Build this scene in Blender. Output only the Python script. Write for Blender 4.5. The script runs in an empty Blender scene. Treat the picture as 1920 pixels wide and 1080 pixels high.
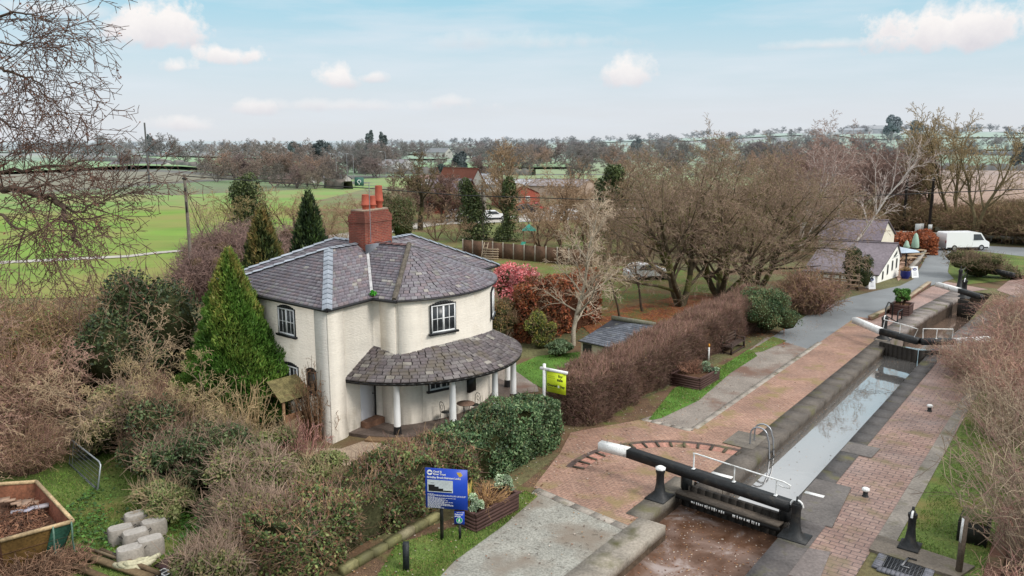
import bpy, math, random
import numpy as np
from mathutils import Vector, Matrix
sc = bpy.context.scene
COL = sc.collection
PI = math.pi
F = 1490.0; TH = math.atan(278 / F); CAMH = 12.25
_c, _s = math.cos(TH), math.sin(TH)

def G(x, y, z=0.0):
    """surveyed point of the photo -> place on the level z"""
    u = (x - 960) / F; v = (y - 540) / F
    d = (u, _c - v * _s, -_s - v * _c); t = (z - CAMH) / d[2]
    return Vector((d[0] * t, d[1] * t, z))
def LK(s, t, z=0.0):
    """lock frame: s along the canal, t across it from the left coping"""
    return Vector((8.70 + .603 * s + .798 * t, 28.03 + .798 * s - .603 * t, z))
HC = (-6.87, 37.3)
def HA(a, n, z=0.0):
    """house frame: a along the front, n out of the front"""
    return Vector((HC[0] + .495 * a + .869 * n, HC[1] + .869 * a - .495 * n, z))
LKA = math.atan2(.798, .603); HAA = math.atan2(.869, .495)

def C(r, g, b, k=.72):
    f = lambda q: ((q / 255 + .055) / 1.055) ** 2.4 if q > 10 else q / 255 / 12.92
    return (f(r) * k, f(g) * k, f(b) * k)

# ------------------------------------------------------------------ terrain height
def sm(x, a, b):
    q = min(1, max(0, (x - a) / (b - a))); return q * q * (3 - 2 * q)
def hgt(x, y):
    d = math.hypot(x, y)
    if d < 200: return 0.0
    ang = math.atan2(x, max(y, 1e-3)) if y > 0 else 9
    k = sm(ang, -.25, .0) * .35 + sm(ang, .05, .40) * .65
    k *= 1 - .35 * sm(ang, .48, .7)
    h = sm(d, 420, 1250) * (24 * k)
    h += 3.0 * sm(d, 200, 330) * math.exp(-((ang + .42) / .10) ** 2) * (1 - sm(d, 420, 700))
    return h

# ------------------------------------------------------------------ materials
def nodes_of(m):
    m.use_nodes = True; nt = m.node_tree; nt.nodes.clear(); return nt
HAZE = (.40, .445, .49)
def M(name, rough=.85, base=None, n1=(3.0, .35), n2=(25.0, .25), bump=None, haze=False, metallic=0, spec=.3, tint=None, rnd=0.0, stretch=None, trans=0.0, gain=1.0):
    m = bpy.data.materials.new(name); nt = nodes_of(m); N = nt.nodes; Lk = nt.links
    out = N.new('ShaderNodeOutputMaterial'); b = N.new('ShaderNodeBsdfPrincipled')
    Lk.new(b.outputs[0], out.inputs[0])
    b.inputs['Roughness'].default_value = rough; b.inputs['Metallic'].default_value = metallic
    b.inputs['Specular IOR Level'].default_value = spec
    geo = N.new('ShaderNodeNewGeometry')
    pos = geo.outputs['Position']
    if stretch:
        mp = N.new('ShaderNodeMapping'); mp.inputs['Scale'].default_value = stretch; Lk.new(pos, mp.inputs['Vector']); pos = mp.outputs[0]
    if base is None:
        at = N.new('ShaderNodeAttribute'); at.attribute_name = 'Col'; col = at.outputs['Color']
    else:
        rgb = N.new('ShaderNodeRGB'); rgb.outputs[0].default_value = (*base, 1); col = rgb.outputs[0]
    def mulnoise(col, scale, amt, detail=4):
        no = N.new('ShaderNodeTexNoise'); no.inputs['Scale'].default_value = scale; no.inputs['Detail'].default_value = detail
        Lk.new(pos, no.inputs['Vector'])
        mr = N.new('ShaderNodeMapRange'); mr.inputs[1].default_value = .3; mr.inputs[2].default_value = .7
        mr.inputs[3].default_value = 1 - amt; mr.inputs[4].default_value = 1 + amt
        Lk.new(no.outputs[0], mr.inputs[0])
        vm = N.new('ShaderNodeVectorMath'); vm.operation = 'SCALE'; Lk.new(col, vm.inputs[0]); Lk.new(mr.outputs[0], vm.inputs['Scale'])
        return vm.outputs[0]
    if n1: col = mulnoise(col, *n1)
    if n2: col = mulnoise(col, *n2)
    if tint:   # second colour in patches: (colour, scale, low, high)
        no = N.new('ShaderNodeTexNoise'); no.inputs['Scale'].default_value = tint[1]; no.inputs['Detail'].default_value = 5
        Lk.new(geo.outputs['Position'], no.inputs['Vector'])
        mr = N.new('ShaderNodeMapRange'); mr.inputs[1].default_value = tint[2]; mr.inputs[2].default_value = tint[3]; Lk.new(no.outputs[0], mr.inputs[0])
        mx = N.new('ShaderNodeMix'); mx.data_type = 'RGBA'; Lk.new(mr.outputs[0], mx.inputs['Factor']); Lk.new(col, mx.inputs['A']); mx.inputs['B'].default_value = (*tint[0], 1)
        col = mx.outputs['Result']
    if rnd:
        oi = N.new('ShaderNodeObjectInfo'); mr = N.new('ShaderNodeMapRange'); mr.inputs[3].default_value = 1 - rnd; mr.inputs[4].default_value = 1 + rnd
        Lk.new(oi.outputs['Random'], mr.inputs[0]); vm = N.new('ShaderNodeVectorMath'); vm.operation = 'SCALE'; Lk.new(col, vm.inputs[0]); Lk.new(mr.outputs[0], vm.inputs['Scale']); col = vm.outputs[0]
    if gain != 1.0:
        vm = N.new('ShaderNodeVectorMath'); vm.operation = 'SCALE'; Lk.new(col, vm.inputs[0]); vm.inputs['Scale'].default_value = gain; col = vm.outputs[0]
    if haze:   # haze painted into the base colour: blue grey grows with distance from the origin
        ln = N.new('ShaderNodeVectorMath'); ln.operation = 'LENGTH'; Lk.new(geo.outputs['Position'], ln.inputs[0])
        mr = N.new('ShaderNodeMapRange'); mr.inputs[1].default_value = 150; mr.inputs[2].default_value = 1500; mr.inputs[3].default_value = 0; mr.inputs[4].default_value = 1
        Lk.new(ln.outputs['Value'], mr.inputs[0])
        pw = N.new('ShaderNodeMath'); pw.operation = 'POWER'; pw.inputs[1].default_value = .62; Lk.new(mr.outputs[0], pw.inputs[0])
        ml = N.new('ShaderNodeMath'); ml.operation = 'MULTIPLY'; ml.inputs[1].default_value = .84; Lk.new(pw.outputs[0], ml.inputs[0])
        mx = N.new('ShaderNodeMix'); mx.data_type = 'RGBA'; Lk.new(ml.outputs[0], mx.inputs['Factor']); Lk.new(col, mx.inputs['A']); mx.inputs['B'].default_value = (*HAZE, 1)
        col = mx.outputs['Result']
    Lk.new(col, b.inputs['Base Color'])
    if bump:
        no = N.new('ShaderNodeTexNoise'); no.inputs['Scale'].default_value = bump[0]; no.inputs['Detail'].default_value = 6; Lk.new(pos, no.inputs['Vector'])
        bp = N.new('ShaderNodeBump'); bp.inputs['Strength'].default_value = bump[1]; bp.inputs['Distance'].default_value = bump[2] if len(bump) > 2 else .05
        Lk.new(no.outputs[0], bp.inputs['Height']); Lk.new(bp.outputs[0], b.inputs['Normal'])
    if trans:
        tr = N.new('ShaderNodeBsdfTranslucent'); Lk.new(col, tr.inputs[0]); ms = N.new('ShaderNodeMixShader'); ms.inputs[0].default_value = trans
        Lk.new(b.outputs[0], ms.inputs[1]); Lk.new(tr.outputs[0], ms.inputs[2]); Lk.new(ms.outputs[0], out.inputs[0])
    return m

def brick_mat(name, c1, c2, mortar, bw, bh, frame, rough=.7, wet=0.4, moss=None, ms=.012, vertical=False):
    """paviours / brickwork laid in a frame turned by the angle `frame`"""
    m = bpy.data.materials.new(name); nt = nodes_of(m); N = nt.nodes; Lk = nt.links
    out = N.new('ShaderNodeOutputMaterial'); b = N.new('ShaderNodeBsdfPrincipled'); Lk.new(b.outputs[0], out.inputs[0])
    geo = N.new('ShaderNodeNewGeometry'); mp = N.new('ShaderNodeMapping'); mp.vector_type = 'POINT'
    if vertical:
        tc = N.new('ShaderNodeUVMap'); Lk.new(tc.outputs[0], mp.inputs[0])
    else:
        mp.inputs['Rotation'].default_value = (0, 0, -frame); Lk.new(geo.outputs['Position'], mp.inputs[0])
    br = N.new('ShaderNodeTexBrick'); br.inputs['Scale'].default_value = 1; br.inputs['Brick Width'].default_value = bw; br.inputs['Row Height'].default_value = bh
    br.inputs['Mortar Size'].default_value = ms; br.inputs['Mortar Smooth'].default_value = .3
    br.inputs['Color1'].default_value = (*c1, 1); br.inputs['Color2'].default_value = (*c2, 1); br.inputs['Mortar'].default_value = (*mortar, 1)
    Lk.new(mp.outputs[0], br.inputs['Vector'])
    def noise(scale, detail=5):
        no = N.new('ShaderNodeTexNoise'); no.inputs['Scale'].default_value = scale; no.inputs['Detail'].default_value = detail; Lk.new(geo.outputs['Position'], no.inputs['Vector']); return no.outputs[0]
    def rng(src, a, bb, c, d):
        mr = N.new('ShaderNodeMapRange'); mr.inputs[1].default_value = a; mr.inputs[2].default_value = bb; mr.inputs[3].default_value = c; mr.inputs[4].default_value = d; Lk.new(src, mr.inputs[0]); return mr.outputs[0]
    n1 = noise(.55); n2 = noise(7)
    vm = N.new('ShaderNodeVectorMath'); vm.operation = 'SCALE'; Lk.new(br.outputs[0], vm.inputs[0]); Lk.new(rng(n1, .3, .7, .72, 1.22), vm.inputs['Scale'])
    v2 = N.new('ShaderNodeVectorMath'); v2.operation = 'SCALE'; Lk.new(vm.outputs[0], v2.inputs[0]); Lk.new(rng(n2, .3, .7, .78, 1.2), v2.inputs['Scale'])
    col = v2.outputs[0]
    if moss:
        mx = N.new('ShaderNodeMix'); mx.data_type = 'RGBA'; Lk.new(rng(noise(.8, 8), .53, .66, 0, .75), mx.inputs['Factor']); Lk.new(col, mx.inputs['A']); mx.inputs['B'].default_value = (*moss, 1); col = mx.outputs['Result']
    Lk.new(col, b.inputs['Base Color'])
    Lk.new(rng(noise(.4), .35, .65, rough - wet, rough), b.inputs['Roughness'])
    bp = N.new('ShaderNodeBump'); bp.inputs['Strength'].default_value = .5; bp.inputs['Distance'].default_value = .012; bp.invert = True
    Lk.new(br.outputs['Fac'], bp.inputs['Height']); Lk.new(bp.outputs[0], b.inputs['Normal'])
    return m

# ------------------------------------------------------------------ mesh builder
class MB:
    def __init__(s): s.ch = []; s.n = 0; s.uv = None
    def arr(s, V, Fc, col):
        V = np.asarray(V, np.float32).reshape(-1, 3); Fc = np.asarray(Fc, np.int32)
        col = np.asarray(col, np.float32)
        if col.ndim == 1: col = np.tile(col, (len(Fc), 1))
        s.ch.append((V, Fc + s.n, col)); s.n += len(V); return s
    def poly(s, pts, col): return s.arr(pts, [list(range(len(pts)))], col)
    def box(s, c, size, rz=0, col=(.5, .5, .5), rx=0, ry=0):
        hx, hy, hz = size[0] / 2, size[1] / 2, size[2] / 2
        R = Matrix.Rotation(rz, 3, 'Z') @ Matrix.Rotation(ry, 3, 'Y') @ Matrix.Rotation(rx, 3, 'X')
        V = [R @ Vector((x, y, z)) + Vector(c) for z in (-hz, hz) for x, y in ((-hx, -hy), (hx, -hy), (hx, hy), (-hx, hy))]
        return s.arr(V, BOXF, col)
    def bar(s, p, q, w, h, col=(.5, .5, .5), up=(0, 0, 1)):
        p = Vector(p); q = Vector(q); d = (q - p).normalized(); u = Vector(up)
        if abs(d.dot(u)) > .98: u = Vector((0, 1, 0))
        sd = d.cross(u).normalized(); u = sd.cross(d)
        V = [e + sd * (w / 2 * a) + u * (h / 2 * b) for e in (p, q) for a, b in ((-1, -1), (1, -1), (1, 1), (-1, 1))]
        return s.arr(V, [(0, 1, 2, 3), (7, 6, 5, 4), (0, 4, 5, 1), (1, 5, 6, 2), (2, 6, 7, 3), (3, 7, 4, 0)], col)
    def tube(s, pts, rad, sides=8, col=(.5, .5, .5), cap=True):
        pts = [Vector(p) for p in pts]; n = len(pts); V = []
        if not hasattr(rad, '__len__'): rad = [rad] * n
        ref = Vector((0, 0, 1))
        for i, p in enumerate(pts):
            d = (pts[min(i + 1, n - 1)] - pts[max(i - 1, 0)]).normalized()
            if abs(d.dot(ref)) > .95: ref = Vector((0, 1, 0)) if abs(d.y) < .9 else Vector((1, 0, 0))
            a = d.cross(ref).normalized(); b = a.cross(d)
            ref = b
            for k in range(sides):
                t = 2 * PI * k / sides; V.append(p + (a * math.cos(t) + b * math.sin(t)) * rad[i])
        Fq = [(i * sides + k, i * sides + (k + 1) % sides, (i + 1) * sides + (k + 1) % sides, (i + 1) * sides + k) for i in range(n - 1) for k in range(sides)]
        base = s.n
        s.arr(V, Fq, col)
        if cap:
            V2 = V[:sides] + V[-sides:]
            s.arr(V2, [list(range(sides))[::-1], list(range(sides, 2 * sides))], col)
        return s
    def lathe(s, c, prof, sides=12, col=(.5, .5, .5)):
        V = []; c = Vector(c)
        for r, z in prof:
            for k in range(sides):
                t = 2 * PI * k / sides; V.append(c + Vector((r * math.cos(t), r * math.sin(t), z)))
        n = len(prof)
        s.arr(V, [(i * sides + k, i * sides + (k + 1) % sides, (i + 1) * sides + (k + 1) % sides, (i + 1) * sides + k) for i in range(n - 1) for k in range(sides)], col)
        s.arr(V[-sides:], [list(range(sides))], col); return s
    def prism(s, pts, z0, z1, col, top=True, side=True):
        n = len(pts); V = [(p[0], p[1], z0) for p in pts] + [(p[0], p[1], z1) for p in pts]
        if side: s.arr(V, [(i, (i + 1) % n, n + (i + 1) % n, n + i) for i in range(n)], col)
        if top: s.arr(V[n:], [list(range(n))], col)
        return s
    def segs(s, P0, P1, R0, R1, col, sides=3):
        P0 = np.asarray(P0, np.float32); P1 = np.asarray(P1, np.float32); n = len(P0)
        if n == 0: return s
        R0 = np.asarray(R0, np.float32); R1 = np.asarray(R1, np.float32)
        d = P1 - P0; d /= np.maximum(np.linalg.norm(d, axis=1, keepdims=True), 1e-6)
        up = np.where(np.abs(d[:, 2:3]) > .9, np.array([[0., 1, 0]]), np.array([[0., 0, 1]]))
        a = np.cross(d, up); a /= np.linalg.norm(a, axis=1, keepdims=True); b = np.cross(d, a)
        V = np.zeros((n, 2 * sides, 3), np.float32)
        for k in range(sides):
            t = 2 * PI * k / sides; o = a * math.cos(t) + b * math.sin(t)
            V[:, k] = P0 + o * R0[:, None]; V[:, sides + k] = P1 + o * R1[:, None]
        fa = np.array([(k, (k + 1) % sides, sides + (k + 1) % sides, sides + k) for k in range(sides)])
        Fc = (np.arange(n)[:, None, None] * 2 * sides + fa[None]).reshape(-1, 4)
        col = np.asarray(col, np.float32)
        if col.ndim == 2: col = np.repeat(col, sides, axis=0)
        return s.arr(V.reshape(-1, 3), Fc, col)
    def leaves(s, P, size, col, rng, aspect=.6, nrm=None, flat=0.0):
        P = np.asarray(P, np.float32); n = len(P)
        if n == 0: return s
        d = rng.normal(size=(n, 3)); 
        if nrm is not None: d = d * (1 - flat) + np.asarray(nrm) * flat * 2
        d /= np.linalg.norm(d, axis=1, keepdims=True)
        r = rng.normal(size=(n, 3)); a = np.cross(d, r); a /= np.linalg.norm(a, axis=1, keepdims=True); b = np.cross(d, a)
        sz = (np.asarray(size) * rng.uniform(.6, 1.4, n))[:, None]
        V = np.stack([P - a * sz, P - b * sz * aspect, P + a * sz, P + b * sz * aspect], 1)
        Fc = np.arange(n * 4).reshape(-1, 4)
        return s.arr(V.reshape(-1, 3), Fc, col)
    def build(s, name, mat, parent=None, smooth=False, loc=None):
        me = bpy.data.meshes.new(name)
        V = np.concatenate([c[0] for c in s.ch]); 
        loops = np.concatenate([c[1].ravel() for c in s.ch]); 
        tot = np.concatenate([np.full(len(c[1]), c[1].shape[1], np.int32) for c in s.ch])
        cols = np.concatenate([c[2] for c in s.ch])
        if loc is not None: V = V - np.asarray(loc, np.float32)
        me.vertices.add(len(V)); me.vertices.foreach_set('co', V.ravel())
        me.loops.add(len(loops)); me.loops.foreach_set('vertex_index', loops.astype(np.int32))
        me.polygons.add(len(tot)); st = np.concatenate([[0], np.cumsum(tot)[:-1]]).astype(np.int32)
        me.polygons.foreach_set('loop_start', st)
        if smooth: me.polygons.foreach_set('use_smooth', np.ones(len(tot), bool))
        at = me.attributes.new('Col', 'FLOAT_COLOR', 'FACE')
        at.data.foreach_set('color', np.concatenate([cols, np.ones((len(cols), 1), np.float32)], 1).astype(np.float32).ravel())
        me.update(calc_edges=True)
        if mat: me.materials.append(mat)
        o = bpy.data.objects.new(name, me); COL.objects.link(o)
        if loc is not None: o.location = loc
        if parent is not None:
            o.parent = parent
            if loc is None: o.matrix_parent_inverse = Matrix.LocRotScale(parent.location, parent.rotation_euler, parent.scale).inverted()
        return o
BOXF = [(3, 2, 1, 0), (4, 5, 6, 7), (0, 1, 5, 4), (1, 2, 6, 5), (2, 3, 7, 6), (3, 0, 4, 7)]

def T(o, label, cat, group=None):
    o['label'] = label; o['category'] = cat
    if group: o['group'] = group
    return o
def thing(name, label, cat, loc=(0, 0, 0), rz=0, group=None):
    o = bpy.data.objects.new(name, None); COL.objects.link(o); o.location = loc; o.rotation_euler = (0, 0, rz); o.empty_display_size = .2
    return T(o, label, cat, group)
def S(o, kind='structure'): o['kind'] = kind; return o
def bl(mb, name, mat, parent, smooth=False):
    """build a part written in its parent's own coordinates"""
    o = mb.build(name, mat, None, smooth); o.parent = parent; return o
def dup(o, loc=None, rz=None, scale=None, label=None, group=None):
    def cp(q, par):
        c = q.copy(); COL.objects.link(c)
        if par is not None: c.parent = par
        for ch in list(q.children): cp(ch, c)
        return c
    c = cp(o, None)
    if loc is not None: c.location = loc
    if rz is not None: c.rotation_euler = (0, 0, rz)
    if scale is not None: c.scale = scale if hasattr(scale, '__len__') else (scale,) * 3
    if label: c['label'] = label
    if group: c['group'] = group
    return c
def text(body, size, mat, parent, loc, rot, align='LEFT', extr=.002, name='lettering', bold=.0):
    cu = bpy.data.curves.new(name, 'FONT'); cu.body = body; cu.size = size; cu.extrude = extr; cu.align_x = align; cu.resolution_u = 2; cu.offset = bold
    tmp = bpy.data.objects.new('tmp', cu); COL.objects.link(tmp); dg = bpy.context.evaluated_depsgraph_get(); me = bpy.data.meshes.new_from_object(tmp.evaluated_get(dg)); bpy.data.objects.remove(tmp)
    me.materials.clear(); me.materials.append(mat); o = bpy.data.objects.new(name, me); COL.objects.link(o); o.parent = parent; o.location = loc; o.rotation_euler = rot; return o

# ------------------------------------------------------------------ render, camera, light, sky
cam = bpy.data.cameras.new('camera'); co = bpy.data.objects.new('camera', cam); COL.objects.link(co); sc.camera = co
cam.sensor_width = 36; cam.lens = 36 * F / 1920; cam.clip_end = 9000; cam.clip_start = .2
co.location = (0, 0, CAMH); co.rotation_euler = (PI / 2 - TH, 0, 0)
sc.view_settings.view_transform = 'Standard'; sc.view_settings.look = 'None'; sc.view_settings.exposure = 0; sc.view_settings.gamma = 1
sc.cycles.use_denoising = True; sc.cycles.max_bounces = 5; sc.cycles.diffuse_bounces = 3; sc.cycles.transparent_max_bounces = 6
sc.cycles.glossy_bounces = 2; sc.cycles.transmission_bounces = 2
try: sc.cycles.denoising_prefilter = 'ACCURATE'
except Exception: pass
sc.cycles.sample_clamp_indirect = 4
SUN_EL, SUN_AZ = math.radians(38), math.radians(122)      # azimuth clockwise from +Y
sd = Vector((math.cos(SUN_EL) * math.sin(SUN_AZ), math.cos(SUN_EL) * math.cos(SUN_AZ), math.sin(SUN_EL)))
sl = bpy.data.lights.new('sun', 'SUN'); sl.energy = 2.55; sl.angle = math.radians(16); sl.color = (1, .965, .91)
so = bpy.data.objects.new('sun', sl); COL.objects.link(so); so.rotation_euler = sd.to_track_quat('Z', 'Y').to_euler()

w = bpy.data.worlds.new('World'); sc.world = w; w.use_nodes = True; nt = w.node_tree; nt.nodes.clear(); N = nt.nodes; Lk = nt.links
wo = N.new('ShaderNodeOutputWorld'); bg = N.new('ShaderNodeBackground'); Lk.new(bg.outputs[0], wo.inputs[0]); bg.inputs[1].default_value = .1
sky = N.new('ShaderNodeTexSky'); sky.sky_type = 'NISHITA'; sky.sun_disc = False; sky.sun_elevation = SUN_EL; sky.sun_rotation = SUN_AZ
tc = N.new('ShaderNodeTexCoord'); dirn = tc.outputs['Generated']
def vmath(op, a, b=None):
    n = N.new('ShaderNodeVectorMath'); n.operation = op
    for i, q in enumerate((a, b)):
        if q is None: continue
        if hasattr(q, 'node'): Lk.new(q, n.inputs[i])
        else: n.inputs[i].default_value = q
    return n.outputs['Value'] if op in ('DOT_PRODUCT', 'LENGTH') else n.outputs[0]
def fm(op, a, b=None, clamp=False):
    n = N.new('ShaderNodeMath'); n.operation = op; n.use_clamp = clamp
    for i, q in enumerate((a, b)):
        if q is None: continue
        if hasattr(q, 'node'): Lk.new(q, n.inputs[i])
        else: n.inputs[i].default_value = q
    return n.outputs[0]
def wnoise(vec, scale, detail=6, rough=.55):
    n = N.new('ShaderNodeTexNoise'); n.inputs['Scale'].default_value = scale; n.inputs['Detail'].default_value = detail; n.inputs['Roughness'].default_value = rough; Lk.new(vec, n.inputs['Vector']); return n.outputs[0]
def mixc(f, a, b):
    n = N.new('ShaderNodeMix'); n.data_type = 'RGBA'
    for q, k in ((f, 'Factor'), (a, 'A'), (b, 'B')):
        if hasattr(q, 'node'): Lk.new(q, n.inputs[k])
        else: n.inputs[k].default_value = q if k == 'Factor' else (*q, 1)
    return n.outputs['Result']
sep = N.new('ShaderNodeSeparateXYZ'); Lk.new(dirn, sep.inputs[0])
ramp = N.new('ShaderNodeValToRGB'); Lk.new(sep.outputs[2], ramp.inputs[0])
cr = ramp.color_ramp
def sky_c(r, g, b): return tuple(q for q in C(r, g, b, 10.0)) + (1,)
stops = [(0.0, (229, 233, 239)), (.035, (226, 232, 240)), (.085, (212, 230, 240)), (.16, (172, 220, 238)), (.24, (178, 218, 236)), (.42, (240, 244, 248)), (1.0, (255, 255, 255))]
TOP = {.42: 1.35, 1.0: 1.8}
while len(cr.elements) < len(stops): cr.elements.new(.5)
for e, (p, c3) in zip(cr.elements, stops): e.position = p; e.color = tuple(q * TOP.get(p, 1) for q in sky_c(*c3)[:3]) + (1,)
grad = ramp.outputs[0]
col = mixc(.12, grad, sky.outputs[0])
# thin high veil, streaks
mp = N.new('ShaderNodeMapping'); mp.inputs['Scale'].default_value = (2.2, 2.2, 16); mp.inputs['Rotation'].default_value = (.03, .12, 0); Lk.new(dirn, mp.inputs[0])
veil = fm('MULTIPLY', fm('SUBTRACT', wnoise(mp.outputs[0], 2.2, 7), .44, True), 2.6, True)
col = mixc(fm('MULTIPLY', veil, .75), col, sky_c(226, 234, 242)[:3])
dk = fm('MULTIPLY', fm('SUBTRACT', wnoise(mp.outputs[0], 3.4, 6), .52, True), 1.6, True)
col = mixc(fm('MULTIPLY', dk, .2), col, sky_c(200, 216, 228)[:3])
# cumulus puffs, each at its own bearing and elevation
n_a = wnoise(dirn, 22, 7, .6); n_b = wnoise(dirn, 60, 6, .6); n_c = wnoise(vmath('ADD', dirn, (3.1, 1.7, 2.2)), 30, 6, .6)
def fma(a, k, c):
    n = N.new('ShaderNodeMath'); n.operation = 'MULTIPLY_ADD'
    for i, q in enumerate((a, k, c)):
        if hasattr(q, 'node'): Lk.new(q, n.inputs[i])
        else: n.inputs[i].default_value = q
    return n.outputs[0]
wob = fma(n_a, 2.0, fma(n_b, .7, -1.35)); du = fma(n_c, 1.4, -.7); shn = fma(n_a, 1.6, -.25)
front = fm('GREATER_THAN', sep.outputs[1], .2)
def cloud(px, py, wpx, hpx, soft=.5, k=1.0):
    u = (px - 960) / F; v = (py - 540) / F
    d = Vector((u, _c - v * _s, -_s - v * _c)).normalized(); R = Vector((d.y, -d.x, 0)).normalized(); U = R.cross(d)
    uu = fm('ADD', vmath('DOT_PRODUCT', dirn, tuple(R * (F / wpx))), du); vv = vmath('DOT_PRODUCT', dirn, tuple(U * (F / hpx)))
    vv2 = fm('MAXIMUM', vv, fm('MULTIPLY', vv, -1.7))
    cb = N.new('ShaderNodeCombineXYZ'); Lk.new(uu, cb.inputs[0]); Lk.new(vv2, cb.inputs[1])
    q = fm('ADD', vmath('LENGTH', cb.outputs[0]), wob)
    n = N.new('ShaderNodeMath'); n.operation = 'MULTIPLY_ADD'; n.use_clamp = True; Lk.new(q, n.inputs[0]); n.inputs[1].default_value = -1 / soft; n.inputs[2].default_value = 1 / soft
    sh = N.new('ShaderNodeMath'); sh.operation = 'MULTIPLY_ADD'; sh.use_clamp = True; Lk.new(vv, sh.inputs[0]); sh.inputs[1].default_value = .9; Lk.new(shn, sh.inputs[2])
    return fm('MULTIPLY', n.outputs[0], fm('MULTIPLY', front, k)), sh.outputs[0]
for px, py, wp, hp, so_, k in ((290, 60, 90, 50, .4, 1), (432, 108, 74, 25, .45, .95), (335, 125, 40, 20, .5, .85), (632, 150, 50, 32, .5, .95), (703, 148, 30, 14, .6, .8), (1172, 145, 52, 38, .5, .95), (1782, 62, 140, 54, .4, 1), (1560, 84, 130, 13, .9, .6), (350, 236, 70, 18, .9, .75),
                               (660, 200, 240, 16, .9, .55), (480, 206, 44, 18, .7, .7), (850, 192, 50, 16, .8, .6), (90, 20, 120, 18, .9, .7), (985, 80, 190, 22, 1.2, .55)):
    m_, sh = cloud(px, py, wp, hp, so_, k)
    col = mixc(m_, col, mixc(sh, sky_c(222, 220, 226)[:3], sky_c(252, 248, 246)[:3]))
Lk.new(col, bg.inputs[0])
w.cycles.sampling_method = 'MANUAL'; w.cycles.sample_map_resolution = 512
# ================================================================== SETTING
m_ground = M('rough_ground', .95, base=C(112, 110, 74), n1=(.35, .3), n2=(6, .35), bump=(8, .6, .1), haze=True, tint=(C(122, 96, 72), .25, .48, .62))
def far_fields(m):
    # beyond the village the land is a patchwork of hedged fields
    nt = m.node_tree; N = nt.nodes; Lk = nt.links; b = next(n for n in N if n.type == 'BSDF_PRINCIPLED'); hz = b.inputs['Base Color'].links[0].from_node; src = hz.inputs['A'].links[0].from_socket
    geo = N.new('ShaderNodeNewGeometry'); ln = N.new('ShaderNodeVectorMath'); ln.operation = 'LENGTH'; Lk.new(geo.outputs['Position'], ln.inputs[0])
    fl = N.new('ShaderNodeVectorMath'); fl.operation = 'MULTIPLY'; fl.inputs[1].default_value = (1, .8, 0); Lk.new(geo.outputs['Position'], fl.inputs[0])
    vo = N.new('ShaderNodeTexVoronoi'); vo.inputs['Scale'].default_value = .0075; Lk.new(fl.outputs[0], vo.inputs['Vector']); ve = N.new('ShaderNodeTexVoronoi'); ve.feature = 'DISTANCE_TO_EDGE'; ve.inputs['Scale'].default_value = .0075; Lk.new(fl.outputs[0], ve.inputs['Vector'])
    sp = N.new('ShaderNodeSeparateColor'); Lk.new(vo.outputs['Color'], sp.inputs[0]); rp = N.new('ShaderNodeValToRGB'); rp.color_ramp.interpolation = 'CONSTANT'; Lk.new(sp.outputs[0], rp.inputs[0])
    for k, c in enumerate((C(118, 152, 72), C(104, 140, 66), C(140, 158, 90), C(126, 118, 84), C(112, 148, 80), C(96, 128, 64))):
        e = rp.color_ramp.elements[k] if k < 2 else rp.color_ramp.elements.new(k / 6); e.position = k / 6; e.color = (*c, 1)
    ed = N.new('ShaderNodeMapRange'); ed.inputs[1].default_value = .012; ed.inputs[2].default_value = .03; Lk.new(ve.outputs[0], ed.inputs[0]); m1 = N.new('ShaderNodeMix'); m1.data_type = 'RGBA'; Lk.new(ed.outputs[0], m1.inputs['Factor']); m1.inputs['A'].default_value = (*C(88, 80, 62), 1); Lk.new(rp.outputs[0], m1.inputs['B'])
    mr = N.new('ShaderNodeMapRange'); mr.inputs[1].default_value = 190; mr.inputs[2].default_value = 250; Lk.new(ln.outputs['Value'], mr.inputs[0]); m2 = N.new('ShaderNodeMix'); m2.data_type = 'RGBA'; Lk.new(mr.outputs[0], m2.inputs['Factor']); Lk.new(src, m2.inputs['A']); Lk.new(m1.outputs['Result'], m2.inputs['B']); Lk.new(m2.outputs['Result'], hz.inputs['A'])
far_fields(m_ground)
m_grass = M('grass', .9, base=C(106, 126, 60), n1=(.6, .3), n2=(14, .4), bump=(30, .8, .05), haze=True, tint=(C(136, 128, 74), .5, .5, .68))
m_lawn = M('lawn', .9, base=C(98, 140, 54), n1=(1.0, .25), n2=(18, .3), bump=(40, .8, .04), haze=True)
m_asphalt = M('asphalt', .6, base=C(142, 146, 148), n1=(.4, .14), n2=(60, .18), bump=(120, .4, .01))
m_gravel = M('gravel', .9, base=C(170, 168, 158), n1=(1.1, .16), n2=(17, .34), bump=(70, .8, .02), tint=(C(150, 138, 124), .5, .46, .62))
m_gravel2 = M('worn_gravel', .8, base=C(158, 148, 138), n1=(.8, .18), n2=(19, .3), bump=(70, .7, .02), tint=(C(132, 104, 90), .45, .52, .66))
m_brickpave = brick_mat('brick_paviours', C(172, 132, 112), C(187, 149, 128), C(134, 108, 94), .225, .115, LKA + PI / 2, .85, .3, moss=C(150, 132, 84))
m_brickpave2 = brick_mat('dark_brick_paviours', C(158, 126, 114), C(174, 144, 130), C(104, 86, 80), .45, .23, LKA + PI / 2, .8, .45, moss=C(132, 118, 82), ms=.018)
m_pavefar = brick_mat('pale_paviours', C(178, 146, 134), C(190, 158, 146), C(150, 126, 118), .225, .115, LKA + PI / 2, .8, .35)
m_stone = M('coping_stone', .7, n1=(.8, .25), n2=(12, .22), bump=(14, .5, .03), tint=(C(112, 108, 74), .9, .56, .70))
m_wall = M('lock_wall', .6, n1=(1.2, .4), n2=(8, .3), bump=(9, .7, .05))

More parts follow.
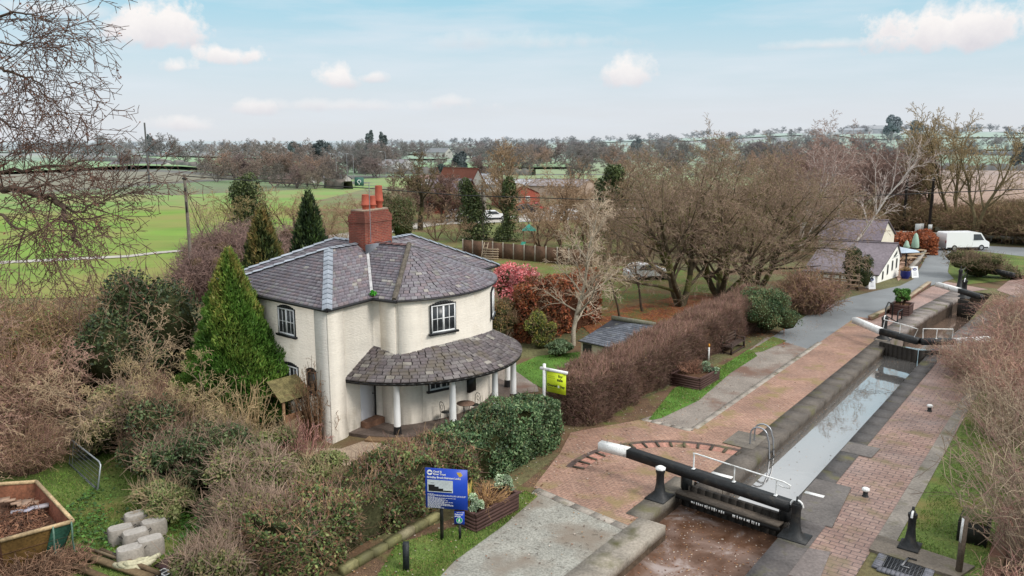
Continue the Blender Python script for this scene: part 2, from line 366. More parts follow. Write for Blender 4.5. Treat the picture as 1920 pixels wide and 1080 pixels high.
# ground: one sheet in the lock frame, with the lock chambers cut out of it
SS = sorted(set([-3000, -1500, -800, -400, -200, -100, -60, -40, -30, -20, -12, -5.6, -2.4, 0, 6, 12, 18, 23.6, 28, 34, 40, 46, 52, 60, 70, 85, 100, 120, 140, 160, 180, 200] + list(range(230, 800, 30)) + list(range(800, 2000, 80)) + [2200, 2600, 3200, 4200, 6000]))
TT = sorted(set([-6000, -4000, -2600, -2000] + list(range(-1800, -600, 80)) + list(range(-600, -120, 30)) + [-110, -90, -70, -50, -40, -30, -22, -16, -12, -9, -7, -5, -3, -1.4, 2.9, 4, 6, 9, 14, 20, 30, 40, 55, 70, 90, 110] + list(range(120, 600, 30)) + list(range(600, 1800, 80)) + [2000, 2600, 4000, 6000]))
V = []; Fq = []
for s_ in SS:
    for t_ in TT:
        p = LK(s_, t_); V.append((p.x, p.y, hgt(p.x, p.y)))
nT = len(TT)
for i in range(len(SS) - 1):
    for j in range(nT - 1):
        if -41 < SS[i] < 46 and TT[j] >= -1.5 and TT[j + 1] <= 3: continue
        Fq.append((i * nT + j, (i + 1) * nT + j, (i + 1) * nT + j + 1, i * nT + j + 1))
mb = MB(); mb.arr(V, Fq, (.2, .2, .15)); S(mb.build('ground', m_ground, smooth=True))

def sheet(name, pts, mat, z, col=(.3, .3, .3), kind='structure'):
    mb = MB(); v = [(p[0], p[1], z) for p in pts]
    # orientation up
    ar = sum(v[i][0] * v[(i + 1) % len(v)][1] - v[(i + 1) % len(v)][0] * v[i][1] for i in range(len(v)))
    if ar < 0: v = v[::-1]
    mb.poly(v, col); o = mb.build(name, mat); o['kind'] = kind; return o
def gpx(lst, z=0): return [G(x, y, z) for x, y in lst]

def terrain_sheet(name, corners, mat, off, n=16, kind='structure'):
    a, b, c, d = [Vector((p[0], p[1], 0)) for p in corners]; mb = MB(); V = []
    for i in range(n + 1):
        for j in range(n + 1):
            p = a.lerp(b, i / n).lerp(d.lerp(c, i / n), j / n); V.append((p.x, p.y, hgt(p.x, p.y) + off))
    mb.arr(V, [(i * (n + 1) + j, (i + 1) * (n + 1) + j, (i + 1) * (n + 1) + j + 1, i * (n + 1) + j + 1) for i in range(n) for j in range(n)], (.3, .3, .3))
    o = mb.build(name, mat, smooth=True); o['kind'] = kind; return o
# pasture left of the house with mowing bands, paler fields beyond
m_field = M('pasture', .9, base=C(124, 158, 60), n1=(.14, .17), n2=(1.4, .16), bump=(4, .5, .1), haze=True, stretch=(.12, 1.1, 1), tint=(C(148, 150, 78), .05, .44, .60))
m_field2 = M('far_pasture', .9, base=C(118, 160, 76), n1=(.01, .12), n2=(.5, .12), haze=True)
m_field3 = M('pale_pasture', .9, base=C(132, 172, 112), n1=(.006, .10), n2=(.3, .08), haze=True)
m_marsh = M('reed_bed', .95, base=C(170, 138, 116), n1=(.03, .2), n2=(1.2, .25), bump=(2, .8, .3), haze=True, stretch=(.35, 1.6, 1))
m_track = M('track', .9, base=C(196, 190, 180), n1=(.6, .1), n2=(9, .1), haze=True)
sheet('pasture', [(-260, 84), (-30, 78), (-8, 84), (-6, 110), (-14, 160), (-34, 262), (-70, 268), (-330, 268)], m_field, .02)
sheet('pasture', [(-60, 60), (-22, 62), (-14, 74), (-20, 80), (-60, 82)], m_field, .04)
sheet('track', [G(-60, 494), G(240, 479.5), G(300, 472.5), G(372, 467), G(372, 470.5), G(300, 476), G(240, 483.5), G(-60, 499)], m_track, .08)
terrain_sheet('hill_field', [(-330, 275), (-82, 275), (-100, 400), (-420, 420)], m_field2, 1.0)
m_rough = M('rough_meadow', .95, base=C(122, 130, 74), n1=(.12, .2), n2=(3, .3), bump=(5, .8, .1), haze=True, tint=(C(134, 112, 80), .16, .46, .62))
sheet('meadow', [(-28, 100), (8, 92), (12, 130), (-22, 200), (-36, 215), (-40, 160)], m_rough, .03)
sheet('meadow', [(-16, 96), (6, 84), (60, 100), (44, 150), (10, 140)], m_rough, .04)
for k, (ax, y0, bx, y1, mt) in enumerate(((-250, 470, -40, 560, m_field3), (-330, 600, -60, 720, m_field3), (-200, 760, 60, 900, m_field3), (-520, 740, -230, 900, m_field2), (-40, 330, 30, 420, m_field2), (70, 620, 180, 760, m_field3),
                                           (250, 560, 420, 700, m_field3), (330, 760, 520, 900, m_field2), (480, 640, 760, 800, m_field2), (190, 900, 330, 1010, m_field3), (560, 880, 800, 1020, m_field3), (-420, 960, -100, 1150, m_field3), (60, 1020, 200, 1160, m_field3))):
    terrain_sheet('far_field', [(ax, y0), (bx, y0 + 12), (bx * 1.06, y1), (ax * 1.06, y1 - 14)], mt, .9, 10)
terrain_sheet('reed_bed', [(72, 128), (300, 150), (420, 380), (110, 340)], m_marsh, .25)

# garden, verges
sheet('lawn', gpx([(958, 690), (1010, 668), (1100, 660), (1215, 690), (1140, 760), (1030, 735), (1000, 720)]), m_lawn, .03)
sheet('lawn', gpx([(925, 480), (1120, 497), (1330, 510), (1440, 560), (1300, 570), (1120, 590), (1010, 560), (930, 520)]), M('orchard_grass', .92, base=C(112, 128, 60), n1=(.5, .25), n2=(9, .35), bump=(20, .8, .05), haze=True, tint=(C(136, 112, 74), .35, .44, .62)), .02)
sheet('garden_path', gpx([(880, 660), (960, 690), (1005, 716), (1010, 735), (900, 745), (860, 720)]), m_gravel2, .025)
sheet('garden_gravel', gpx([(560, 840), (640, 842), (760, 800), (800, 830), (730, 868), (560, 880)]), M('pale_chippings', .9, base=C(188, 166, 144), n1=(2, .2), n2=(30, .5), bump=(40, 1, .03)), .02)
m_litter = M('leaf_litter', .95, base=C(150, 96, 62), n1=(1.2, .3), n2=(20, .5), bump=(30, .9, .05), tint=(C(112, 114, 60), .5, .5, .62))
sheet('leaf_litter', gpx([(1080, 600), (1300, 548), (1420, 560), (1400, 600), (1260, 640), (1120, 640)]), m_litter, .035)
sheet('leaf_litter', gpx([(640, 1085), (740, 1010), (900, 955), (985, 905), (1055, 848), (1070, 815), (1400, 655), (1570, 570), (1580, 590), (1470, 640), (1240, 790), (1090, 832), (1000, 920), (900, 1000), (740, 1120)]), M('soil_with_leaves', .95, base=C(122, 96, 74), n1=(1.2, .3), n2=(24, .5), bump=(30, .9, .05), tint=(C(116, 124, 62), .7, .5, .62)), .012)
sheet('grass_verge', gpx([(690, 1110), (745, 1020), (870, 985), (985, 922), (1008, 932), (940, 990), (850, 1055), (800, 1110)]), m_grass, .03)
sheet('grass_verge', gpx([(1215, 790), (1262, 730), (1350, 690), (1405, 655), (1420, 668), (1370, 700), (1310, 752), (1240, 785)]), m_lawn, .03)
sheet('grass_verge', gpx([(1395, 665), (1450, 632), (1475, 640), (1430, 660)]), m_grass, .032)
# hard surfaces
sheet('gravel_towpath', gpx([(1004, 918), (1188, 998), (1040, 1150), (760, 1150), (860, 1045), (945, 985)]), m_gravel, .02)
sheet('gravel_towpath', gpx([(1300, 808), (1516, 655), (1438, 632), (1390, 668), (1310, 750), (1205, 786)]), m_gravel2, .02)
sheet('asphalt_path', gpx([(1440, 637), (1478, 612), (1512, 592), (1556, 570), (1600, 556), (1640, 546), (1688, 536), (1712, 524), (1727, 500), (1738, 478), (1735, 462), (1790, 462), (1800, 471), (1782, 484), (1777, 510), (1794, 521), (1745, 536), (1662, 592), (1646, 602), (1596, 615), (1520, 657)]), m_asphalt, .016)
sheet('road', [G(1700, 476), G(1712, 463), G(1775, 458), G(2050, 470), G(2050, 492), G(1850, 486), G(1790, 474)], m_asphalt, .012)
sheet('road', gpx([(560, 450), (690, 432), (830, 412), (960, 406), (1120, 396), (1180, 388), (1180, 396), (1120, 408), (960, 417), (830, 422), (690, 444), (560, 462)]), m_track, .09)
sheet('car_park', gpx([(955, 418), (1190, 408), (1195, 388), (1010, 386)]), M('pale_tarmac', .7, base=C(168, 170, 174), n1=(.1, .1), n2=(6, .1), haze=True), .08)
# brick paving on the left bank
sheet('brick_paving', [G(1000, 915), G(1050, 850), G(1070, 812), G(1200, 788), G(1298, 809), LK(3.1, -3.4), LK(20, -3.5), LK(30.5, -3.6), LK(30.5, -.2), LK(26, -.3), LK(24, -.88), LK(-1.8, -.88), LK(-2.2, -1.3), LK(-6.4, -1.3)], m_brickpave, .026)
sheet('brick_paving', [LK(-40, 3.1), LK(-1.0, 3.1), LK(2.3, 3.02), LK(24, 3.0), LK(24, 5.2), LK(-2, 5.25), LK(-40, 5.25)], m_brickpave2, .02)
mb = MB(); mb.prism([LK(-3, 5.2), LK(24, 5.15), LK(24, 5.6), LK(-3, 5.75)][::-1], -.1, .05, C(150, 142, 132)); mb.prism([LK(-2.3, 5.2), LK(-3.4, 5.2), LK(-3.6, 7.6), LK(-2.6, 7.9)], -.1, .09, C(126, 116, 104)); S(mb.build('concrete_edging', m_stone))
sheet('grass_bank', [LK(-3.4, 5.7), LK(24, 5.5), LK(24, 12), LK(-3.4, 10.4)], m_grass, .025)
sheet('yard', [G(-40, 990), G(-40, 1200), G(400, 1200), G(440, 1000), G(360, 900), G(250, 830), G(120, 825), G(0, 900)], m_grass, .02)
# pale kerb stripes
mb = MB()
def stripe(p, q, wd, n, col=(C(178, 168, 156))):
    rr = random.Random(int(p.x * 100)); p = Vector(p); q = Vector(q); d = (q - p) / n
    for i in range(n):
        k = rr.uniform(.86, 1.1); mb.bar(p + d * (i + .01) + Vector((0, 0, .02)), p + d * (i + .99) + Vector((0, 0, .02)), wd, .03, tuple(c * k for c in col))
stripe(LK(3.1, -3.38), LK(21.6, -3.5), .3, 18); stripe(G(1004, 919), G(1190, 998), .34, 5); stripe(G(1203, 787), G(1296, 808), .28, 5)
S(mb.build('kerb_stones', m_stone))
# quarter circle of raised bricks under the balance beam
mb = MB(); cen = (-2.7, -1.0)
def pc(r, deg, z=.0): t = math.radians(deg); return LK(cen[0] + r * math.sin(t), cen[1] - r * math.cos(t), z)
rr = random.Random(4)
for k in range(60):
    a0 = -12 + k * 1.87; a1 = a0 + 1.75
    if 20 < a0 < 26: continue
    kk = rr.uniform(.8, 1.15); mb.arr([pc(4.45, a0, .034), pc(4.68, a0, .034), pc(4.68, a1, .034), pc(4.45, a1, .034)], [(3, 2, 1, 0)], tuple(c * kk for c in C(104, 86, 80)))
for k in range(15):
    a0 = -11 + k * 7.4
    for j in range(3):
        b0 = a0 + 1.0 + j * 2.1; kk = rr.uniform(.85, 1.12); mb.arr([pc(3.95, b0, .032), pc(4.42, b0, .032), pc(4.42, b0 + 1.95, .032), pc(3.95, b0 + 1.95, .032)], [(3, 2, 1, 0)], tuple(c * kk for c in C(200, 146, 128)))
    p = pc(3.95, a0, .05); q = pc(4.42, a0, .05); mb.bar(p, q, .09, .06, C(86, 78, 66))
S(mb.build('brick_arc', m_stone))

# lock chambers: walls, copings, water
def wallrun(name, pts, side, top, depth, wcol, ccol, cw, jn=1.25):
    """pts in the lock frame along the edge; coping lies on the `side` (-1 left) of it"""
    mb = MB(); mc = MB(); rr = random.Random(len(pts))
    for (s0, t0), (s1, t1) in zip(pts, pts[1:]):
        p, q = LK(s0, t0), LK(s1, t1)
        mb.arr([(p.x, p.y, -depth), (q.x, q.y, -depth), (q.x, q.y, top - .3), (p.x, p.y, top - .3)], [(0, 1, 2, 3) if side > 0 else (3, 2, 1, 0)], wcol)
        ln = (q - p).length; n = max(1, round(ln / jn)); d = (q - p) / n; nn = Vector((.798, -.603, 0)) * (cw / 2 * side)
        for i in range(n):
            k = rr.uniform(.84, 1.12); a = p + d * (i + .004); b = p + d * (i + .996); zz = top - .16 + rr.uniform(-.004, .004)
            mc.bar(a + nn + Vector((0, 0, zz)), b + nn + Vector((0, 0, zz)), cw, .32, tuple(c * k for c in ccol))
    S(mb.build(name, m_wall)); S(mc.build('coping', m_stone))
wallrun('lock_wall', [(-2.3, -.02), (24.2, -.02)], -1, .05, 2.4, C(84, 74, 64), C(112, 104, 96), .9)
wallrun('lock_wall', [(-5.7, -1.1), (-2.0, -1.1)], -1, .055, 2.4, C(84, 72, 60), C(132, 124, 112), .75)
wallrun('lock_wall', [(-41, -.4), (-5.7, -.4)], -1, .06, 2.4, C(92, 78, 64), C(176, 166, 152), .95)
wallrun('lock_wall', [(-1.9, 2.32), (24.2, 2.32)], 1, .05, 2.4, C(84, 74, 64), C(98, 94, 92), .72)
wallrun('lock_wall', [(-41, 2.75), (-1.9, 2.75)], 1, .052, 2.4, C(84, 72, 60), C(112, 106, 104), .95)
wallrun('lock_wall', [(27.6, .1), (34, .4), (41, 1.0), (46, 1.4)], -1, .06, 2.4, C(86, 74, 64), C(152, 142, 136), 1.3)
wallrun('lock_wall', [(27.6, 2.6), (34, 3.0), (46, 4.2)], 1, .06, 2.4, C(86, 74, 64), C(140, 130, 124), .9)
mb = MB()
for s_, t0, t1 in ((-5.7, -1.1, -.4), (46, 0, 5)):
    mb.arr([LK(s_, t0, -2.4), LK(s_, t1, -2.4), LK(s_, t1, .02), LK(s_, t0, .02)], [(0, 1, 2, 3)], C(80, 70, 60))
mb.arr([LK(-2.0, -1.1, -2.4), LK(-2.0, 0, -2.4), LK(-2.0, 0, .05), LK(-2.0, -1.1, .05)], [(3, 2, 1, 0)], C(80, 70, 60))
mb.prism([LK(24.2, -1.0), LK(28, -.9), LK(28, .1), LK(24.2, -.3)], -2.4, .048, C(150, 138, 130)); mb.prism([LK(24.2, 2.7), LK(28, 2.6), LK(28, 5.4), LK(24.2, 5.4)], -2.4, .048, C(150, 138, 130))
mb.prism([LK(-2.6, 2.76), LK(-.6, 2.36), LK(.9, 2.36), LK(.9, 3.6), LK(-2.6, 3.9)], -.5, .056, C(116, 110, 106)); mb.prism([LK(-6.5, 3.0), LK(-4.5, 3.1), LK(-4.2, 4.3), LK(-6, 4.5)], -.1, .04, C(132, 122, 118))
mb.prism([LK(2.2, -1.75), LK(3.9, -1.75), LK(3.9, -.5), LK(2.2, -.5)], -.1, .062, C(128, 120, 110)); mb.prism([LK(4.2, 2.35), LK(5.4, 2.35), LK(5.4, 3.55), LK(4.2, 3.5)], -.1, .06, C(118, 112, 108))
S(mb.build('stone_slabs', m_stone))
mb = MB(); p = [LK(-.9, -.9, .06), LK(-.9, -.1, .06)]; mb.bar(*p, .22, .012, (.75, .75, .73)); mb.bar(LK(-.5, 2.4, .062), LK(-.5, 3.05, .062), .2, .012, (.75, .75, .73)); S(mb.build('painted_marking', M('white_paint', .6, n1=(4, .1), n2=(30, .15))))
def water_mat(name, basec, met, rough, nscale, bstr, tint=None):
    m = bpy.data.materials.new(name); nt = nodes_of(m); N = nt.nodes; Lk = nt.links
    out = N.new('ShaderNodeOutputMaterial'); b = N.new('ShaderNodeBsdfPrincipled'); Lk.new(b.outputs[0], out.inputs[0])
    b.inputs['Base Color'].default_value = (*basec, 1); b.inputs['Metallic'].default_value = met; b.inputs['Roughness'].default_value = rough
    geo = N.new('ShaderNodeNewGeometry'); no = N.new('ShaderNodeTexNoise'); no.inputs['Scale'].default_value = nscale; no.inputs['Detail'].default_value = 3; Lk.new(geo.outputs['Position'], no.inputs['Vector'])
    bp = N.new('ShaderNodeBump'); bp.inputs['Strength'].default_value = bstr; bp.inputs['Distance'].default_value = .02; Lk.new(no.outputs[0], bp.inputs['Height']); Lk.new(bp.outputs[0], b.inputs['Normal'])
    if tint:
        n2 = N.new('ShaderNodeTexNoise'); n2.inputs['Scale'].default_value = tint[1]; n2.inputs['Detail'].default_value = 9; n2.inputs['Roughness'].default_value = .65
        n2.inputs['Distortion'].default_value = .7; Lk.new(geo.outputs['Position'], n2.inputs['Vector'])
        r = N.new('ShaderNodeValToRGB'); Lk.new(n2.outputs[0], r.inputs[0]); e = r.color_ramp.elements
        e[0].position = .36; e[0].color = (*tint[0][0], 1); e[1].position = .50; e[1].color = (*tint[0][1], 1)
        e2 = r.color_ramp.elements.new(.62); e2.color = (*tint[0][2], 1); Lk.new(r.outputs[0], b.inputs['Base Color'])
    return m
sheet('lock_water', [LK(-2.95, -1.2), LK(-1.9, -.1), LK(25.5, -.1), LK(25.5, 2.4), LK(-1.9, 2.4), LK(-3.1, 2.8)], water_mat('still_water', (.56, .54, .515), .86, .02, 2.5, .09), -.43)
sheet('lock_water', [LK(-41, -1.2), LK(-3.0, -1.2), LK(-3.2, 2.8), LK(-41, 2.8)], water_mat('muddy_water', (.2, .1, .06), .25, .22, 3, .2, tint=((C(112, 80, 60), C(142, 110, 92), C(182, 164, 156)), .8)), -.45)
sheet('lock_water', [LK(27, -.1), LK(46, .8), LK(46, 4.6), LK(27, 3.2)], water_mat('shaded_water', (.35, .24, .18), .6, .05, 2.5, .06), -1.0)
# foam and floating leaves on the muddy water
rng = np.random.default_rng(3); mb = MB()
n = 900; q = np.stack([rng.uniform(-11, -2.9, n), rng.uniform(-.9, 2.6, n)], 1)
P = np.array([LK(a, b, -.44) for a, b in q]); pal = np.array([C(206, 190, 176), C(150, 100, 70), C(96, 62, 44), C(180, 140, 100)])
mb.leaves(P, .03, pal[rng.integers(0, 4, n)], rng, .7, np.array([[0, 0, 1.]]), .93)
n = 260; q = np.stack([rng.uniform(-1.5, 25, n), np.abs(rng.normal(0, .5, n)) * np.where(rng.uniform(0, 1, n) < .5, 1, 0) + np.where(rng.uniform(0, 1, n) < .4, rng.uniform(0, 2.2, n), .05)], 1)
mb.leaves(np.array([LK(a, min(b, 2.25), -.42) for a, b in q]), .028, pal[rng.integers(0, 4, n)], rng, .7, np.array([[0, 0, 1.]]), .95)
S(mb.build('floating_leaves', M('floating_leaf', .8)), 'stuff')
# fallen leaves and twigs over the paths
mb = MB(); n = 5200
q = np.stack([rng.uniform(-14, 28, n), rng.uniform(-11, -1.2, n)], 1); keep = rng.uniform(0, 1, n) < np.where(q[:, 1] < -4.6, .95, .22); q = q[keep]; n = len(q)
P = np.array([LK(a, b, .05) for a, b in q]); mb.leaves(P, .035, pal[rng.integers(0, 4, n)], rng, .7, np.array([[0, 0, 1.]]), .9)
n = 2600; n = 8000; P = np.array([G(x, y, .06) for x, y in zip(np.clip(rng.normal(1250, 110, n), 1040, 1470), np.clip(rng.normal(590, 26, n), 530, 650))]); pal2 = np.array([C(176, 92, 50), C(150, 84, 50), C(186, 130, 70), C(130, 80, 60)])
mb.leaves(P, .06, pal2[rng.integers(0, 4, n)], rng, .7, np.array([[0, 0, 1.]]), .85)
n = 110; P0 = np.array([LK(a, b, .05) for a, b in zip(rng.uniform(-10, -6.4, n), rng.uniform(-5.5, -1.3, n))]); an_ = rng.uniform(0, 6.28, n); ln = rng.uniform(.04, .16, n)
mb.segs(P0, P0 + np.stack([np.cos(an_) * ln, np.sin(an_) * ln, 0 * ln], 1), np.full(n, .007), np.full(n, .005), C(112, 100, 88))
S(mb.build('fallen_leaves', M('dead_leaf', .9)), 'stuff')

# rough grass and ground ivy
def tufts(name, areas, n, h, pal, seed):
    rg = np.random.default_rng(seed); mb = MB(); pal = np.array(pal)
    for poly, k in areas:
        v = [Vector((p[0], p[1])) for p in poly]; xs = [p.x for p in v]; ys = [p.y for p in v]; out = []
        while len(out) < k:
            x, y = rg.uniform(min(xs), max(xs)), rg.uniform(min(ys), max(ys)); ins = False
            for a, b in zip(v, v[1:] + v[:1]):
                if (a.y > y) != (b.y > y) and x < (b.x - a.x) * (y - a.y) / (b.y - a.y) + a.x: ins = not ins
            if ins and math.sin(x * 2.3 + 1.7 * math.sin(y * 1.9)) + rg.normal(0, .6) > -.55: out.append((x, y, .02))
        P = np.array(out, np.float32); m = len(P); a = rg.uniform(0, 6.28, m); w_ = np.stack([np.cos(a), np.sin(a), 0 * a], 1) * .012; ln = np.stack([rg.normal(0, .5, m), rg.normal(0, .5, m), np.ones(m)], 1) * (h * rg.uniform(.5, 1.3, (m, 1)))
        V = np.stack([P - w_, P + w_, P + ln], 1); mb.arr(V.reshape(-1, 3), np.arange(3 * m).reshape(-1, 3), pal[rg.integers(0, len(pal), m)] * rg.uniform(.75, 1.25, (m, 1)))
    S(mb.build(name, M(name, .8, n1=(.8, .25), n2=None, gain=1.15)), 'stuff')
GR = [C(96, 130, 50), C(116, 146, 60), C(82, 112, 44), C(136, 140, 78)]
tufts('grass', [([G(-40, 1010), G(-40, 1150), G(380, 1150), G(380, 980), G(230, 850), G(60, 870)], 17000), ([LK(-2.6, 6.0), LK(24, 5.6), LK(24, 8.5), LK(-2.6, 8.2)], 15000), (gpx([(690, 1110), (745, 1020), (870, 985), (985, 922), (1008, 932), (940, 990), (850, 1055), (800, 1110)]), 6500), (gpx([(1215, 790), (1262, 730), (1350, 690), (1405, 655), (1420, 668), (1370, 700), (1310, 752), (1240, 785)]), 6000),
                (gpx([(958, 690), (1010, 668), (1100, 660), (1215, 690), (1140, 760), (1030, 735), (1000, 720)]), 6000)], 0, .085, GR, 5)
# ivy leaves creeping over the yard edge
rg_ = np.random.default_rng(8); n = 4200; q = np.stack([rg_.uniform(-15, -9.4, n), rg_.uniform(21.5, 28, n)], 1); q = q[(np.sin(q[:, 0] * 1.6 + q[:, 1]) + rg_.normal(0, .5, n)) > .25]; n = len(q)
mb = MB(); mb.leaves(np.stack([q[:, 0], q[:, 1], rg_.uniform(.04, .16, n)], 1), .06, np.array([C(70, 110, 44), C(92, 134, 56), C(56, 88, 40)])[rg_.integers(0, 3, n)], rg_, .8, np.array([[0, 0, 1.]]), .6); S(mb.build('ground_ivy', M('ground_ivy_leaf', .6, n1=(.8, .2), n2=None, gain=1.2)), 'stuff')
# ================================================================== COTTAGE
m_lime = M('limewashed_brick', .85, n1=(.5, .05), n2=(7, .05), bump=(5, .55, .03), stretch=(1.2, 1.2, 4.5), tint=(C(214, 202, 184, .9), .7, .60, .80))
m_slate = M('slate', .5, gain=1.1, n1=(.8, .12), n2=(12, .22), bump=(20, .4, .01), tint=(C(128, 126, 112), 1.6, .60, .78))
m_lead = M('lead_cap', .5, n1=(1.5, .12), n2=(14, .14))
m_white = M('white_gloss', .4, n1=(2, .05), n2=None)
m_black = M('black_gloss', .4, n1=(3, .25), n2=None, spec=.4)
m_glass = M('window_glass', .38, base=(.03, .034, .038), n1=(3, .5), n2=None, spec=.6)
m_redbrick = brick_mat('chimney_brick', C(164, 74, 54), C(134, 54, 44), C(150, 116, 98), .24, .078, 0, .85, .1, vertical=True, moss=C(120, 70, 56))
m_pot = M('terracotta', .7, n1=(3, .15), n2=(20, .12))
m_wood = M('weathered_wood', .85, n1=(2, .25), n2=(14, .25), bump=(14, .5, .02))
m_flag = M('porch_flagstone', .6, n1=(1.2, .3), n2=(10, .25), bump=(9, .5, .03))
def add_courses(m, h=.16, w_=.5, st=.35):
    nt = m.node_tree; N = nt.nodes; Lk = nt.links; b = next(n for n in N if n.type == 'BSDF_PRINCIPLED'); geo = N.new('ShaderNodeNewGeometry')
    dt = N.new('ShaderNodeVectorMath'); dt.operation = 'DOT_PRODUCT'; Lk.new(geo.outputs['Position'], dt.inputs[0]); dt.inputs[1].default_value = (1.0, .62, 0)
    sx = N.new('ShaderNodeSeparateXYZ'); Lk.new(geo.outputs['Position'], sx.inputs[0]); no = N.new('ShaderNodeTexNoise'); no.inputs['Scale'].default_value = 1.6; Lk.new(geo.outputs['Position'], no.inputs['Vector'])
    ad = N.new('ShaderNodeMath'); ad.operation = 'MULTIPLY_ADD'; Lk.new(no.outputs[0], ad.inputs[0]); ad.inputs[1].default_value = .09; Lk.new(sx.outputs[2], ad.inputs[2])
    cb = N.new('ShaderNodeCombineXYZ'); Lk.new(dt.outputs['Value'], cb.inputs[0]); Lk.new(ad.outputs[0], cb.inputs[1])
    br = N.new('ShaderNodeTexBrick'); br.inputs['Scale'].default_value = 1; br.inputs['Brick Width'].default_value = w_; br.inputs['Row Height'].default_value = h; br.inputs['Mortar Size'].default_value = .022; br.inputs['Mortar Smooth'].default_value = .8; Lk.new(cb.outputs[0], br.inputs['Vector'])
    old = b.inputs['Normal'].links[0].from_node; bp = N.new('ShaderNodeBump'); bp.invert = True; bp.inputs['Strength'].default_value = st; bp.inputs['Distance'].default_value = .03; Lk.new(br.outputs['Fac'], bp.inputs['Height']); Lk.new(old.outputs[0], bp.inputs['Normal']); Lk.new(bp.outputs[0], b.inputs['Normal'])
add_courses(m_lime, .15, .46, .13)
def add_grime(m):
    nt = m.node_tree; N = nt.nodes; Lk = nt.links; b = next(n for n in N if n.type == 'BSDF_PRINCIPLED'); src = b.inputs['Base Color'].links[0].from_socket; geo = N.new('ShaderNodeNewGeometry')
    sx = N.new('ShaderNodeSeparateXYZ'); Lk.new(geo.outputs['Position'], sx.inputs[0]); no = N.new('ShaderNodeTexNoise'); no.inputs['Scale'].default_value = 2.2; no.inputs['Detail'].default_value = 7; mp = N.new('ShaderNodeMapping'); mp.inputs['Scale'].default_value = (1.6, 1.6, .35); Lk.new(geo.outputs['Position'], mp.inputs[0]); Lk.new(mp.outputs[0], no.inputs['Vector'])
    zz = N.new('ShaderNodeMapRange'); zz.inputs[1].default_value = 0; zz.inputs[2].default_value = 1.3; zz.inputs[3].default_value = .55; zz.inputs[4].default_value = .06; Lk.new(sx.outputs[2], zz.inputs[0])
    mr = N.new('ShaderNodeMapRange'); mr.inputs[1].default_value = .42; mr.inputs[2].default_value = .66; Lk.new(no.outputs[0], mr.inputs[0])
    ml = N.new('ShaderNodeMath'); ml.operation = 'MULTIPLY'; Lk.new(zz.outputs[0], ml.inputs[0]); Lk.new(mr.outputs[0], ml.inputs[1])
    mx = N.new('ShaderNodeMix'); mx.data_type = 'RGBA'; Lk.new(ml.outputs[0], mx.inputs['Factor']); Lk.new(src, mx.inputs['A']); mx.inputs['B'].default_value = (*C(120, 112, 92), 1); Lk.new(mx.outputs['Result'], b.inputs['Base Color'])
add_grime(m_lime)
SLATE = [C(*c) for c in ((129, 121, 128), (124, 116, 123), (132, 126, 131), (120, 111, 118), (133, 119, 124), (125, 121, 128), (138, 134, 138), (128, 115, 118), (117, 109, 115))]

def slate_row(mb, rr, B0, B1, T0, T1, up, wid, pal, lift=.022, off=None, mossy=0):
    ln = (B1 - B0).length
    if ln < .05: return
    n = max(1, round(ln / wid)); o = rr.random() if off is None else off
    ks = [0] + [min(1, max(0, (i + o) / n + rr.uniform(-.12, .12) / n)) for i in range(n)] + [1]
    for k0, k1 in zip(ks, ks[1:]):
        if k1 - k0 < .15 / n: continue
        g = .006 / ln
        b0 = B0.lerp(B1, k0 + g); b1 = B0.lerp(B1, k1 - g); t0 = T0.lerp(T1, k0 + g); t1 = T0.lerp(T1, k1 - g)
        h = lift + rr.uniform(0, .012); hh = h + rr.uniform(-.004, .004)
        c = rr.choice(pal); f = rr.uniform(.92, 1.08); c = tuple(q * f for q in c)
        if rr.random() < mossy: c = tuple(a * .5 + b * .5 for a, b in zip(c, C(196, 190, 176)))
        v = [b0 + up * h, b1 + up * hh, t1 + up * .004, t0 + up * .004, b0 - up * .004, b1 - up * .004]
        mb.arr(v, [(0, 1, 2, 3), (4, 5, 1, 0)], c)
def slates_plane(mb, P, seed, step=.18, wid=.30, pal=SLATE, mossy=.02):
    """convex polygon P whose first edge is the eave"""
    rr = random.Random(seed); P = [Vector(p) for p in P]
    u = (P[1] - P[0]).normalized(); n = u.cross(P[2] - P[0]).normalized()
    if n.z < 0: n = -n
    v = n.cross(u)
    if v.z < 0: v = -v
    Q = [((p - P[0]).dot(u), (p - P[0]).dot(v)) for p in P]
    vm = max(q[1] for q in Q)
    def span(y):
        xs = []
        for (x0, y0), (x1, y1) in zip(Q, Q[1:] + Q[:1]):
            if (y0 - y) * (y1 - y) <= 0 and abs(y1 - y0) > 1e-6: xs.append(x0 + (x1 - x0) * (y - y0) / (y1 - y0))
        return (min(xs), max(xs)) if xs else None
    y = 0.002; k = 0
    while y < vm - .03:
        y1 = min(y + step * 1.12, vm - .005); a = span(y); b = span(y1)
        if a and b:
            f = lambda x, yy: P[0] + u * x + v * yy
            slate_row(mb, rr, f(a[0], y), f(a[1], y), f(b[0], y1), f(b[1], y1), n, wid, pal, mossy=mossy)
        y += step; k += 1
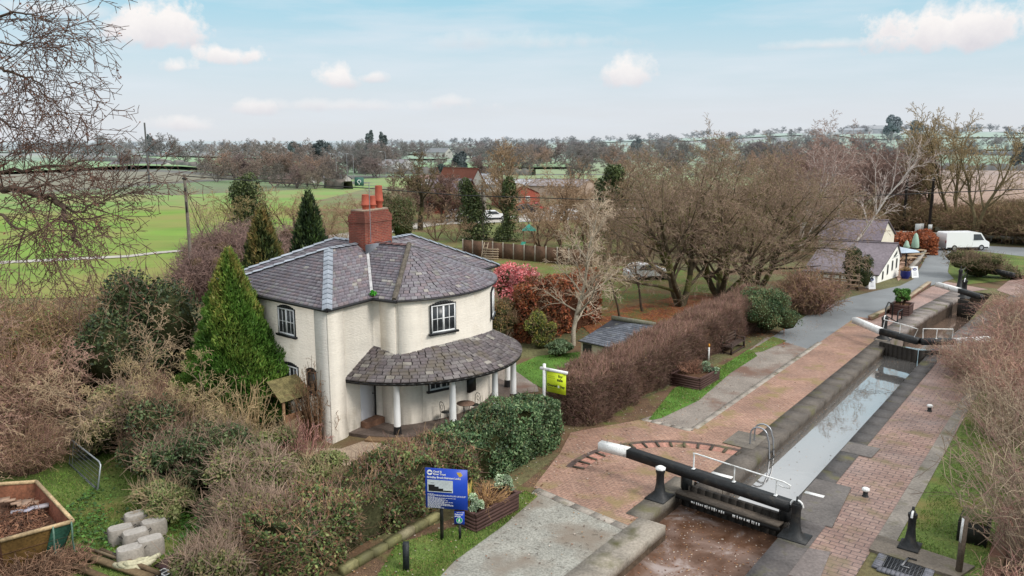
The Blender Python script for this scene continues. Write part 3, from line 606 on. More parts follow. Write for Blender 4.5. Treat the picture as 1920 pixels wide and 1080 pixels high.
def slates_ruled(mb, Bf, Tf, n_arc, seed, rows, wid=.34, pal=SLATE, mossy=.02, kmax=1.0, inward=None):
    rr = random.Random(seed)
    for r in range(rows):
        k0 = r / rows * kmax; k1 = min(kmax, (r + 1.14) / rows * kmax)
        pts0 = [Bf(i / n_arc).lerp(Tf(i / n_arc), k0) for i in range(n_arc + 1)]; pts1 = [Bf(i / n_arc).lerp(Tf(i / n_arc), k1) for i in range(n_arc + 1)]
        L = sum((a - b).length for a, b in zip(pts0, pts0[1:])); n = max(2, round(L / wid)); o = rr.random()
        cuts = [0] + [min(1, max(0, (i + o + rr.uniform(-.12, .12)) / n)) for i in range(n)] + [1]
        ev = lambda pts, x: pts[min(int(x * n_arc), n_arc - 1)].lerp(pts[min(int(x * n_arc), n_arc - 1) + 1], x * n_arc - min(int(x * n_arc), n_arc - 1))
        for a, b in zip(cuts, cuts[1:]):
            if b - a < .1 / n: continue
            g = .05 / n * .35; b0, b1, t0, t1 = ev(pts0, a + g), ev(pts0, b - g), ev(pts1, a + g), ev(pts1, b - g)
            up = (b1 - b0).cross(t0 - b0)
            if up.length < 1e-6: continue
            up.normalize(); up = up if up.z > 0 else -up
            slate_row(mb, rr, b0, b1, t0, t1, up, 9, pal, mossy=mossy, off=1)
def caps(mb, p, q, col, w=.17, piece=.45, lift=.05, seed=0, drop=.06):
    rr = random.Random(seed); p = Vector(p); q = Vector(q); d = q - p; n = max(1, round(d.length / piece)); dd = d.normalized(); sd_ = dd.cross(Vector((0, 0, 1))).normalized(); up = sd_.cross(dd)
    if up.z < 0: up = -up
    for i in range(n):
        a = p + d * (i / n); b = p + d * ((i + 1.06) / n); k = rr.uniform(.88, 1.1); c = tuple(x * k for x in col)
        A = a + up * (lift + .035); B = b + up * lift
        for s_ in (-1, 1):
            v = [A, A + sd_ * w * s_ - up * drop, B + sd_ * w * s_ - up * drop, B]
            mb.arr(v + [A - up * .03, A + sd_ * w * s_ - up * (drop + .03)], [(0, 1, 2, 3), (0, 1, 5, 4)], c)

house = thing('cottage', 'cream lock cottage with bowed front, slate roofs and a white-columned veranda', 'house', HA(0, 0, 0))
EZ, RZ = 5.67, 7.5
E0, E1, E2, E3 = HA(-6.05, 2.98, EZ), HA(-4.7, -5.2, EZ), HA(-3.3, 2.98, EZ), HA(-3.3, 4.15, EZ)
P1, P2, P3, Wp, Cc = HA(-2.6, 0, RZ), HA(.4, -2.3, RZ), HA(3.4, 0, RZ), HA(.05, 2.46, RZ), HA(0, 0, RZ)
E7, E7b, E8, E9, E10 = HA(4.9, 3.93, EZ), HA(4.9, 2.98, EZ), HA(7.2, 2.98, EZ), HA(7.2, -2.98, EZ), HA(3.3, -2.98, EZ)
E11, E12, Vf = HA(3.6, -6.3, EZ), HA(-3.6, -6.3, EZ), HA(-3.75, -5.7, EZ)
BC, BR = (.7, .3), 5.55
th0, th1 = math.asin(-4.0 / BR), math.asin(4.2 / BR)
arcp = lambda k, r=BR, z=EZ: HA(BC[0] + r * math.sin(th0 + (th1 - th0) * k), BC[1] + r * math.cos(th0 + (th1 - th0) * k), z)
# --- walls
WC = C(241, 232, 218, .9); WC2 = C(231, 225, 215, .9)
mb = MB(); rr = random.Random(5)
outer = [HA(-5.8, 2.75), HA(-3.05, 2.75), HA(-3.05, 3.98)] + [arcp(k / 24, 5.3, 0) for k in range(1, 24)] + [HA(4.65, 3.8), HA(4.65, 2.75), HA(6.9, 2.75), HA(6.9, -2.75), HA(3.1, -2.75), HA(3.4, -6.1), HA(-3.4, -6.1), HA(-3.6, -5.3), HA(-4.5, -5.0)]
mb.prism(outer, -.3, EZ - .04, WC, top=False)
def pil(a0, n0, a1, n1, d=.055, z0=-.3, z1=EZ - .05):
    p = HA(a0, n0); q = HA(a1, n1); dd = (q - p).normalized(); nn = Vector((dd.y, -dd.x, 0))
    mb.prism([p, p + nn * d, q + nn * d, q], z0, z1, WC, top=True)
pil(-5.86, 2.75, -4.95, 2.75, .06); pil(-3.05, 3.2, -3.05, 3.99, .05)
pl = HA(-5.8, 2.75); ql = HA(-4.5, -5.0); dl = (ql - pl).normalized(); nl = Vector((-dl.y, dl.x, 0)) * -1
if nl.dot(Vector((-.495, -.869, 0))) < 0: nl = -nl
mb.prism([pl, pl + nl * .06, pl + nl * .06 + dl * .8, pl + dl * .8][::-1], -.3, EZ - .05, WC2)
for k0, k1 in ((.02, .13),):
    mb.prism([arcp(k0, 5.3, 0), arcp(k0, 5.35, 0), arcp((k0 + k1) / 2, 5.35, 0), arcp(k1, 5.35, 0), arcp(k1, 5.3, 0)][::-1], -.3, EZ - .05, WC)
mb.build('wall', m_lime, house)
# --- roof
roof = MB(); under = C(70, 66, 72)
roof.poly([p - Vector((0, 0, .02)) for p in (E0, E2, Cc, P1)], under); roof.poly([p - Vector((0, 0, .02)) for p in (E0, P1, E1)], under)
slates_plane(roof, [E0, E2, Cc, P1], 1); slates_plane(roof, [E1, E0, P1], 2); slates_plane(roof, [E2, E3, Wp, Cc], 3)
def rq(a, b, c, d, seed, rows=17):
    roof.poly([p - Vector((0, 0, .03)) for p in (a, b, c, d)], under)
    slates_ruled(roof, lambda k: a.lerp(b, k), lambda k: d.lerp(c, k), 8, seed, rows)
roof.poly([p - Vector((0, 0, .03)) for p in (E2, E3, Wp, Cc)], under)
rq(E7, E7b, Cc, Wp, 4); rq(E7b, E8, P3, Cc, 5); rq(E8, E9, P3, P3, 6); rq(E9, E10, Cc, P3, 7, 10); rq(E10, E11, P2, Cc, 8, 10); rq(E11, E12, P2, P2, 9, 10); rq(E12, Vf, Cc, P2, 10); rq(Vf, E1, P1, Cc, 11)
for k in range(24): roof.poly([arcp(k / 24) - Vector((0, 0, .03)), arcp((k + 1) / 24) - Vector((0, 0, .03)), Wp - Vector((0, 0, .03))], under)
slates_ruled(roof, arcp, lambda k: Wp, 24, 12, 19, .3, kmax=.99)
ro = roof.build('roof', m_slate, house)
mb = MB(); LD = C(172, 180, 190)
caps(mb, E0, P1, LD, .2, .37, .055, 1, .09); caps(mb, P1, Cc, C(160, 164, 172), .19, .42, .05, 2); caps(mb, E1, P1, LD, .17, .55, .06, 3); caps(mb, E12, P2, LD, .17, .55, .06, 4)
caps(mb, P2, Cc, LD, .17, .45, .05, 5); caps(mb, Cc, P3, LD, .17, .4, .05, 6); caps(mb, P3, E8, C(160, 168, 178), .17, .5, .06, 7)
mb.build('ridge_cap', m_lead, ro)
mb = MB(); caps(mb, E7, Wp, C(78, 74, 74), .1, .6, .03, 8, .05); caps(mb, Wp, Cc, C(140, 110, 108), .15, .38, .05, 10); mb.build('ridge_tile', m_lead, ro)
mb = MB(); npt = 14; rr = random.Random(3)
mb.tube([E3.lerp(Wp, k / npt) + Vector((0, 0, .05 + rr.uniform(-.01, .012))) for k in range(npt + 1)], [.115 + rr.uniform(-.012, .012) for k in range(npt + 1)], 8, C(108, 100, 90)); mb.build('mossy_hip_roll', M('mossy_mortar', .95, n1=(4, .4), n2=(18, .4), bump=(14, .9, .03)), ro, True)
mb = MB(); vd = (Cc - E2); vs = Vector((vd.y, -vd.x, 0)).normalized() * .06
for k in range(8):
    a = E2 + vd * (.03 + k * .12); b = E2 + vd * (.03 + (k + .97) * .12); kk = rr.uniform(.75, 1.1); mb.arr([a - vs + Vector((0, 0, .07)), a + vs + Vector((0, 0, .07)), b + vs + Vector((0, 0, .07)), b - vs + Vector((0, 0, .07))], [(0, 1, 2, 3)], tuple(q * kk for q in C(206, 204, 204)))
mb.build('valley_flashing', m_lead, ro)
# --- gutters and soffit
mb = MB(); zo = Vector((0, 0, -.06))
def gut(pts, r=.062): mb.tube([p + zo for p in pts], r, 8, (.012, .012, .013))
gut([E1, E0]); gut([E0, E2]); gut([E2, E3 + (E3 - E2).normalized() * .12]); gut([arcp(k / 24, BR - .02) for k in range(25)], .035); gut([E7b, E8 + (E8 - E7b).normalized() * .05]); gut([E8, E9]); gut([E12, E1])
mb.build('gutter', m_black, house)
mb = MB(); sp = [E0, E2, E3] + [arcp(k / 24) for k in range(1, 24)] + [E7, E7b, E8, E9, E10, E11, E12, Vf, E1]
ctr = HA(0, 0, EZ - .05)
for a, b in zip(sp, sp[1:] + sp[:1]): mb.poly([a - Vector((0, 0, .05)), ctr, b - Vector((0, 0, .05))], C(60, 54, 50))
mb.build('soffit', m_wood, house)
# --- chimney
ch = MB(); CA = HA(.25, .1); ca, cn = 1.95, .98
UVs = []
def chbox(a, n, z0, z1):
    h = [(-a / 2, n / 2), (a / 2, n / 2), (a / 2, -n / 2), (-a / 2, -n / 2)]
    pts = [HA(.2 + x, .1 + y) for x, y in h][::-1]
    base = len(UVs)
    for i in range(4):
        p, q = pts[i], pts[(i + 1) % 4]; L = (q - p).length; o = i * 3.3
        ch.arr([(p.x, p.y, z0), (q.x, q.y, z0), (q.x, q.y, z1), (p.x, p.y, z1)], [(0, 1, 2, 3)], (.3, .1, .07)); UVs.extend([(o, z0), (o + L, z0), (o + L, z1), (o, z1)])
    ch.arr([(p.x, p.y, z1) for p in pts], [(0, 1, 2, 3)], (.3, .1, .07)); UVs.extend([(p.x, p.y) for p in pts])
chbox(ca, cn, 6.7, 8.48); chbox(ca + .07, cn + .07, 8.48, 8.56); chbox(ca + .03, cn + .03, 8.56, 8.78); chbox(ca - .06, cn - .06, 8.78, 8.86); chbox(ca - .16, cn - .16, 8.86, 9.0)
cho = ch.build('chimney', m_redbrick, house); uvl = cho.data.uv_layers.new(name='UVMap')
uvl.data.foreach_set('uv', np.array(UVs, np.float32).ravel())
mb = MB(); mb.box(HA(.2, .1, 9.03), (ca - .2, cn - .2, .08), HAA, C(170, 150, 130)); mb.build('mortar_flaunching', m_stone, cho)
for (a, n, h, r) in ((-.45, .12, .72, .19), (.12, .05, .62, .18), (.62, .05, 1.08, .2)):
    mb = MB(); mb.lathe(HA(.2 + a, .1 + n, 9.04), [(r * .8, 0), (r * .85, h * .28), (r * 1.12, h * .31), (r * 1.12, h * .36), (r * .98, h * .4), (r * .84, h * .96), (r * .86, h), (r * .62, h), (r * .6, h - .25)], 14, C(188, 96, 74)); mb.build('chimney_pot', m_pot, cho, True)
mb = MB(); ap = HA(-.55, .72, 0); mb.tube([(ap.x, ap.y, 7.6), (ap.x, ap.y, 10.35)], .018, 5, C(150, 150, 155)); mb.tube([(ap.x - .25, ap.y, 10.2), (ap.x + .3, ap.y + .1, 10.2)], .01, 4, C(150, 150, 155)); mb.build('aerial', m_lead, cho)
mb = MB(); mb.prism([HA(-.95, .72), HA(.95, .72), HA(.0, .86)], 7.0, 7.52, C(150, 152, 160)); mb.build('lead_flashing', m_lead, cho)
# --- windows
def ray(px, py):
    u = (px - 960) / F; v = (py - 540) / F; return Vector((u, _c - v * _s, -_s - v * _c))
def on_plane(px, py, p, q):
    d = ray(px, py); e = (q - p); n = Vector((e.y, -e.x, 0)); t = n.dot(Vector((p.x, p.y, 0))) / n.dot(Vector((d.x, d.y, 0))); return Vector((d.x * t, d.y * t, CAMH + d.z * t))
def on_bow(px, py, R):
    d = ray(px, py); c = HA(*BC); a = d.x ** 2 + d.y ** 2; b = -2 * (d.x * c.x + d.y * c.y); cc_ = c.x ** 2 + c.y ** 2 - R * R; t = (-b - math.sqrt(max(0, b * b - 4 * a * cc_))) / (2 * a); return Vector((d.x * t, d.y * t, CAMH + d.z * t))
def window(c, nrm, w_, h_, nx=4, ny=2, mull=True, arch=True, fc=(.78, .78, .77), lab=None):
    """frame, panes, arched head and sill written in the wall's frame"""
    x = Vector((-nrm.y, nrm.x, 0)); z = Vector((0, 0, 1)); R = lambda a, o, b: c + x * a + nrm * o + z * b
    def rb(mb, a0, a1, b0, b1, o0, o1, col):
        V = [R(a, o, b) for o in (o0, o1) for a, b in ((a0, b0), (a1, b0), (a1, b1), (a0, b1))]; mb.arr(V, BOXF, col)
    hw, hh = w_ / 2, h_ / 2; mb = MB(); fw = .05
    rb(mb, -hw, -hw + fw, -hh, hh, .0, .05, fc); rb(mb, hw - fw, hw, -hh, hh, .0, .05, fc); rb(mb, -hw + fw, hw - fw, hh - fw, hh, .0, .05, fc); rb(mb, -hw + fw, hw - fw, -hh, -hh + fw * 1.4, .0, .052, fc)
    if mull: rb(mb, -.045, .045, -hh + fw, hh - fw, .0, .045, fc)
    for i in range(1, nx):
        if mull and i * 2 == nx: continue
        a = -hw + w_ * i / nx; rb(mb, a - .014, a + .014, -hh + fw, hh - fw, 0, .03, fc)
    for j in range(1, ny):
        b = -hh + h_ * j / ny; rb(mb, -hw + fw, hw - fw, b - .014, b + .014, 0, .032, fc)
    f = mb.build('window', m_white, house)
    mb = MB(); rb(mb, -hw + .02, hw - .02, -hh + .02, hh - .02, -.02, .012, (.03, .03, .03)); mb.build('pane', m_glass, f)
    mb = MB(); bk = (.014, .014, .015)
    rb(mb, -hw - .05, -hw, -hh, hh, -.01, .03, bk); rb(mb, hw, hw + .05, -hh, hh, -.01, .03, bk)
    if arch:
        for i in range(10):
            a0 = -hw - .05 + (w_ + .1) * i / 10; a1 = -hw - .05 + (w_ + .1) * (i + 1) / 10; am = (a0 + a1) / 2 / (hw + .05); rb(mb, a0, a1, hh, hh + .02 + .14 * (1 - am * am), -.01, .034, bk)
    else: rb(mb, -hw - .05, hw + .05, hh, hh + .05, -.01, .03, bk)
    mb.build('window_surround', m_black, f)
    mb = MB(); rb(mb, -hw - .14, hw + .14, -hh - .09, -hh, -.02, .12, bk); mb.build('sill', m_black, f)
    return f
pw, qw = HA(-5.8, 2.75), HA(-4.5, -5.0)
a = on_plane(538, 603, pw, qw); window(a, nl, 1.12, 1.12)
a = on_plane(545, 712, pw, qw); window(a, nl, 1.12, 1.25)
a = on_plane(586, 716, pw, qw); window(a, nl, .62, .9, 2, 2, False, True, C(120, 96, 84))
a = on_bow(830.5, 596, 5.31); cb = HA(*BC); nb = Vector((a.x - cb.x, a.y - cb.y, 0)).normalized(); window(a + nb * .015, nb, 1.22, 1.2)
tA = math.radians(27); pA = HA(BC[0] + 5.31 * math.sin(tA), BC[1] + 5.31 * math.cos(tA), 4.55); nA = Vector((pA.x - cb.x, pA.y - cb.y, 0)).normalized(); window(pA + nA * .015, nA, 1.2, 1.2)
a = on_bow(826, 716, 5.31); nb = Vector((a.x - cb.x, a.y - cb.y, 0)).normalized(); window(Vector((a.x, a.y, 1.9)) + nb * .015, nb, 1.15, .75)
# --- door, steps
mb = MB(); p = HA(-4.02, 2.76, .42); q = HA(-3.14, 2.76, .42); mb.prism([HA(-4.02, 2.74), HA(-3.16, 2.74), HA(-3.16, 2.80), HA(-4.02, 2.80)][::-1], .42, 2.4, C(226, 226, 230, .85)); d_ = mb.build('door', m_white, house)
mb = MB(); k_ = HA(-3.27, 2.83, 1.42); mb.lathe(k_, [(.03, 0), (.035, .03), (.0, .06)], 8, (.02, .02, .02)); mb.build('door_handle', m_black, d_)
mb = MB(); mb.prism([HA(-3.15, 2.74), HA(-3.07, 2.74), HA(-3.07, 2.83), HA(-3.15, 2.83)][::-1], .42, 2.45, (.014, .014, .015)); mb.build('door_jamb', m_black, house)
mb = MB(); SB = C(126, 94, 76)
mb.prism([HA(-4.1, 2.8), HA(-3.06, 2.8), HA(-3.06, 3.3), HA(-4.1, 3.15)][::-1], -.1, .4, SB); mb.build('door_step', m_flag, house)
VC = (.26, 2.27)
vp = lambda deg, r, z: HA(VC[0] + r * math.sin(math.radians(deg)), VC[1] + r * math.cos(math.radians(deg)), z)
mb = MB(); ring = [vp(-84 + k * 168 / 28, 5.12, 0) for k in range(29)]
mb.prism(ring + [HA(4.5, 1.0), HA(-4, 1.0)], -.1, .14, C(112, 98, 90)); mb.prism([vp(-74 + k * 3, 5.55, 0) for k in range(10)] + [vp(-47 - k * 3, 5.0, 0) for k in range(10)], -.1, .1, C(138, 112, 84)); mb.build('veranda_floor', m_flag, house)
# --- veranda roof on columns
vz = lambda r: 2.5 + .52 * (5.25 - r)
ver = MB(); a0, a1 = -86, 88
Bf = lambda k: vp(a0 + (a1 - a0) * k, 5.25, vz(5.25)); Tf = lambda k: vp(a0 + (a1 - a0) * k, 3.1, vz(3.1))
for k in range(40):
    ver.poly([Bf(k / 40) - Vector((0, 0, .03)), Bf((k + 1) / 40) - Vector((0, 0, .03)), Tf((k + 1) / 40) - Vector((0, 0, .03)), Tf(k / 40) - Vector((0, 0, .03))], C(52, 46, 44))
VS = [C(*c) for c in ((114, 105, 106), (108, 98, 99), (119, 110, 110), (102, 94, 95), (122, 114, 114), (111, 100, 101), (128, 121, 119))]
slates_ruled(ver, Bf, Tf, 40, 21, 12, .36, VS, .05)
m_slate2 = M('old_slate', .55, gain=1.06, n1=(.9, .18), n2=(12, .25), bump=(18, .5, .01), tint=(C(112, 102, 88), 1.5, .5, .72))
vr = ver.build('veranda_roof', m_slate2, house)
mb = MB()
for k in range(40):
    A_, B_ = vp(a0 + (a1 - a0) * k / 40, 5.2, 2.40), vp(a0 + (a1 - a0) * (k + 1) / 40, 5.2, 2.40); mb.bar(A_, B_, .05, .1, (.014, .013, .012))
    A_, B_ = vp(a0 + (a1 - a0) * k / 40, 4.85, 2.36), vp(a0 + (a1 - a0) * (k + 1) / 40, 4.85, 2.36); mb.bar(A_, B_, .12, .12, (.02, .018, .016))
mb.build('fascia', m_black, vr)
for dg in (-60.5, -32.5, -4.5, 24, 50):
    p = vp(dg, 4.85, 0); mb = MB(); mb.lathe((p.x, p.y, .5), [(.15, 0), (.145, .6), (.13, 1.72), (.155, 1.74), (.155, 1.8)], 8, (.8, .8, .79)); c_ = mb.build('column', m_white, house)
    mb = MB(); mb.lathe((p.x, p.y, .1), [(.17, 0), (.17, .1), (.155, .4)], 8, (.014, .014, .016)); mb.build('column_base', m_black, c_)
mb = MB(); a = on_bow(882, 719, 5.31); nb = Vector((a.x - cb.x, a.y - cb.y, 0)).normalized(); mb.box(a + nb * .06, (.5, .14, .72), math.atan2(nb.y, nb.x) + PI / 2, (.016, .015, .014)); mb.build('shutter', m_black, house)
# --- little timber porch on the side wall
pc_ = on_plane(560, 760, pw, qw); pc_ = Vector((pc_.x, pc_.y, 0)); por = house
ex = dl; ey = nl
PQ = lambda a, o, z: pc_ + ex * a + ey * o + Vector((0, 0, z))
mb = MB(); mb.poly([PQ(-.8, 1.3, 1.9), PQ(.8, 1.3, 1.9), PQ(0, 1.3, 2.5)], C(150, 108, 82)); po = mb.build('side_porch', m_wood, house)
for a in (-.75, .75):
    for o in (.05, 1.25): mb = MB(); mb.bar(PQ(a, o, 0), PQ(a, o, 1.95), .1, .1, C(150, 118, 88)); mb.build('porch_post', m_wood, po)
mb = MB(); mb.poly([PQ(-.95, 1.5, 1.85), PQ(0, 1.5, 2.55), PQ(0, 0, 2.55), PQ(-.95, 0, 1.85)], C(126, 116, 78)); mb.poly([PQ(.95, 1.5, 1.85), PQ(.95, 0, 1.85), PQ(0, 0, 2.55), PQ(0, 1.5, 2.55)], C(206, 180, 146)); mb.build('porch_roof', M('mossy_board', .95, n1=(4, .4), n2=(20, .4), bump=(14, .9, .04)), po)
mb = MB(); mb.poly([PQ(.76, .1, .1), PQ(.76, 1.2, .1), PQ(.76, 1.2, 1.9), PQ(.76, .1, 1.9)], C(160, 120, 90)); mb.poly([PQ(-.76, .1, .1), PQ(-.76, 1.2, .1), PQ(-.76, 1.2, 1.2), PQ(-.76, .1, 1.2)], C(160, 120, 90)); mb.build('porch_side', m_wood, po)
# ================================================================== VEGETATION
m_bark = M('bark', .95, n1=(2.5, .3), n2=(18, .3), bump=(16, .6, .03))
m_twig = M('twigs', .95, n1=(.8, .22), n2=None, rnd=.10, gain=1.5)
m_leaf = M('leaves', .55, n1=(.9, .25), n2=None, rnd=.10, spec=.35, trans=.18, gain=1.75)
m_core = M('shade_core_and_soil', 1.0, n1=(2, .4), n2=(14, .4), spec=0, gain=1.7)  # painted shade for solid cores filling the foliage; also colours soil and grating pit
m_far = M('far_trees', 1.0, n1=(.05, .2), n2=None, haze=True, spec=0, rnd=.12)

def frame(d):
    r = Vector((0, 0, 1)) if abs(d.z) < .9 else Vector((1, 0, 0)); a = d.cross(r).normalized(); return a, a.cross(d)
class Tree:
    def __init__(s, seed, kids=(9, 6, 5, 4), ang=(55, 48, 45, 50), lenr=(.5, .5, .5, .45), up=(.05, .06, .05, .02), wob=.14, rmin=.011, taper=.55, spread0=.28, nseg=(7, 4, 3, 2, 2)):
        s.r = random.Random(seed); s.kids = kids; s.ang = ang; s.lenr = lenr; s.up = up; s.wob = wob; s.rmin = rmin; s.taper = taper; s.clear = spread0; s.nseg = nseg; s.seg = []
    def branch(s, p, d, L, r, lv):
        r_ = s.r; n = s.nseg[min(lv, len(s.nseg) - 1)]; st = L / n; last = lv >= len(s.kids)
        k = 0 if last else s.kids[lv]; start = s.clear if lv == 0 else .2
        nodes = []
        for i in range(n):
            d = (d + Vector((r_.gauss(0, s.wob), r_.gauss(0, s.wob), r_.gauss(0, s.wob) + s.up[min(lv, len(s.up) - 1)]))).normalized()
            q = p + d * st; ra = max(s.rmin, r * (1 - (1 - s.taper * .5) * i / n)); rb = max(s.rmin * .8, r * (1 - (1 - s.taper * .5) * (i + 1) / n))
            s.seg.append((p, q, ra, rb, lv)); nodes.append((p, q, d, i / n, rb)); p = q
        for j in range(k):
            f = start + (1 - start) * (j + r_.random()) / k; i = min(n - 1, int(f * n)); a, b, dd, _, rr_ = nodes[i]; o = a.lerp(b, f * n - i)
            e1, e2 = frame(dd); az = j * 2.4 + r_.uniform(-.6, .6); th = math.radians(s.ang[lv] * r_.uniform(.65, 1.25)) * (1 - .35 * f * (lv == 0))
            nd = (dd * math.cos(th) + (e1 * math.cos(az) + e2 * math.sin(az)) * math.sin(th)).normalized()
            s.branch(o, nd, L * s.lenr[lv] * r_.uniform(.65, 1.15) * (1.15 - .45 * f), max(s.rmin, rr_ * r_.uniform(.5, .7)), lv + 1)
    def emit(s, mb, lo, hi, c0, c1, sides=3, jit=.15, moss=None):
        q = [x for x in s.seg if lo <= x[4] <= hi]
        if not q: return
        rg = np.random.default_rng(len(q)); n = len(q); lv = np.array([x[4] for x in q]); k = np.clip(lv / max(1, len(s.kids)), 0, 1)[:, None]
        col = (np.array(c0)[None] * (1 - k) + np.array(c1)[None] * k) * rg.uniform(1 - jit, 1 + jit, (n, 1))
        if moss is not None:
            mm = (rg.uniform(0, 1, (n, 1)) < moss[1]) * .7; col = col * (1 - mm) + np.array(moss[0])[None] * mm
        mb.segs([x[0] for x in q], [x[1] for x in q], [x[2] for x in q], [x[3] for x in q], col, sides)

def tree(name, label, loc, H, r0, seed, c0, c1, group=None, lean=(0, 0), cat='tree', moss=None, stems=1, splay=.25, scale=(1, 1, 1), ivy=None, rz=0, tfrac=.62, **kw):
    """trunk with limbs, and a crown of branches and twigs"""
    t = thing(name, label, cat, loc, rz, group); t.scale = scale
    tr = Tree(seed, **kw); rr = random.Random(seed + 1)
    for k in range(stems):
        az = k * 2 * PI / max(1, stems) + rr.uniform(-.4, .4); sp = splay if stems > 1 else 0
        d = Vector((lean[0] + sp * math.cos(az), lean[1] + sp * math.sin(az), 1)).normalized()
        tr.branch(Vector((.12 * math.cos(az) * (stems > 1), .12 * math.sin(az) * (stems > 1), -.1)), d, H * tfrac * rr.uniform(.88, 1.08), r0, 0)
    a = MB(); tr.emit(a, 0, 1, c0, c1, 6, .1, moss); bl(a, 'trunk', m_bark, t)
    b = MB(); tr.emit(b, 2, 9, c0, c1, 3, .2, moss); bl(b, 'crown', m_twig, t)
    if ivy:
        rg = np.random.default_rng(seed); zlo, zhi, rad, n = ivy; nl = 13; cz = rg.uniform(zlo, zhi, nl); fz = (cz - zlo) / (zhi - zlo); cr = rad * (.95 - .55 * fz) * rg.uniform(.5, .95, nl); ca = rg.uniform(0, 6.28, nl); co_ = rad * .5 * rg.uniform(.1, 1, nl); li = rg.integers(0, nl, n); v = rg.normal(size=(n, 3)); v /= np.linalg.norm(v, axis=1, keepdims=True)
        P = np.stack([co_ * np.cos(ca) + lean[0] * cz, co_ * np.sin(ca) + lean[1] * cz, cz], 1)[li] + v * (cr[li] * rg.uniform(.3, 1.15, n) ** .5)[:, None] * np.array([[1, 1, 1.5]]); P[:, 2] = np.maximum(P[:, 2], .05); pal = np.array([C(62, 72, 44), C(78, 92, 52), C(52, 60, 38), C(98, 106, 66)])
        m = MB(); m.leaves(P, .11, pal[rg.integers(0, 4, n)], rg, .75); bl(m, 'ivy', m_leaf, t)
    return t

def lump_pts(rg, n, rx, ry, h, nl=14, z0=.0, rad=(.28, .5)):
    cs = []
    for _ in range(nl):
        a = rg.uniform(0, 2 * PI); q = math.sqrt(rg.uniform(0, 1)) * .75; zz = rg.uniform(.2, .78); cs.append((q * math.cos(a) * rx * (1.1 - .45 * zz), q * math.sin(a) * ry * (1.1 - .45 * zz), z0 + zz * h, rg.uniform(*rad)))
    cs = np.array(cs); i = rg.integers(0, nl, n); v = rg.normal(size=(n, 3)); v /= np.linalg.norm(v, axis=1, keepdims=True); v[:, 2] = np.where(v[:, 2] < -.3, -v[:, 2], v[:, 2])
    rr_ = cs[i, 3][:, None] * rg.uniform(.72, 1.06, (n, 1)); P = cs[i, :3] + v * rr_ * np.array([[rx, ry, h * .62]]); P[:, 2] = np.maximum(P[:, 2], .02)
    return P, v, i, cs
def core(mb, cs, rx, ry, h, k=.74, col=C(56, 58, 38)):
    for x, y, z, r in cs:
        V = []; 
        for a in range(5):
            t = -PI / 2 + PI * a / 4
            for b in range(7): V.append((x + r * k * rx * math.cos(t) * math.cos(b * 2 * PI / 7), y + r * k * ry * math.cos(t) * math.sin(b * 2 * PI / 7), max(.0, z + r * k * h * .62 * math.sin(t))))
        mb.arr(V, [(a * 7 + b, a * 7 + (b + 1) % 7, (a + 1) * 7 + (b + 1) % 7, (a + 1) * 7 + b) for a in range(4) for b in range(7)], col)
def shrub(name, label, loc, rx, ry, h, n, leaf, pal, seed, group=None, twig=None, nl=14, rz=0, cat='shrub', aspect=.55, parts=True):
    """leafy shrub: foliage in clumps over stems and a dark core painted as inner shade; twig = (count, colour, length) for bare shoots"""
    t = thing(name, label, cat, loc, rz, group); rg = np.random.default_rng(seed)
    P, v, i, cs = lump_pts(rg, n, rx, ry, h, nl); pal = np.array(pal); tone = rg.uniform(.7, 1.25, nl)[i][:, None]
    col = pal[np.clip((rg.uniform(0, len(pal), n) * .55 + (i % len(pal)) * .5).astype(int), 0, len(pal) - 1)] * tone
    m = MB(); m.leaves(P, leaf, col, rg, aspect); bl(m, 'foliage', m_leaf, t)
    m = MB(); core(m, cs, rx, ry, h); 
    for k in range(5): a = rg.uniform(0, 6.28); m.tube([(0.1 * math.cos(a), .1 * math.sin(a), 0), (rx * .5 * math.cos(a), ry * .5 * math.sin(a), h * .6)], [.04, .02], 5, C(70, 56, 44))
    bl(m, 'stem_and_shade_core', m_core, t)
    if twig:
        k, tc_, tl = twig; q = rg.integers(0, n, k); d = v[q] * .45 + rg.normal(size=(k, 3)) * .75 + np.array([[0, 0, .5]]); d /= np.linalg.norm(d, axis=1, keepdims=True); ln = rg.uniform(.4, 1.2, (k, 1)) * tl
        P0 = P[q] - d * .1; P1 = P0 + d * ln * .6; P2 = P1 + (d + rg.normal(size=(k, 3)) * .25) * ln * .5
        cc_ = np.array(tc_)[None] * rg.uniform(.7, 1.2, (k, 1)); m = MB(); m.segs(P0, P1, np.full(k, .011), np.full(k, .009), cc_); m.segs(P1, P2, np.full(k, .009), np.full(k, .006), cc_)
        k2 = k; b0 = P0 + (P1 - P0) * rg.uniform(.3, 1, (k, 1)); m.segs(b0, b0 + (d + rg.normal(size=(k, 3)) * .6) * ln * .35, np.full(k, .007), np.full(k, .005), cc_); bl(m, 'shoots', m_twig, t)
    return t
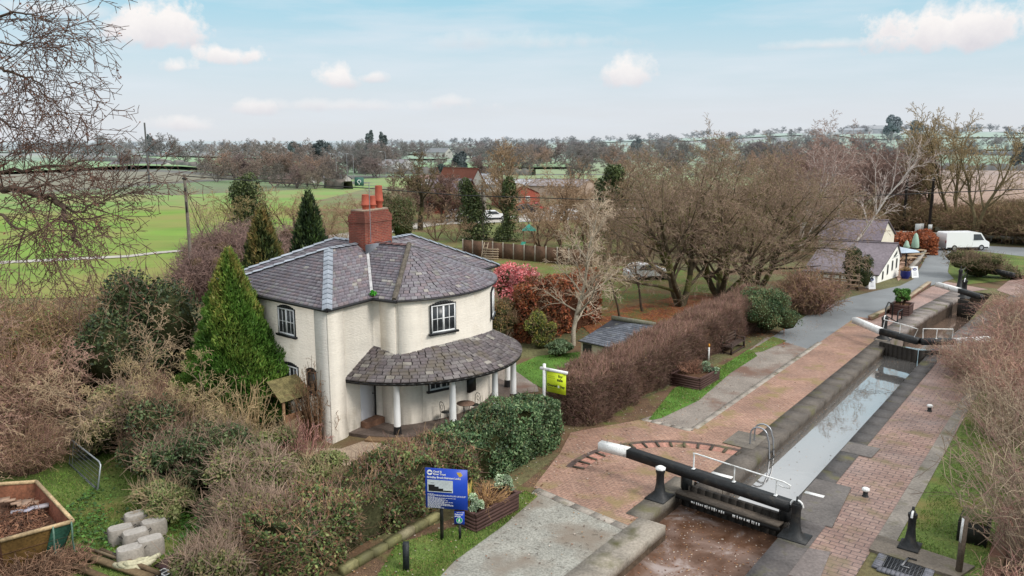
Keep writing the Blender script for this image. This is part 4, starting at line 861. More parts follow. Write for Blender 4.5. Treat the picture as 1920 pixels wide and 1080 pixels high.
def twig_bush(name, label, loc, r, h, n, pal, seed, group=None, arch=.5, rmin=.010, rz=0, cat='bush', dense=5, leaf=None, corek=.0, zsc=1):
    """bare bush: many stems arching from the base, each with side shoots"""
    t = thing(name, label, cat, loc, rz, group); rg = np.random.default_rng(seed); a = rg.uniform(0, 2 * PI, n); q = np.sqrt(rg.uniform(0, 1, n))
    b0 = np.stack([np.cos(a) * q * r * .45, np.sin(a) * q * r * .45, np.zeros(n)], 1); out = np.stack([np.cos(a), np.sin(a), np.zeros(n)], 1)
    hh = h * rg.uniform(.55, 1.05, n) * (1 - .45 * q ** 2); S_ = 6; pts = []
    wv = rg.normal(size=(n, 3)) * .10 * r
    for k in range(S_ + 1):
        f = k / S_; z = hh * (f * (1 + arch) - arch * f * f * 1.0) / 1.0
        pts.append(b0 + out * (q * r * .75 * f ** 1.3)[:, None] + np.array([[0, 0, 1.]]) * z[:, None] + wv * math.sin(f * 3) + rg.normal(size=(n, 3)) * .03 * r * f)
    pal = np.array(pal); ci = rg.integers(0, len(pal), n); m1 = MB(); m2 = MB()
    for k in range(S_):
        r0 = np.maximum(rmin, .028 * (1 - k / S_) * np.ones(n)); m1.segs(pts[k], pts[k + 1], r0, np.maximum(rmin * .8, r0 * .8), pal[ci] * np.where(ci[:, None] % 3 == 0, 1.35, .95) * rg.uniform(.85, 1.1, (n, 1)))
    for lv in range(dense):
        f = rg.uniform(.25, 1, n) * S_; k = np.minimum(f.astype(int), S_ - 1); fr = (f - k)[:, None]; arr = np.stack(pts, 0); o = arr[k, np.arange(n)] * (1 - fr) + arr[k + 1, np.arange(n)] * fr
        d = rg.normal(size=(n, 3)) + np.array([[0, 0, .45]]) + out * .4; d /= np.linalg.norm(d, axis=1, keepdims=True); ln = rg.uniform(.25, .8, (n, 1)) * min(r, h) * .42
        p1 = o + d * ln * .5; d2 = d + rg.normal(size=(n, 3)) * .4 + np.array([[0, 0, -.12]]); p2 = p1 + d2 * ln * .5; cc_ = pal[rg.integers(0, len(pal), n)] * rg.uniform(.75, 1.2, (n, 1))
        m2.segs(o, p1, np.full(n, rmin), np.full(n, rmin * .85), cc_); m2.segs(p1, p2, np.full(n, rmin * .85), np.full(n, rmin * .6), cc_)
        for _ in range(2):
            g = rg.uniform(.2, 1, (n, 1)); o2 = p1 * (1 - g) + p2 * g; d3 = d2 + rg.normal(size=(n, 3)) * .8; m2.segs(o2, o2 + d3 * ln * .22, np.full(n, rmin * .7), np.full(n, rmin * .5), cc_ * 1.05)
    bl(m1, 'stems', m_twig, t); bl(m2, 'twigs', m_twig, t)
    if leaf:
        nn, sz, lp = leaf; f = rg.uniform(.2, 1, nn) * S_; k = np.minimum(f.astype(int), S_ - 1); j = rg.integers(0, n, nn); arr = np.stack(pts, 0); fr = (f - k)[:, None]
        P = arr[k, j] * (1 - fr) + arr[k + 1, j] * fr + rg.normal(size=(nn, 3)) * .1 * r; P[:, 2] = np.maximum(P[:, 2], .05); lp = np.array(lp); m = MB(); m.leaves(P, sz, lp[rg.integers(0, len(lp), nn)] * rg.uniform(.7, 1.2, (nn, 1)), rg, .6); bl(m, 'foliage', m_leaf, t)
    if corek:
        m = MB(); P, v, i, cs = lump_pts(rg, 10, r, r, h, 9); core(m, cs, r, r, h, corek, C(84, 70, 54)); bl(m, 'shade_core', m_core, t)  # solid brown core added as painted shade between the stems
    return t
def conifer(name, label, loc, r, h, n, pal, seed, spray=.16, rz=0):
    t = thing(name, label, 'conifer', loc, rz); rg = np.random.default_rng(seed)
    z = h * (1 - np.sqrt(rg.uniform(0, 1, n))) ; z = np.where(z < .1, rg.uniform(.1, h * .8, n), z); a = rg.uniform(0, 2 * PI, n)
    prof = lambda zz: r * np.clip(1 - zz / h, 0, 1) ** .92 * np.clip(.72 + zz / h * 2.2, 0, 1)
    lob = 1 + .08 * np.sin(a * 2 + z * .9) + .16 * np.sin(a * 5 + z * 2.3) * np.cos(z * 3.7 + a * 2) + .12 * np.sin(a * 9 - z * 5.1)
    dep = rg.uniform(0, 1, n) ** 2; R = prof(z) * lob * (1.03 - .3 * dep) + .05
    P = np.stack([R * np.cos(a), R * np.sin(a), z], 1); d = np.stack([np.cos(a) * .55, np.sin(a) * .55, np.ones(n) * .9], 1) + rg.normal(size=(n, 3)) * .35; d /= np.linalg.norm(d, axis=1, keepdims=True)
    sd_ = np.cross(d, rg.normal(size=(n, 3))); sd_ /= np.linalg.norm(sd_, axis=1, keepdims=True); ln = spray * rg.uniform(.6, 1.4, (n, 1)); wd = ln * .22
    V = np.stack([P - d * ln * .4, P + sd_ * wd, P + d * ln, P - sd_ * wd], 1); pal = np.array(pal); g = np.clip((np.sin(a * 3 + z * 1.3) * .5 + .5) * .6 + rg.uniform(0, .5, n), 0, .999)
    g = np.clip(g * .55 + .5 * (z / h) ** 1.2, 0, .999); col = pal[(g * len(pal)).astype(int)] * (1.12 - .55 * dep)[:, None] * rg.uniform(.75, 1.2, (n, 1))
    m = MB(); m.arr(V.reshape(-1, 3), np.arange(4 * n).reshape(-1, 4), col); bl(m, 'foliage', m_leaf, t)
    m = MB(); m.lathe((0, 0, 0), [(.01, .05)] + [(float(prof(np.array(h * k / 10.))) * .74, h * k / 10 + .05) for k in range(10)] + [(.02, h * .96)], 9, C(26, 32, 14)); bl(m, 'shade_cone', m_core, t)  # added dark cone, painted as the shade inside the foliage
    m = MB(); m.tube([(0, 0, -.1), (0, 0, h * .8)], [.16, .04], 6, C(80, 62, 48)); bl(m, 'trunk', m_bark, t); return t
def hedge(name, label, path, w_, h_, n, leaf, pal, seed, twigs=None, group=None, corecol=C(36, 38, 22), cat='hedge', wob=.12, aspect=.6, hvar=None):
    """clipped hedge along a path; twigs = (count, palette, length) for bare shoots standing out of it"""
    t = thing(name, label, cat, (path[0][0], path[0][1], 0), 0, group); o0 = Vector((path[0][0], path[0][1], 0)); rg = np.random.default_rng(seed)
    path = [Vector((p[0], p[1], 0)) - o0 for p in path]; L = [(b - a).length for a, b in zip(path, path[1:])]; tot = sum(L); cum = np.concatenate([[0], np.cumsum(L)])
    A_ = np.array(path)
    def at(s): 
        i = np.clip(np.searchsorted(cum, s, side='right') - 1, 0, len(L) - 1); f = ((s - cum[i]) / np.array(L)[i])[:, None]; p = A_[i] * (1 - f) + A_[i + 1] * f; d = (A_[i + 1] - A_[i]) / np.array(L)[i][:, None]; return p, np.stack([-d[:, 1], d[:, 0], 0 * d[:, 0]], 1), d
    H = (lambda s: np.full_like(s, h_)) if hvar is None else (lambda s: np.interp(s / tot, [q[0] for q in hvar], [q[1] for q in hvar]))
    def surf(n):
        s = rg.uniform(0, tot, n); p, nn, d = at(s); hh = H(s); per = rg.uniform(0, 1, n); side = per * (2 * h_ + w_); u = np.zeros(n); z = np.zeros(n); nr = np.zeros((n, 3))
        a = side < h_; b = (side >= h_) & (side < h_ + w_); c = side >= h_ + w_
        u[a] = -w_ / 2; z[a] = side[a] / h_ * hh[a]; nr[a] = -nn[a]; u[b] = side[b] - h_ - w_ / 2; z[b] = hh[b]; nr[b] = (0, 0, 1); u[c] = w_ / 2; z[c] = (side[c] - h_ - w_) / h_ * hh[c]; nr[c] = nn[c]
        rnd = np.clip(1 - (np.maximum(0, z / hh - .82) / .18) ** 2 * .14, 0, 1); u = u * rnd
        bump = wob * (np.sin(s * 2.1 + z * 1.7) + np.sin(s * 4.7 - z * 2.9 + u * 3) * .6 + np.sin(s * .9) * .8)
        e = (s < w_ * .3) | (s > tot - w_ * .3)
        P = p + nn * u[:, None] + np.array([[0, 0, 1.]]) * z[:, None] + nr * (bump + rg.normal(size=n) * .06)[:, None]
        # rounded ends
        k = rg.uniform(0, 1, n) < (w_ / (tot + w_)) * 1.2; en = k & (rg.uniform(0, 1, n) < .5); st = k & ~en
        for m_, ss, sg in ((en, tot, 1), (st, 0, -1)):
            c = m_.sum()
            if c: pp, n2, d2 = at(np.full(c, ss - 1e-4 * sg)); ang_ = rg.uniform(-1, 1, c); hz = rg.uniform(0, 1, c) * H(np.full(c, float(ss))); P[m_] = pp + n2 * (ang_ * w_ / 2)[:, None] + d2 * (sg * (.22 * w_ * (1 - ang_ ** 2) + .08 * rg.normal(size=c)))[:, None] + np.array([[0, 0, 1.]]) * hz[:, None]; nr[m_] = d2 * sg
        P[:, 2] = np.maximum(P[:, 2], .02); return P, nr, s
    if n:
        P, nr, s = surf(n); pal = np.array(pal); tone = (1 + .22 * np.sin(s * 1.9 + P[:, 2] * 2.3) + .15 * np.sin(s * 5.3 + P[:, 2] * 4))[:, None]
        m = MB(); m.leaves(P, leaf, pal[rg.integers(0, len(pal), n)] * tone * rg.uniform(.75, 1.2, (n, 1)), rg, aspect, nr, .35); bl(m, 'foliage', m_leaf, t)
    m = MB(); ns = max(2, int(tot / .5)); ss = np.linspace(0, tot - 1e-4, ns + 1); p, nn, d = at(ss); hh = H(ss); V = []
    for i in range(ns + 1):
        for u, z in ((-.44, 0), (-.44, .8), (-.3, .93), (.3, .93), (.44, .8), (.44, 0)): q = p[i] + nn[i] * (u * w_ * (1 + .05 * math.sin(i * 1.7))); V.append((q[0], q[1], z * hh[i] * (1 + .02 * math.sin(i * 2.3))))
    m.arr(V, [(i * 6 + j, i * 6 + j + 1, (i + 1) * 6 + j + 1, (i + 1) * 6 + j) for i in range(ns) for j in range(5)], corecol); m.arr(V[:6], [list(range(6))], corecol); m.arr(V[-6:], [list(range(6))[::-1]], corecol); bl(m, 'shade_core', m_core, t)  # added solid core, its dark colour stands in for shade inside the hedge
    if twigs:
        k, tp, tl = twigs[:3]; up = twigs[3] if len(twigs) > 3 else .6; P, nr, s = surf(k); dd = nr * .7 + rg.normal(size=(k, 3)) * .45 + np.array([[0, 0, up]]); dd /= np.linalg.norm(dd, axis=1, keepdims=True); ln = rg.uniform(.35, 1.3, (k, 1)) * tl
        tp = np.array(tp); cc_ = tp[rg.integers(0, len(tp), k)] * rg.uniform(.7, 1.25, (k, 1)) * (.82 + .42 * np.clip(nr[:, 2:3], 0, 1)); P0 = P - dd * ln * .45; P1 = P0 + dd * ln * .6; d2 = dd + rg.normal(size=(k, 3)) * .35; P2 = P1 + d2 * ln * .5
        m = MB(); m.segs(P0, P1, np.full(k, .010), np.full(k, .008), cc_); m.segs(P1, P2, np.full(k, .008), np.full(k, .005), cc_)
        g = P0 + (P1 - P0) * rg.uniform(.4, 1, (k, 1)); m.segs(g, g + (dd + rg.normal(size=(k, 3)) * .7) * ln * .35, np.full(k, .007), np.full(k, .004), cc_); bl(m, 'shoots', m_twig, t)
    return t

# ------------------------------------------------------------------ garden hedges
HOLLY = [C(60, 84, 54), C(76, 102, 64), C(50, 72, 46), C(98, 120, 80), C(116, 134, 94)]
BRAM = [C(84, 104, 58), C(70, 90, 50), C(104, 118, 66), C(60, 76, 44), C(120, 126, 78), C(128, 96, 72)]
PURP = [C(136, 104, 96), C(122, 94, 82), C(150, 118, 106), C(108, 86, 72), C(130, 110, 88)]
TAN = [C(150, 122, 92), C(132, 106, 80), C(168, 140, 106), C(120, 92, 74), C(146, 116, 102)]
hp0, hp1, hp2 = G(1000, 850), G(905, 905), G(790, 965)
hedge('holly_hedge', 'dense dark green clipped holly hedge between the veranda and the brick paving', [(1.05, 31.4), (-.2, 29.6), (-1.6, 27.9), (-2.5, 27.0)], 2.1, 2.3, 26000, .055, HOLLY, 11, (900, [C(96, 100, 60), C(120, 96, 76)], .35, .6), hvar=[(0, 1.75), (.5, 1.95), (1, 1.72)])
hedge('mixed_hedge', 'scruffy clipped hedge of mixed green and brown growth behind the blue lock sign', [(-2.3, 27.1), (-3.6, 25.6), (-4.7, 24.3), (-5.6, 23.0), (-6.8, 21.0)], 2.4, 2.0, 34000, .055, BRAM, 12, (4200, TAN + PURP[:2], .5, .35), hvar=[(0, 1.62), (.4, 1.48), (1, 1.5)], corecol=C(50, 50, 34), wob=.2)
hedge('bare_hedge', 'long purple brown leafless clipped hedge beside the gravel towpath', [LK(.7, -8.2), LK(3, -8.2), LK(8, -8.25), LK(13, -8.6), LK(20, -8.7), LK(25, -8.7)], 2.2, 2.3, 5000, .04, [C(120, 92, 66), C(110, 100, 62), C(96, 84, 60), C(88, 96, 56)], 13, (34000, PURP + [C(114, 92, 80), C(140, 112, 98)], .42, .75), corecol=C(74, 56, 46), hvar=[(0, 2.0), (.3, 2.05), (1, 2.2)])
T(MB().build if False else shrub('holly_bush', 'round dark evergreen bush at the far end of the bare hedge', G(1432, 625), 2.3, 2.0, 2.9, 17000, .052, HOLLY + [C(120, 104, 72)], 21, nl=24, twig=(500, C(110, 100, 70), .4)), 'round dark evergreen bush at the far end of the bare hedge', 'shrub')
twig_bush('brown_bush', 'brown leafless bush beside the asphalt path past the round evergreen bush', G(1515, 585), 2.4, 3.2, 500, PURP + TAN, 22, corek=.6, rmin=.014)
# ------------------------------------------------------------------ conifers
CON = [C(52, 82, 32), C(64, 98, 36), C(76, 110, 42), C(90, 118, 48), C(110, 126, 56), C(134, 128, 66)]
CON2 = [C(60, 72, 38), C(74, 84, 42), C(50, 60, 34), C(92, 90, 50), C(116, 98, 58)]
conifer('conifer', 'tall bright green conical conifer in front of the cottage side wall', (-11.85, 32.9, 0), 2.75, 7.9, 80000, CON, 31, .115)
conifer('conifer', 'dark conifer with browned tips, the left of two behind the cottage', (-15.6, 49.5, 0), 2.5, 8.35, 16000, CON2, 32, .22)
conifer('conifer', 'darker and taller conifer, the right of two behind the cottage', (-13.3, 52.0, 0), 2.3, 9.2, 16000, [C(48, 66, 38), C(62, 80, 42), C(40, 54, 34), C(78, 92, 52)], 33, .22)
# ------------------------------------------------------------------ garden shrubs and trees
shrub('flowering_shrub', 'pink flowering shrub beside the right end of the cottage', G(965, 606), 2.3, 2.2, 4.2, 9000, .08, [C(206, 120, 124), C(186, 96, 100), C(222, 150, 150), C(150, 90, 74), C(196, 110, 112)], 41, twig=(500, C(140, 110, 96), .5))
hedge('beech_hedge', 'rust red beech hedge keeping its dead leaves behind the pale bare tree', [G(985, 640), G(1040, 622), G(1105, 600)], 1.8, 3.4, 14000, .08, [C(136, 72, 48), C(116, 62, 44), C(156, 92, 58), C(98, 66, 44), C(128, 88, 56)], 42, (900, TAN, .5, .8), corecol=C(60, 40, 30), wob=.2)
shrub('garden_shrub', 'yellow green shrub on the lawn edge beside the veranda', G(1020, 652), 1.1, 1.0, 2.2, 4000, .06, [C(104, 116, 56), C(128, 128, 60), C(84, 100, 50), C(150, 130, 64)], 43, twig=(250, C(140, 116, 90), .5))
shrub('garden_shrub', 'low grey green shrub at the foot of the pale bare tree', G(1046, 668), 1.1, .8, .95, 2600, .06, [C(86, 104, 76), C(104, 122, 90), C(70, 88, 62)], 44)
shrub('garden_shrub', 'bushy brown and olive shrub below the pink flowering shrub', G(945, 640), 1.7, 1.5, 2.6, 5000, .06, [C(112, 88, 58), C(98, 92, 52), C(132, 104, 66), C(84, 78, 46)], 45, twig=(900, C(130, 106, 84), .5))
WH0, WH1 = C(196, 186, 168, .8), C(190, 172, 150, .8)
tree('pale_tree', 'pale grey leafless tree with an upright trunk beside the outbuilding', G(1075, 648), 10.4, .15, 51, C(170, 160, 142, .8), C(176, 156, 134, .75), kids=(17, 8, 6, 3), ang=(60, 46, 42, 44), lenr=(.42, .5, .5, .5), up=(.02, .05, .04, .03), rmin=.0095, spread0=.16, nseg=(8, 4, 3, 2), tfrac=.85)
OL0, OL1 = C(88, 80, 60), C(160, 136, 118)
MOSS = (C(112, 114, 58), .2)
for k, (px, py, H, sd_, lab) in enumerate(((1276, 574, 12.9, 61, 'huge spreading leafless tree with forked mossy trunk nearest the bare hedge'), (1352, 560, 12.8, 162, 'tall leafless tree with mossy branches, middle of the row behind the bare hedge'), (1418, 546, 13.0, 163, 'wide leafless tree, last of the row behind the bare hedge'))):
    tree('spreading_tree', lab, G(px, py), H, .27, sd_, OL0, OL1, 'big leafless trees behind the towpath hedge', stems=4, splay=.6, moss=MOSS, kids=(9, 8, 6, 5, 3), ang=(54, 46, 44, 46, 50), lenr=(.66, .56, .52, .5, .5), up=(.03, .03, .04, .03, .02), rmin=.0095, spread0=.14, tfrac=.74, nseg=(7, 5, 3, 2, 1, 1))
tree('young_tree', 'small dark leafless tree among fallen leaves beyond the outbuilding', G(1205, 585), 6, .1, 64, C(84, 70, 58), C(130, 106, 84), kids=(9, 6, 5), ang=(50, 45, 45), lenr=(.5, .5, .5), rmin=.012, spread0=.35, tfrac=.8)
tree('young_tree', 'slender bare sapling standing by the outbuilding roof', G(1163, 612), 7, .09, 65, C(96, 84, 66), C(140, 118, 92), kids=(9, 6, 5), ang=(50, 45, 45), lenr=(.5, .5, .5), rmin=.012, spread0=.3, tfrac=.8)
# bare scrub in the middle distance behind the garden
BR0, BR1 = C(120, 98, 78), C(156, 130, 104)
for k, (px, py, H, ss) in enumerate(((1018, 470, 8, 2), (1055, 480, 8.5, 3), (1100, 470, 10, 2), (1160, 490, 9, 3), (1215, 480, 11, 2), (660, 440, 7, 3), (720, 452, 7.5, 3), (820, 452, 6, 3), (610, 450, 8, 2), (545, 450, 8.5, 3), (1030, 445, 12, 3), (1075, 440, 12.5, 3), (1115, 448, 12, 2), (1180, 450, 12.5, 3), (855, 455, 5, 2), (690, 425, 7, 2), (640, 470, 6, 2), (1250, 440, 12, 2), (1330, 440, 12, 2), (1440, 450, 12, 2))):
    if k == 0:
        sc0 = tree('scrub_tree', 'brown leafless scrubby tree in the rough ground behind the garden fence', G(px, py), H, .13, 71, BR0, BR1, 'scrubby trees behind the garden', stems=3, splay=.4, kids=(8, 6, 5, 3), ang=(46, 44, 46, 50), lenr=(.55, .52, .5, .5), rmin=.016, spread0=.12, tfrac=.66)
    else: dup(sc0, G(px, py), k * 1.7, (H / 9, H / 9, H / 9 * (1 + .1 * math.sin(k * 3))))
# trees along the field edge left of the house
iv = tree('ivy_tree', 'bare tree with a dark ivy covered heart left of the two conifers', G(470, 470), 9.6, .2, 72, C(112, 104, 66), C(150, 132, 98), stems=4, splay=.5, kids=(8, 6, 5, 3), ang=(48, 44, 46, 50), lenr=(.55, .52, .5, .5), rmin=.018, spread0=.15, tfrac=.66, ivy=(1.6, 7.4, 2.9, 11000))
tree('field_edge_tree', 'thin leafless grey tree beside the utility pole', G(395, 470), 8, .10, 73, C(120, 108, 88), C(160, 140, 112), stems=3, splay=.5, kids=(7, 6, 5), ang=(48, 44, 46), lenr=(.55, .52, .5), rmin=.016, spread0=.15, tfrac=.7)
for px, py, r, h in ((450, 520, 4, 5.0), (410, 520, 3.0, 4.4), (385, 560, 2.4, 4), (560, 480, 3, 3.5)):
    twig_bush('purple_bush', 'purple brown leafless thicket at the field edge between the utility pole and the conifers', G(px, py), r, h, 700, [C(128, 104, 98), C(146, 120, 110), C(112, 92, 86)], 80 + px, 'thickets along the field edge', rmin=.016, corek=.55)
shrub('field_edge_shrub', 'dark ivy covered shrub behind the chimney to the right', G(745, 455), 2.5, 2.3, 6.4, 4200, .13, [C(66, 78, 48), C(84, 92, 56), C(54, 64, 42)], 46, twig=(1500, C(140, 122, 98), 1.3))
tree('old_oak', 'dark gnarled oak rising above the roofs right of the chimney', G(788, 432), 13.5, .42, 174, C(70, 62, 48), C(116, 98, 76), kids=(10, 8, 6, 5), ang=(64, 54, 50, 50), lenr=(.52, .52, .5, .5), up=(.10, .05, .03, .02), wob=.2, rmin=.03, spread0=.42, tfrac=.68, moss=(C(92, 92, 50), .2), splay=.1)
tree('ivy_tree', 'bare crowned tree with its trunk wrapped in dark ivy, by the brick bungalow', G(952, 452), 11.8, .28, 75, C(112, 98, 76), C(156, 130, 102), kids=(10, 8, 6, 4), ang=(46, 44, 46, 50), lenr=(.60, .52, .5, .5), up=(.05, .05, .05, .03), rmin=.022, spread0=.38, tfrac=.72, ivy=(.2, 7.2, 1.9, 9000), stems=2, splay=.12)
tree('ivy_tree', 'leaning ivy clad tree left of the one by the brick bungalow', G(888, 450), 9, .25, 76, C(96, 84, 66), C(140, 116, 92), kids=(8, 6, 5, 3), ang=(50, 46, 46, 50), lenr=(.55, .5, .5, .5), rmin=.026, spread0=.3, tfrac=.72, ivy=(1.0, 6.6, 2.5, 8500))
tree('ivy_tree', 'tall ivy covered tree standing left of the huge spreading tree', G(1142, 470), 14, .28, 77, C(100, 90, 72), C(146, 124, 98), kids=(9, 6, 5, 3), ang=(44, 44, 46, 50), lenr=(.5, .5, .5, .5), rmin=.022, spread0=.25, tfrac=.72, ivy=(2.0, 10.2, 2.2, 9000))
# birches and poplars at the far end of the canal
BI0, BI1 = C(210, 200, 192, .8), C(150, 116, 108)
tree('silver_birch', 'white barked birch leaning far to the right over the low slate roof', G(1552, 505), 17, .15, 81, C(196, 188, 180, .8), C(180, 164, 156, .8), lean=(.98, .05), kids=(12, 6, 5), ang=(40, 44, 44), lenr=(.36, .5, .5), up=(.012, .06, .02), rmin=.015, spread0=.32, tfrac=.8, nseg=(9, 5, 3, 2), wob=.07)
for k, (px, py, H, sd_, lab) in enumerate(((1500, 470, 13.5, 82, 'upright white stemmed birch with purple twigs, left of the leaning birch'), (1565, 448, 15, 83, 'taller white stemmed birch directly behind the leaning birch'), (1620, 432, 13.5, 84, 'birch with drooping purple twigs right of the tallest birch'), (1664, 428, 12.5, 85, 'weeping birch with reddish hanging twigs nearest the two dark poles'), (1535, 448, 13.5, 91, 'purple twigged birch between the two white stemmed ones'), (1592, 430, 14, 92, 'purple twigged birch behind the tall slate roof'), (1642, 426, 13, 93, 'purple twigged birch just left of the weeping birch'), (1470, 455, 12, 94, 'purple twigged birch at the left end of the birch row'))):
    tree('birch', lab, G(px, py), H, .19, sd_, BI0 if k < 2 else C(160, 140, 130), C(146, 120, 110), stems=3 if k < 2 else 2, splay=.22, kids=(11, 7, 6, 5), ang=(40, 44, 46, 50), lenr=(.46, .5, .52, .5), up=(.03, .0, -.05, -.09), rmin=.020, spread0=.25, tfrac=.74)
for k, (px, py, H, sd_, lab) in enumerate(((1735, 432, 15.5, 86, 'tall upright olive green poplar behind the two dark poles'), (1778, 438, 16, 87, 'tall leaning poplar behind the white van'), (1822, 455, 14, 88, 'spreading bare poplar right of the one behind the white van'), (1708, 430, 14, 89, 'slim poplar left of the two dark poles'))):
    tree('poplar', lab, G(px, py), H, .26, sd_, C(116, 104, 76), C(150, 130, 98), lean=(.12 * (k % 3 - .3), 0), kids=(11, 6, 5, 3), ang=(36, 38, 42, 46), lenr=(.42, .5, .5, .5), up=(.06, .08, .06, .04), rmin=.026, spread0=.28, tfrac=.85, stems=2, splay=.15)
bk0 = None
for k, (px, py, r, h) in enumerate(((1690, 436, 4, 4), (1730, 433, 4, 5), (1780, 436, 4.5, 4.6), (1840, 448, 5, 5.5), (1890, 450, 5, 5.5), (1935, 456, 5, 6), (1640, 436, 4, 5), (1590, 445, 4, 5), (1545, 462, 4, 4.5), (1910, 420, 5, 5), (1850, 425, 5, 4.5))):
    if bk0 is None: bk0 = twig_bush('bank_thicket', 'olive brown leafless thicket along the far side of the road', G(px, py), 4.2, 4.6, 900, [C(118, 104, 74), C(138, 116, 88), C(104, 92, 66), C(128, 100, 84)], 90, 'thickets beyond the road', rmin=.024, corek=.62)
    else: dup(bk0, G(px, py), k * 1.3, (r / 4.2, r / 4.2, .74 * h / 4.6))
shrub('roadside_bush', 'dark twiggy bush on the grass corner in front of the white van', G(1835, 520), 3.4, 2.6, 2.3, 3500, .07, [C(88, 86, 56), C(104, 96, 66), C(72, 76, 46)], 47, twig=(1800, C(128, 108, 90), .6))
shrub('ivy_stump', 'dark ivy covered stump by the timber fence at the white gable', G(1606, 541), 1.4, 1.3, 3.5, 8000, .06, [C(44, 56, 32), C(58, 70, 38), C(36, 44, 26)], 48, twig=(120, C(110, 92, 76), .6))
# ------------------------------------------------------------------ overgrown mass at the left
OVG = [C(136, 110, 88), C(150, 126, 94), C(124, 104, 78), C(160, 138, 100), C(142, 112, 96)]
PINK = [C(142, 110, 98), C(154, 124, 104), C(128, 100, 86), C(164, 138, 112)]
protoA = twig_bush('bramble_thicket', 'brown leafless thicket at the left edge beside the pasture', (-22.6, 33.8, 0), 3.0, 6.0, 520, OVG, 101, 'leafless thickets left of the cottage', arch=.35, rmin=.0115, dense=6, leaf=(7500, .06, [C(84, 98, 52), C(104, 112, 60), C(130, 100, 70)]))
protoB = twig_bush('bramble_thicket', 'reddish leafless thicket at the left edge of the picture', (-20.6, 30.4, 0), 2.6, 4.6, 520, PINK, 102, 'leafless thickets left of the cottage', arch=.45, rmin=.011, dense=6, leaf=(4200, .055, [C(110, 104, 62), C(130, 96, 74)]))
for k, (x, y, r, h, pr, lab) in enumerate(((-22.5, 35.5, 3.2, 6.0, 0, 'brown thicket at the back of the overgrown corner by the left edge'), (-19.2, 37.0, 3.2, 6.4, 0, 'brown thicket at the back of the overgrown corner below the hanging branch'), (-24, 31, 3, 5.2, 1, 'reddish thicket partly cut by the left edge above the skip'), (-15.2, 31.6, 2.0, 3.3, 1, 'reddish thicket in the middle of the overgrown corner behind the mesh panel'),
                                           (-18.2, 28.2, 1.6, 2.4, 1, 'low reddish thicket behind the skip'), (-13.2, 30.6, 1.7, 2.7, 0, 'brown thicket in front of the bright conifer'))):
    dup((protoA, protoB)[pr], (x, y, 0), k * 2.1 + .5, (r / 3.0, r / 3.0, h / (6.4, 5.2)[pr]), lab)
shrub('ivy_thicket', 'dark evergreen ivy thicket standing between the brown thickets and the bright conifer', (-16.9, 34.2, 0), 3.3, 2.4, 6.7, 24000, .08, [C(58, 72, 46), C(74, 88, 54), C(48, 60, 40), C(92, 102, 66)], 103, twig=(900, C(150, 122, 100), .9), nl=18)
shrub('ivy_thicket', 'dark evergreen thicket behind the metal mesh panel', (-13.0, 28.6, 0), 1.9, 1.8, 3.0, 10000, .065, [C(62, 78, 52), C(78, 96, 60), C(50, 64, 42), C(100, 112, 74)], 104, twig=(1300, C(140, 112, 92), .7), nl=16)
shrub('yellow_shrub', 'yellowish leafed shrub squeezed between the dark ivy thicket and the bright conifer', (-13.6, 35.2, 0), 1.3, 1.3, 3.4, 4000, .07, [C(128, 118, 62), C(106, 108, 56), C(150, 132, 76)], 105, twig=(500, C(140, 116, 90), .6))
for k, (x, y, r, h, pal, tw, lab) in enumerate(((-10.7, 26.6, 1.9, 2.5, 0, 900, 'dark leafy bramble mound in front of the tan stemmed one'), (-12.1, 25.8, 1.25, 2.2, 0, 700, 'dark leafy bramble mound right of the mesh panel'), (-15.6, 30.0, 1.6, 2.4, 2, 1600, 'tan bramble mound behind the mesh panel'), (-11.5, 24.4, 1.1, 1.2, 1, 500, 'small olive bramble mound behind the concrete weights'), (-9.3, 28.2, 1.6, 1.6, 1, 900, 'pale olive bramble mound below the little timber porch'), (-8.6, 25.0, 1.8, 2.0, 2, 2000, 'brown bramble mound full of bare stems in the middle of the hedgerow'), (-6.9, 26.3, 1.4, 1.15, 1, 900, 'low olive bramble mound between the porch and the mixed hedge'),
                                                (-8.9, 23.2, 1.25, 1.5, 0, 900, 'dark leafy bramble mound beside the concrete weights'), (-7.6, 22.6, 1.7, 1.7, 2, 1800, 'brown bramble mound at the bottom edge of the picture'), (-11.4, 29.0, 1.7, 1.8, 1, 900, 'tan stemmed bramble mound at the foot of the bright conifer'), (-8.4, 20.6, 1.4, 1.3, 2, 1600, 'lowest brown bramble mound beside the planks'))):
    pl_ = ([C(70, 88, 56), C(88, 106, 66), C(58, 72, 46), C(110, 120, 80), C(124, 106, 78)], [C(112, 122, 72), C(130, 134, 88), C(94, 108, 64), C(142, 130, 94)], [C(118, 118, 76), C(104, 112, 66), C(136, 122, 90), C(92, 106, 60), C(124, 128, 80)])[pal]
    shrub('bramble_mound', lab, (x, y, 0), r, r * .95, h, 12500, .055, pl_, 110 + k, 'bramble mounds along the garden hedgerow', twig=(int(tw * .9), (C(136, 114, 98), C(164, 144, 114), C(150, 128, 112))[pal], .6), nl=18)
twig_bush('tall_stems', 'tall tan dead stems standing in front of the bright conifer', (-10.5, 29.6, 0), 1.5, 3.3, 110, [C(160, 138, 104), C(146, 124, 92), C(168, 146, 112)], 120, arch=.0, rmin=.011, dense=3)
twig_bush('red_stems', 'thin reddish bare shoots rising by the corner of the cottage', (-7.9, 28.4, 0), 1.0, 2.2, 90, [C(156, 112, 104), C(140, 104, 96), C(170, 128, 116)], 121, arch=.0, rmin=.010, dense=3)
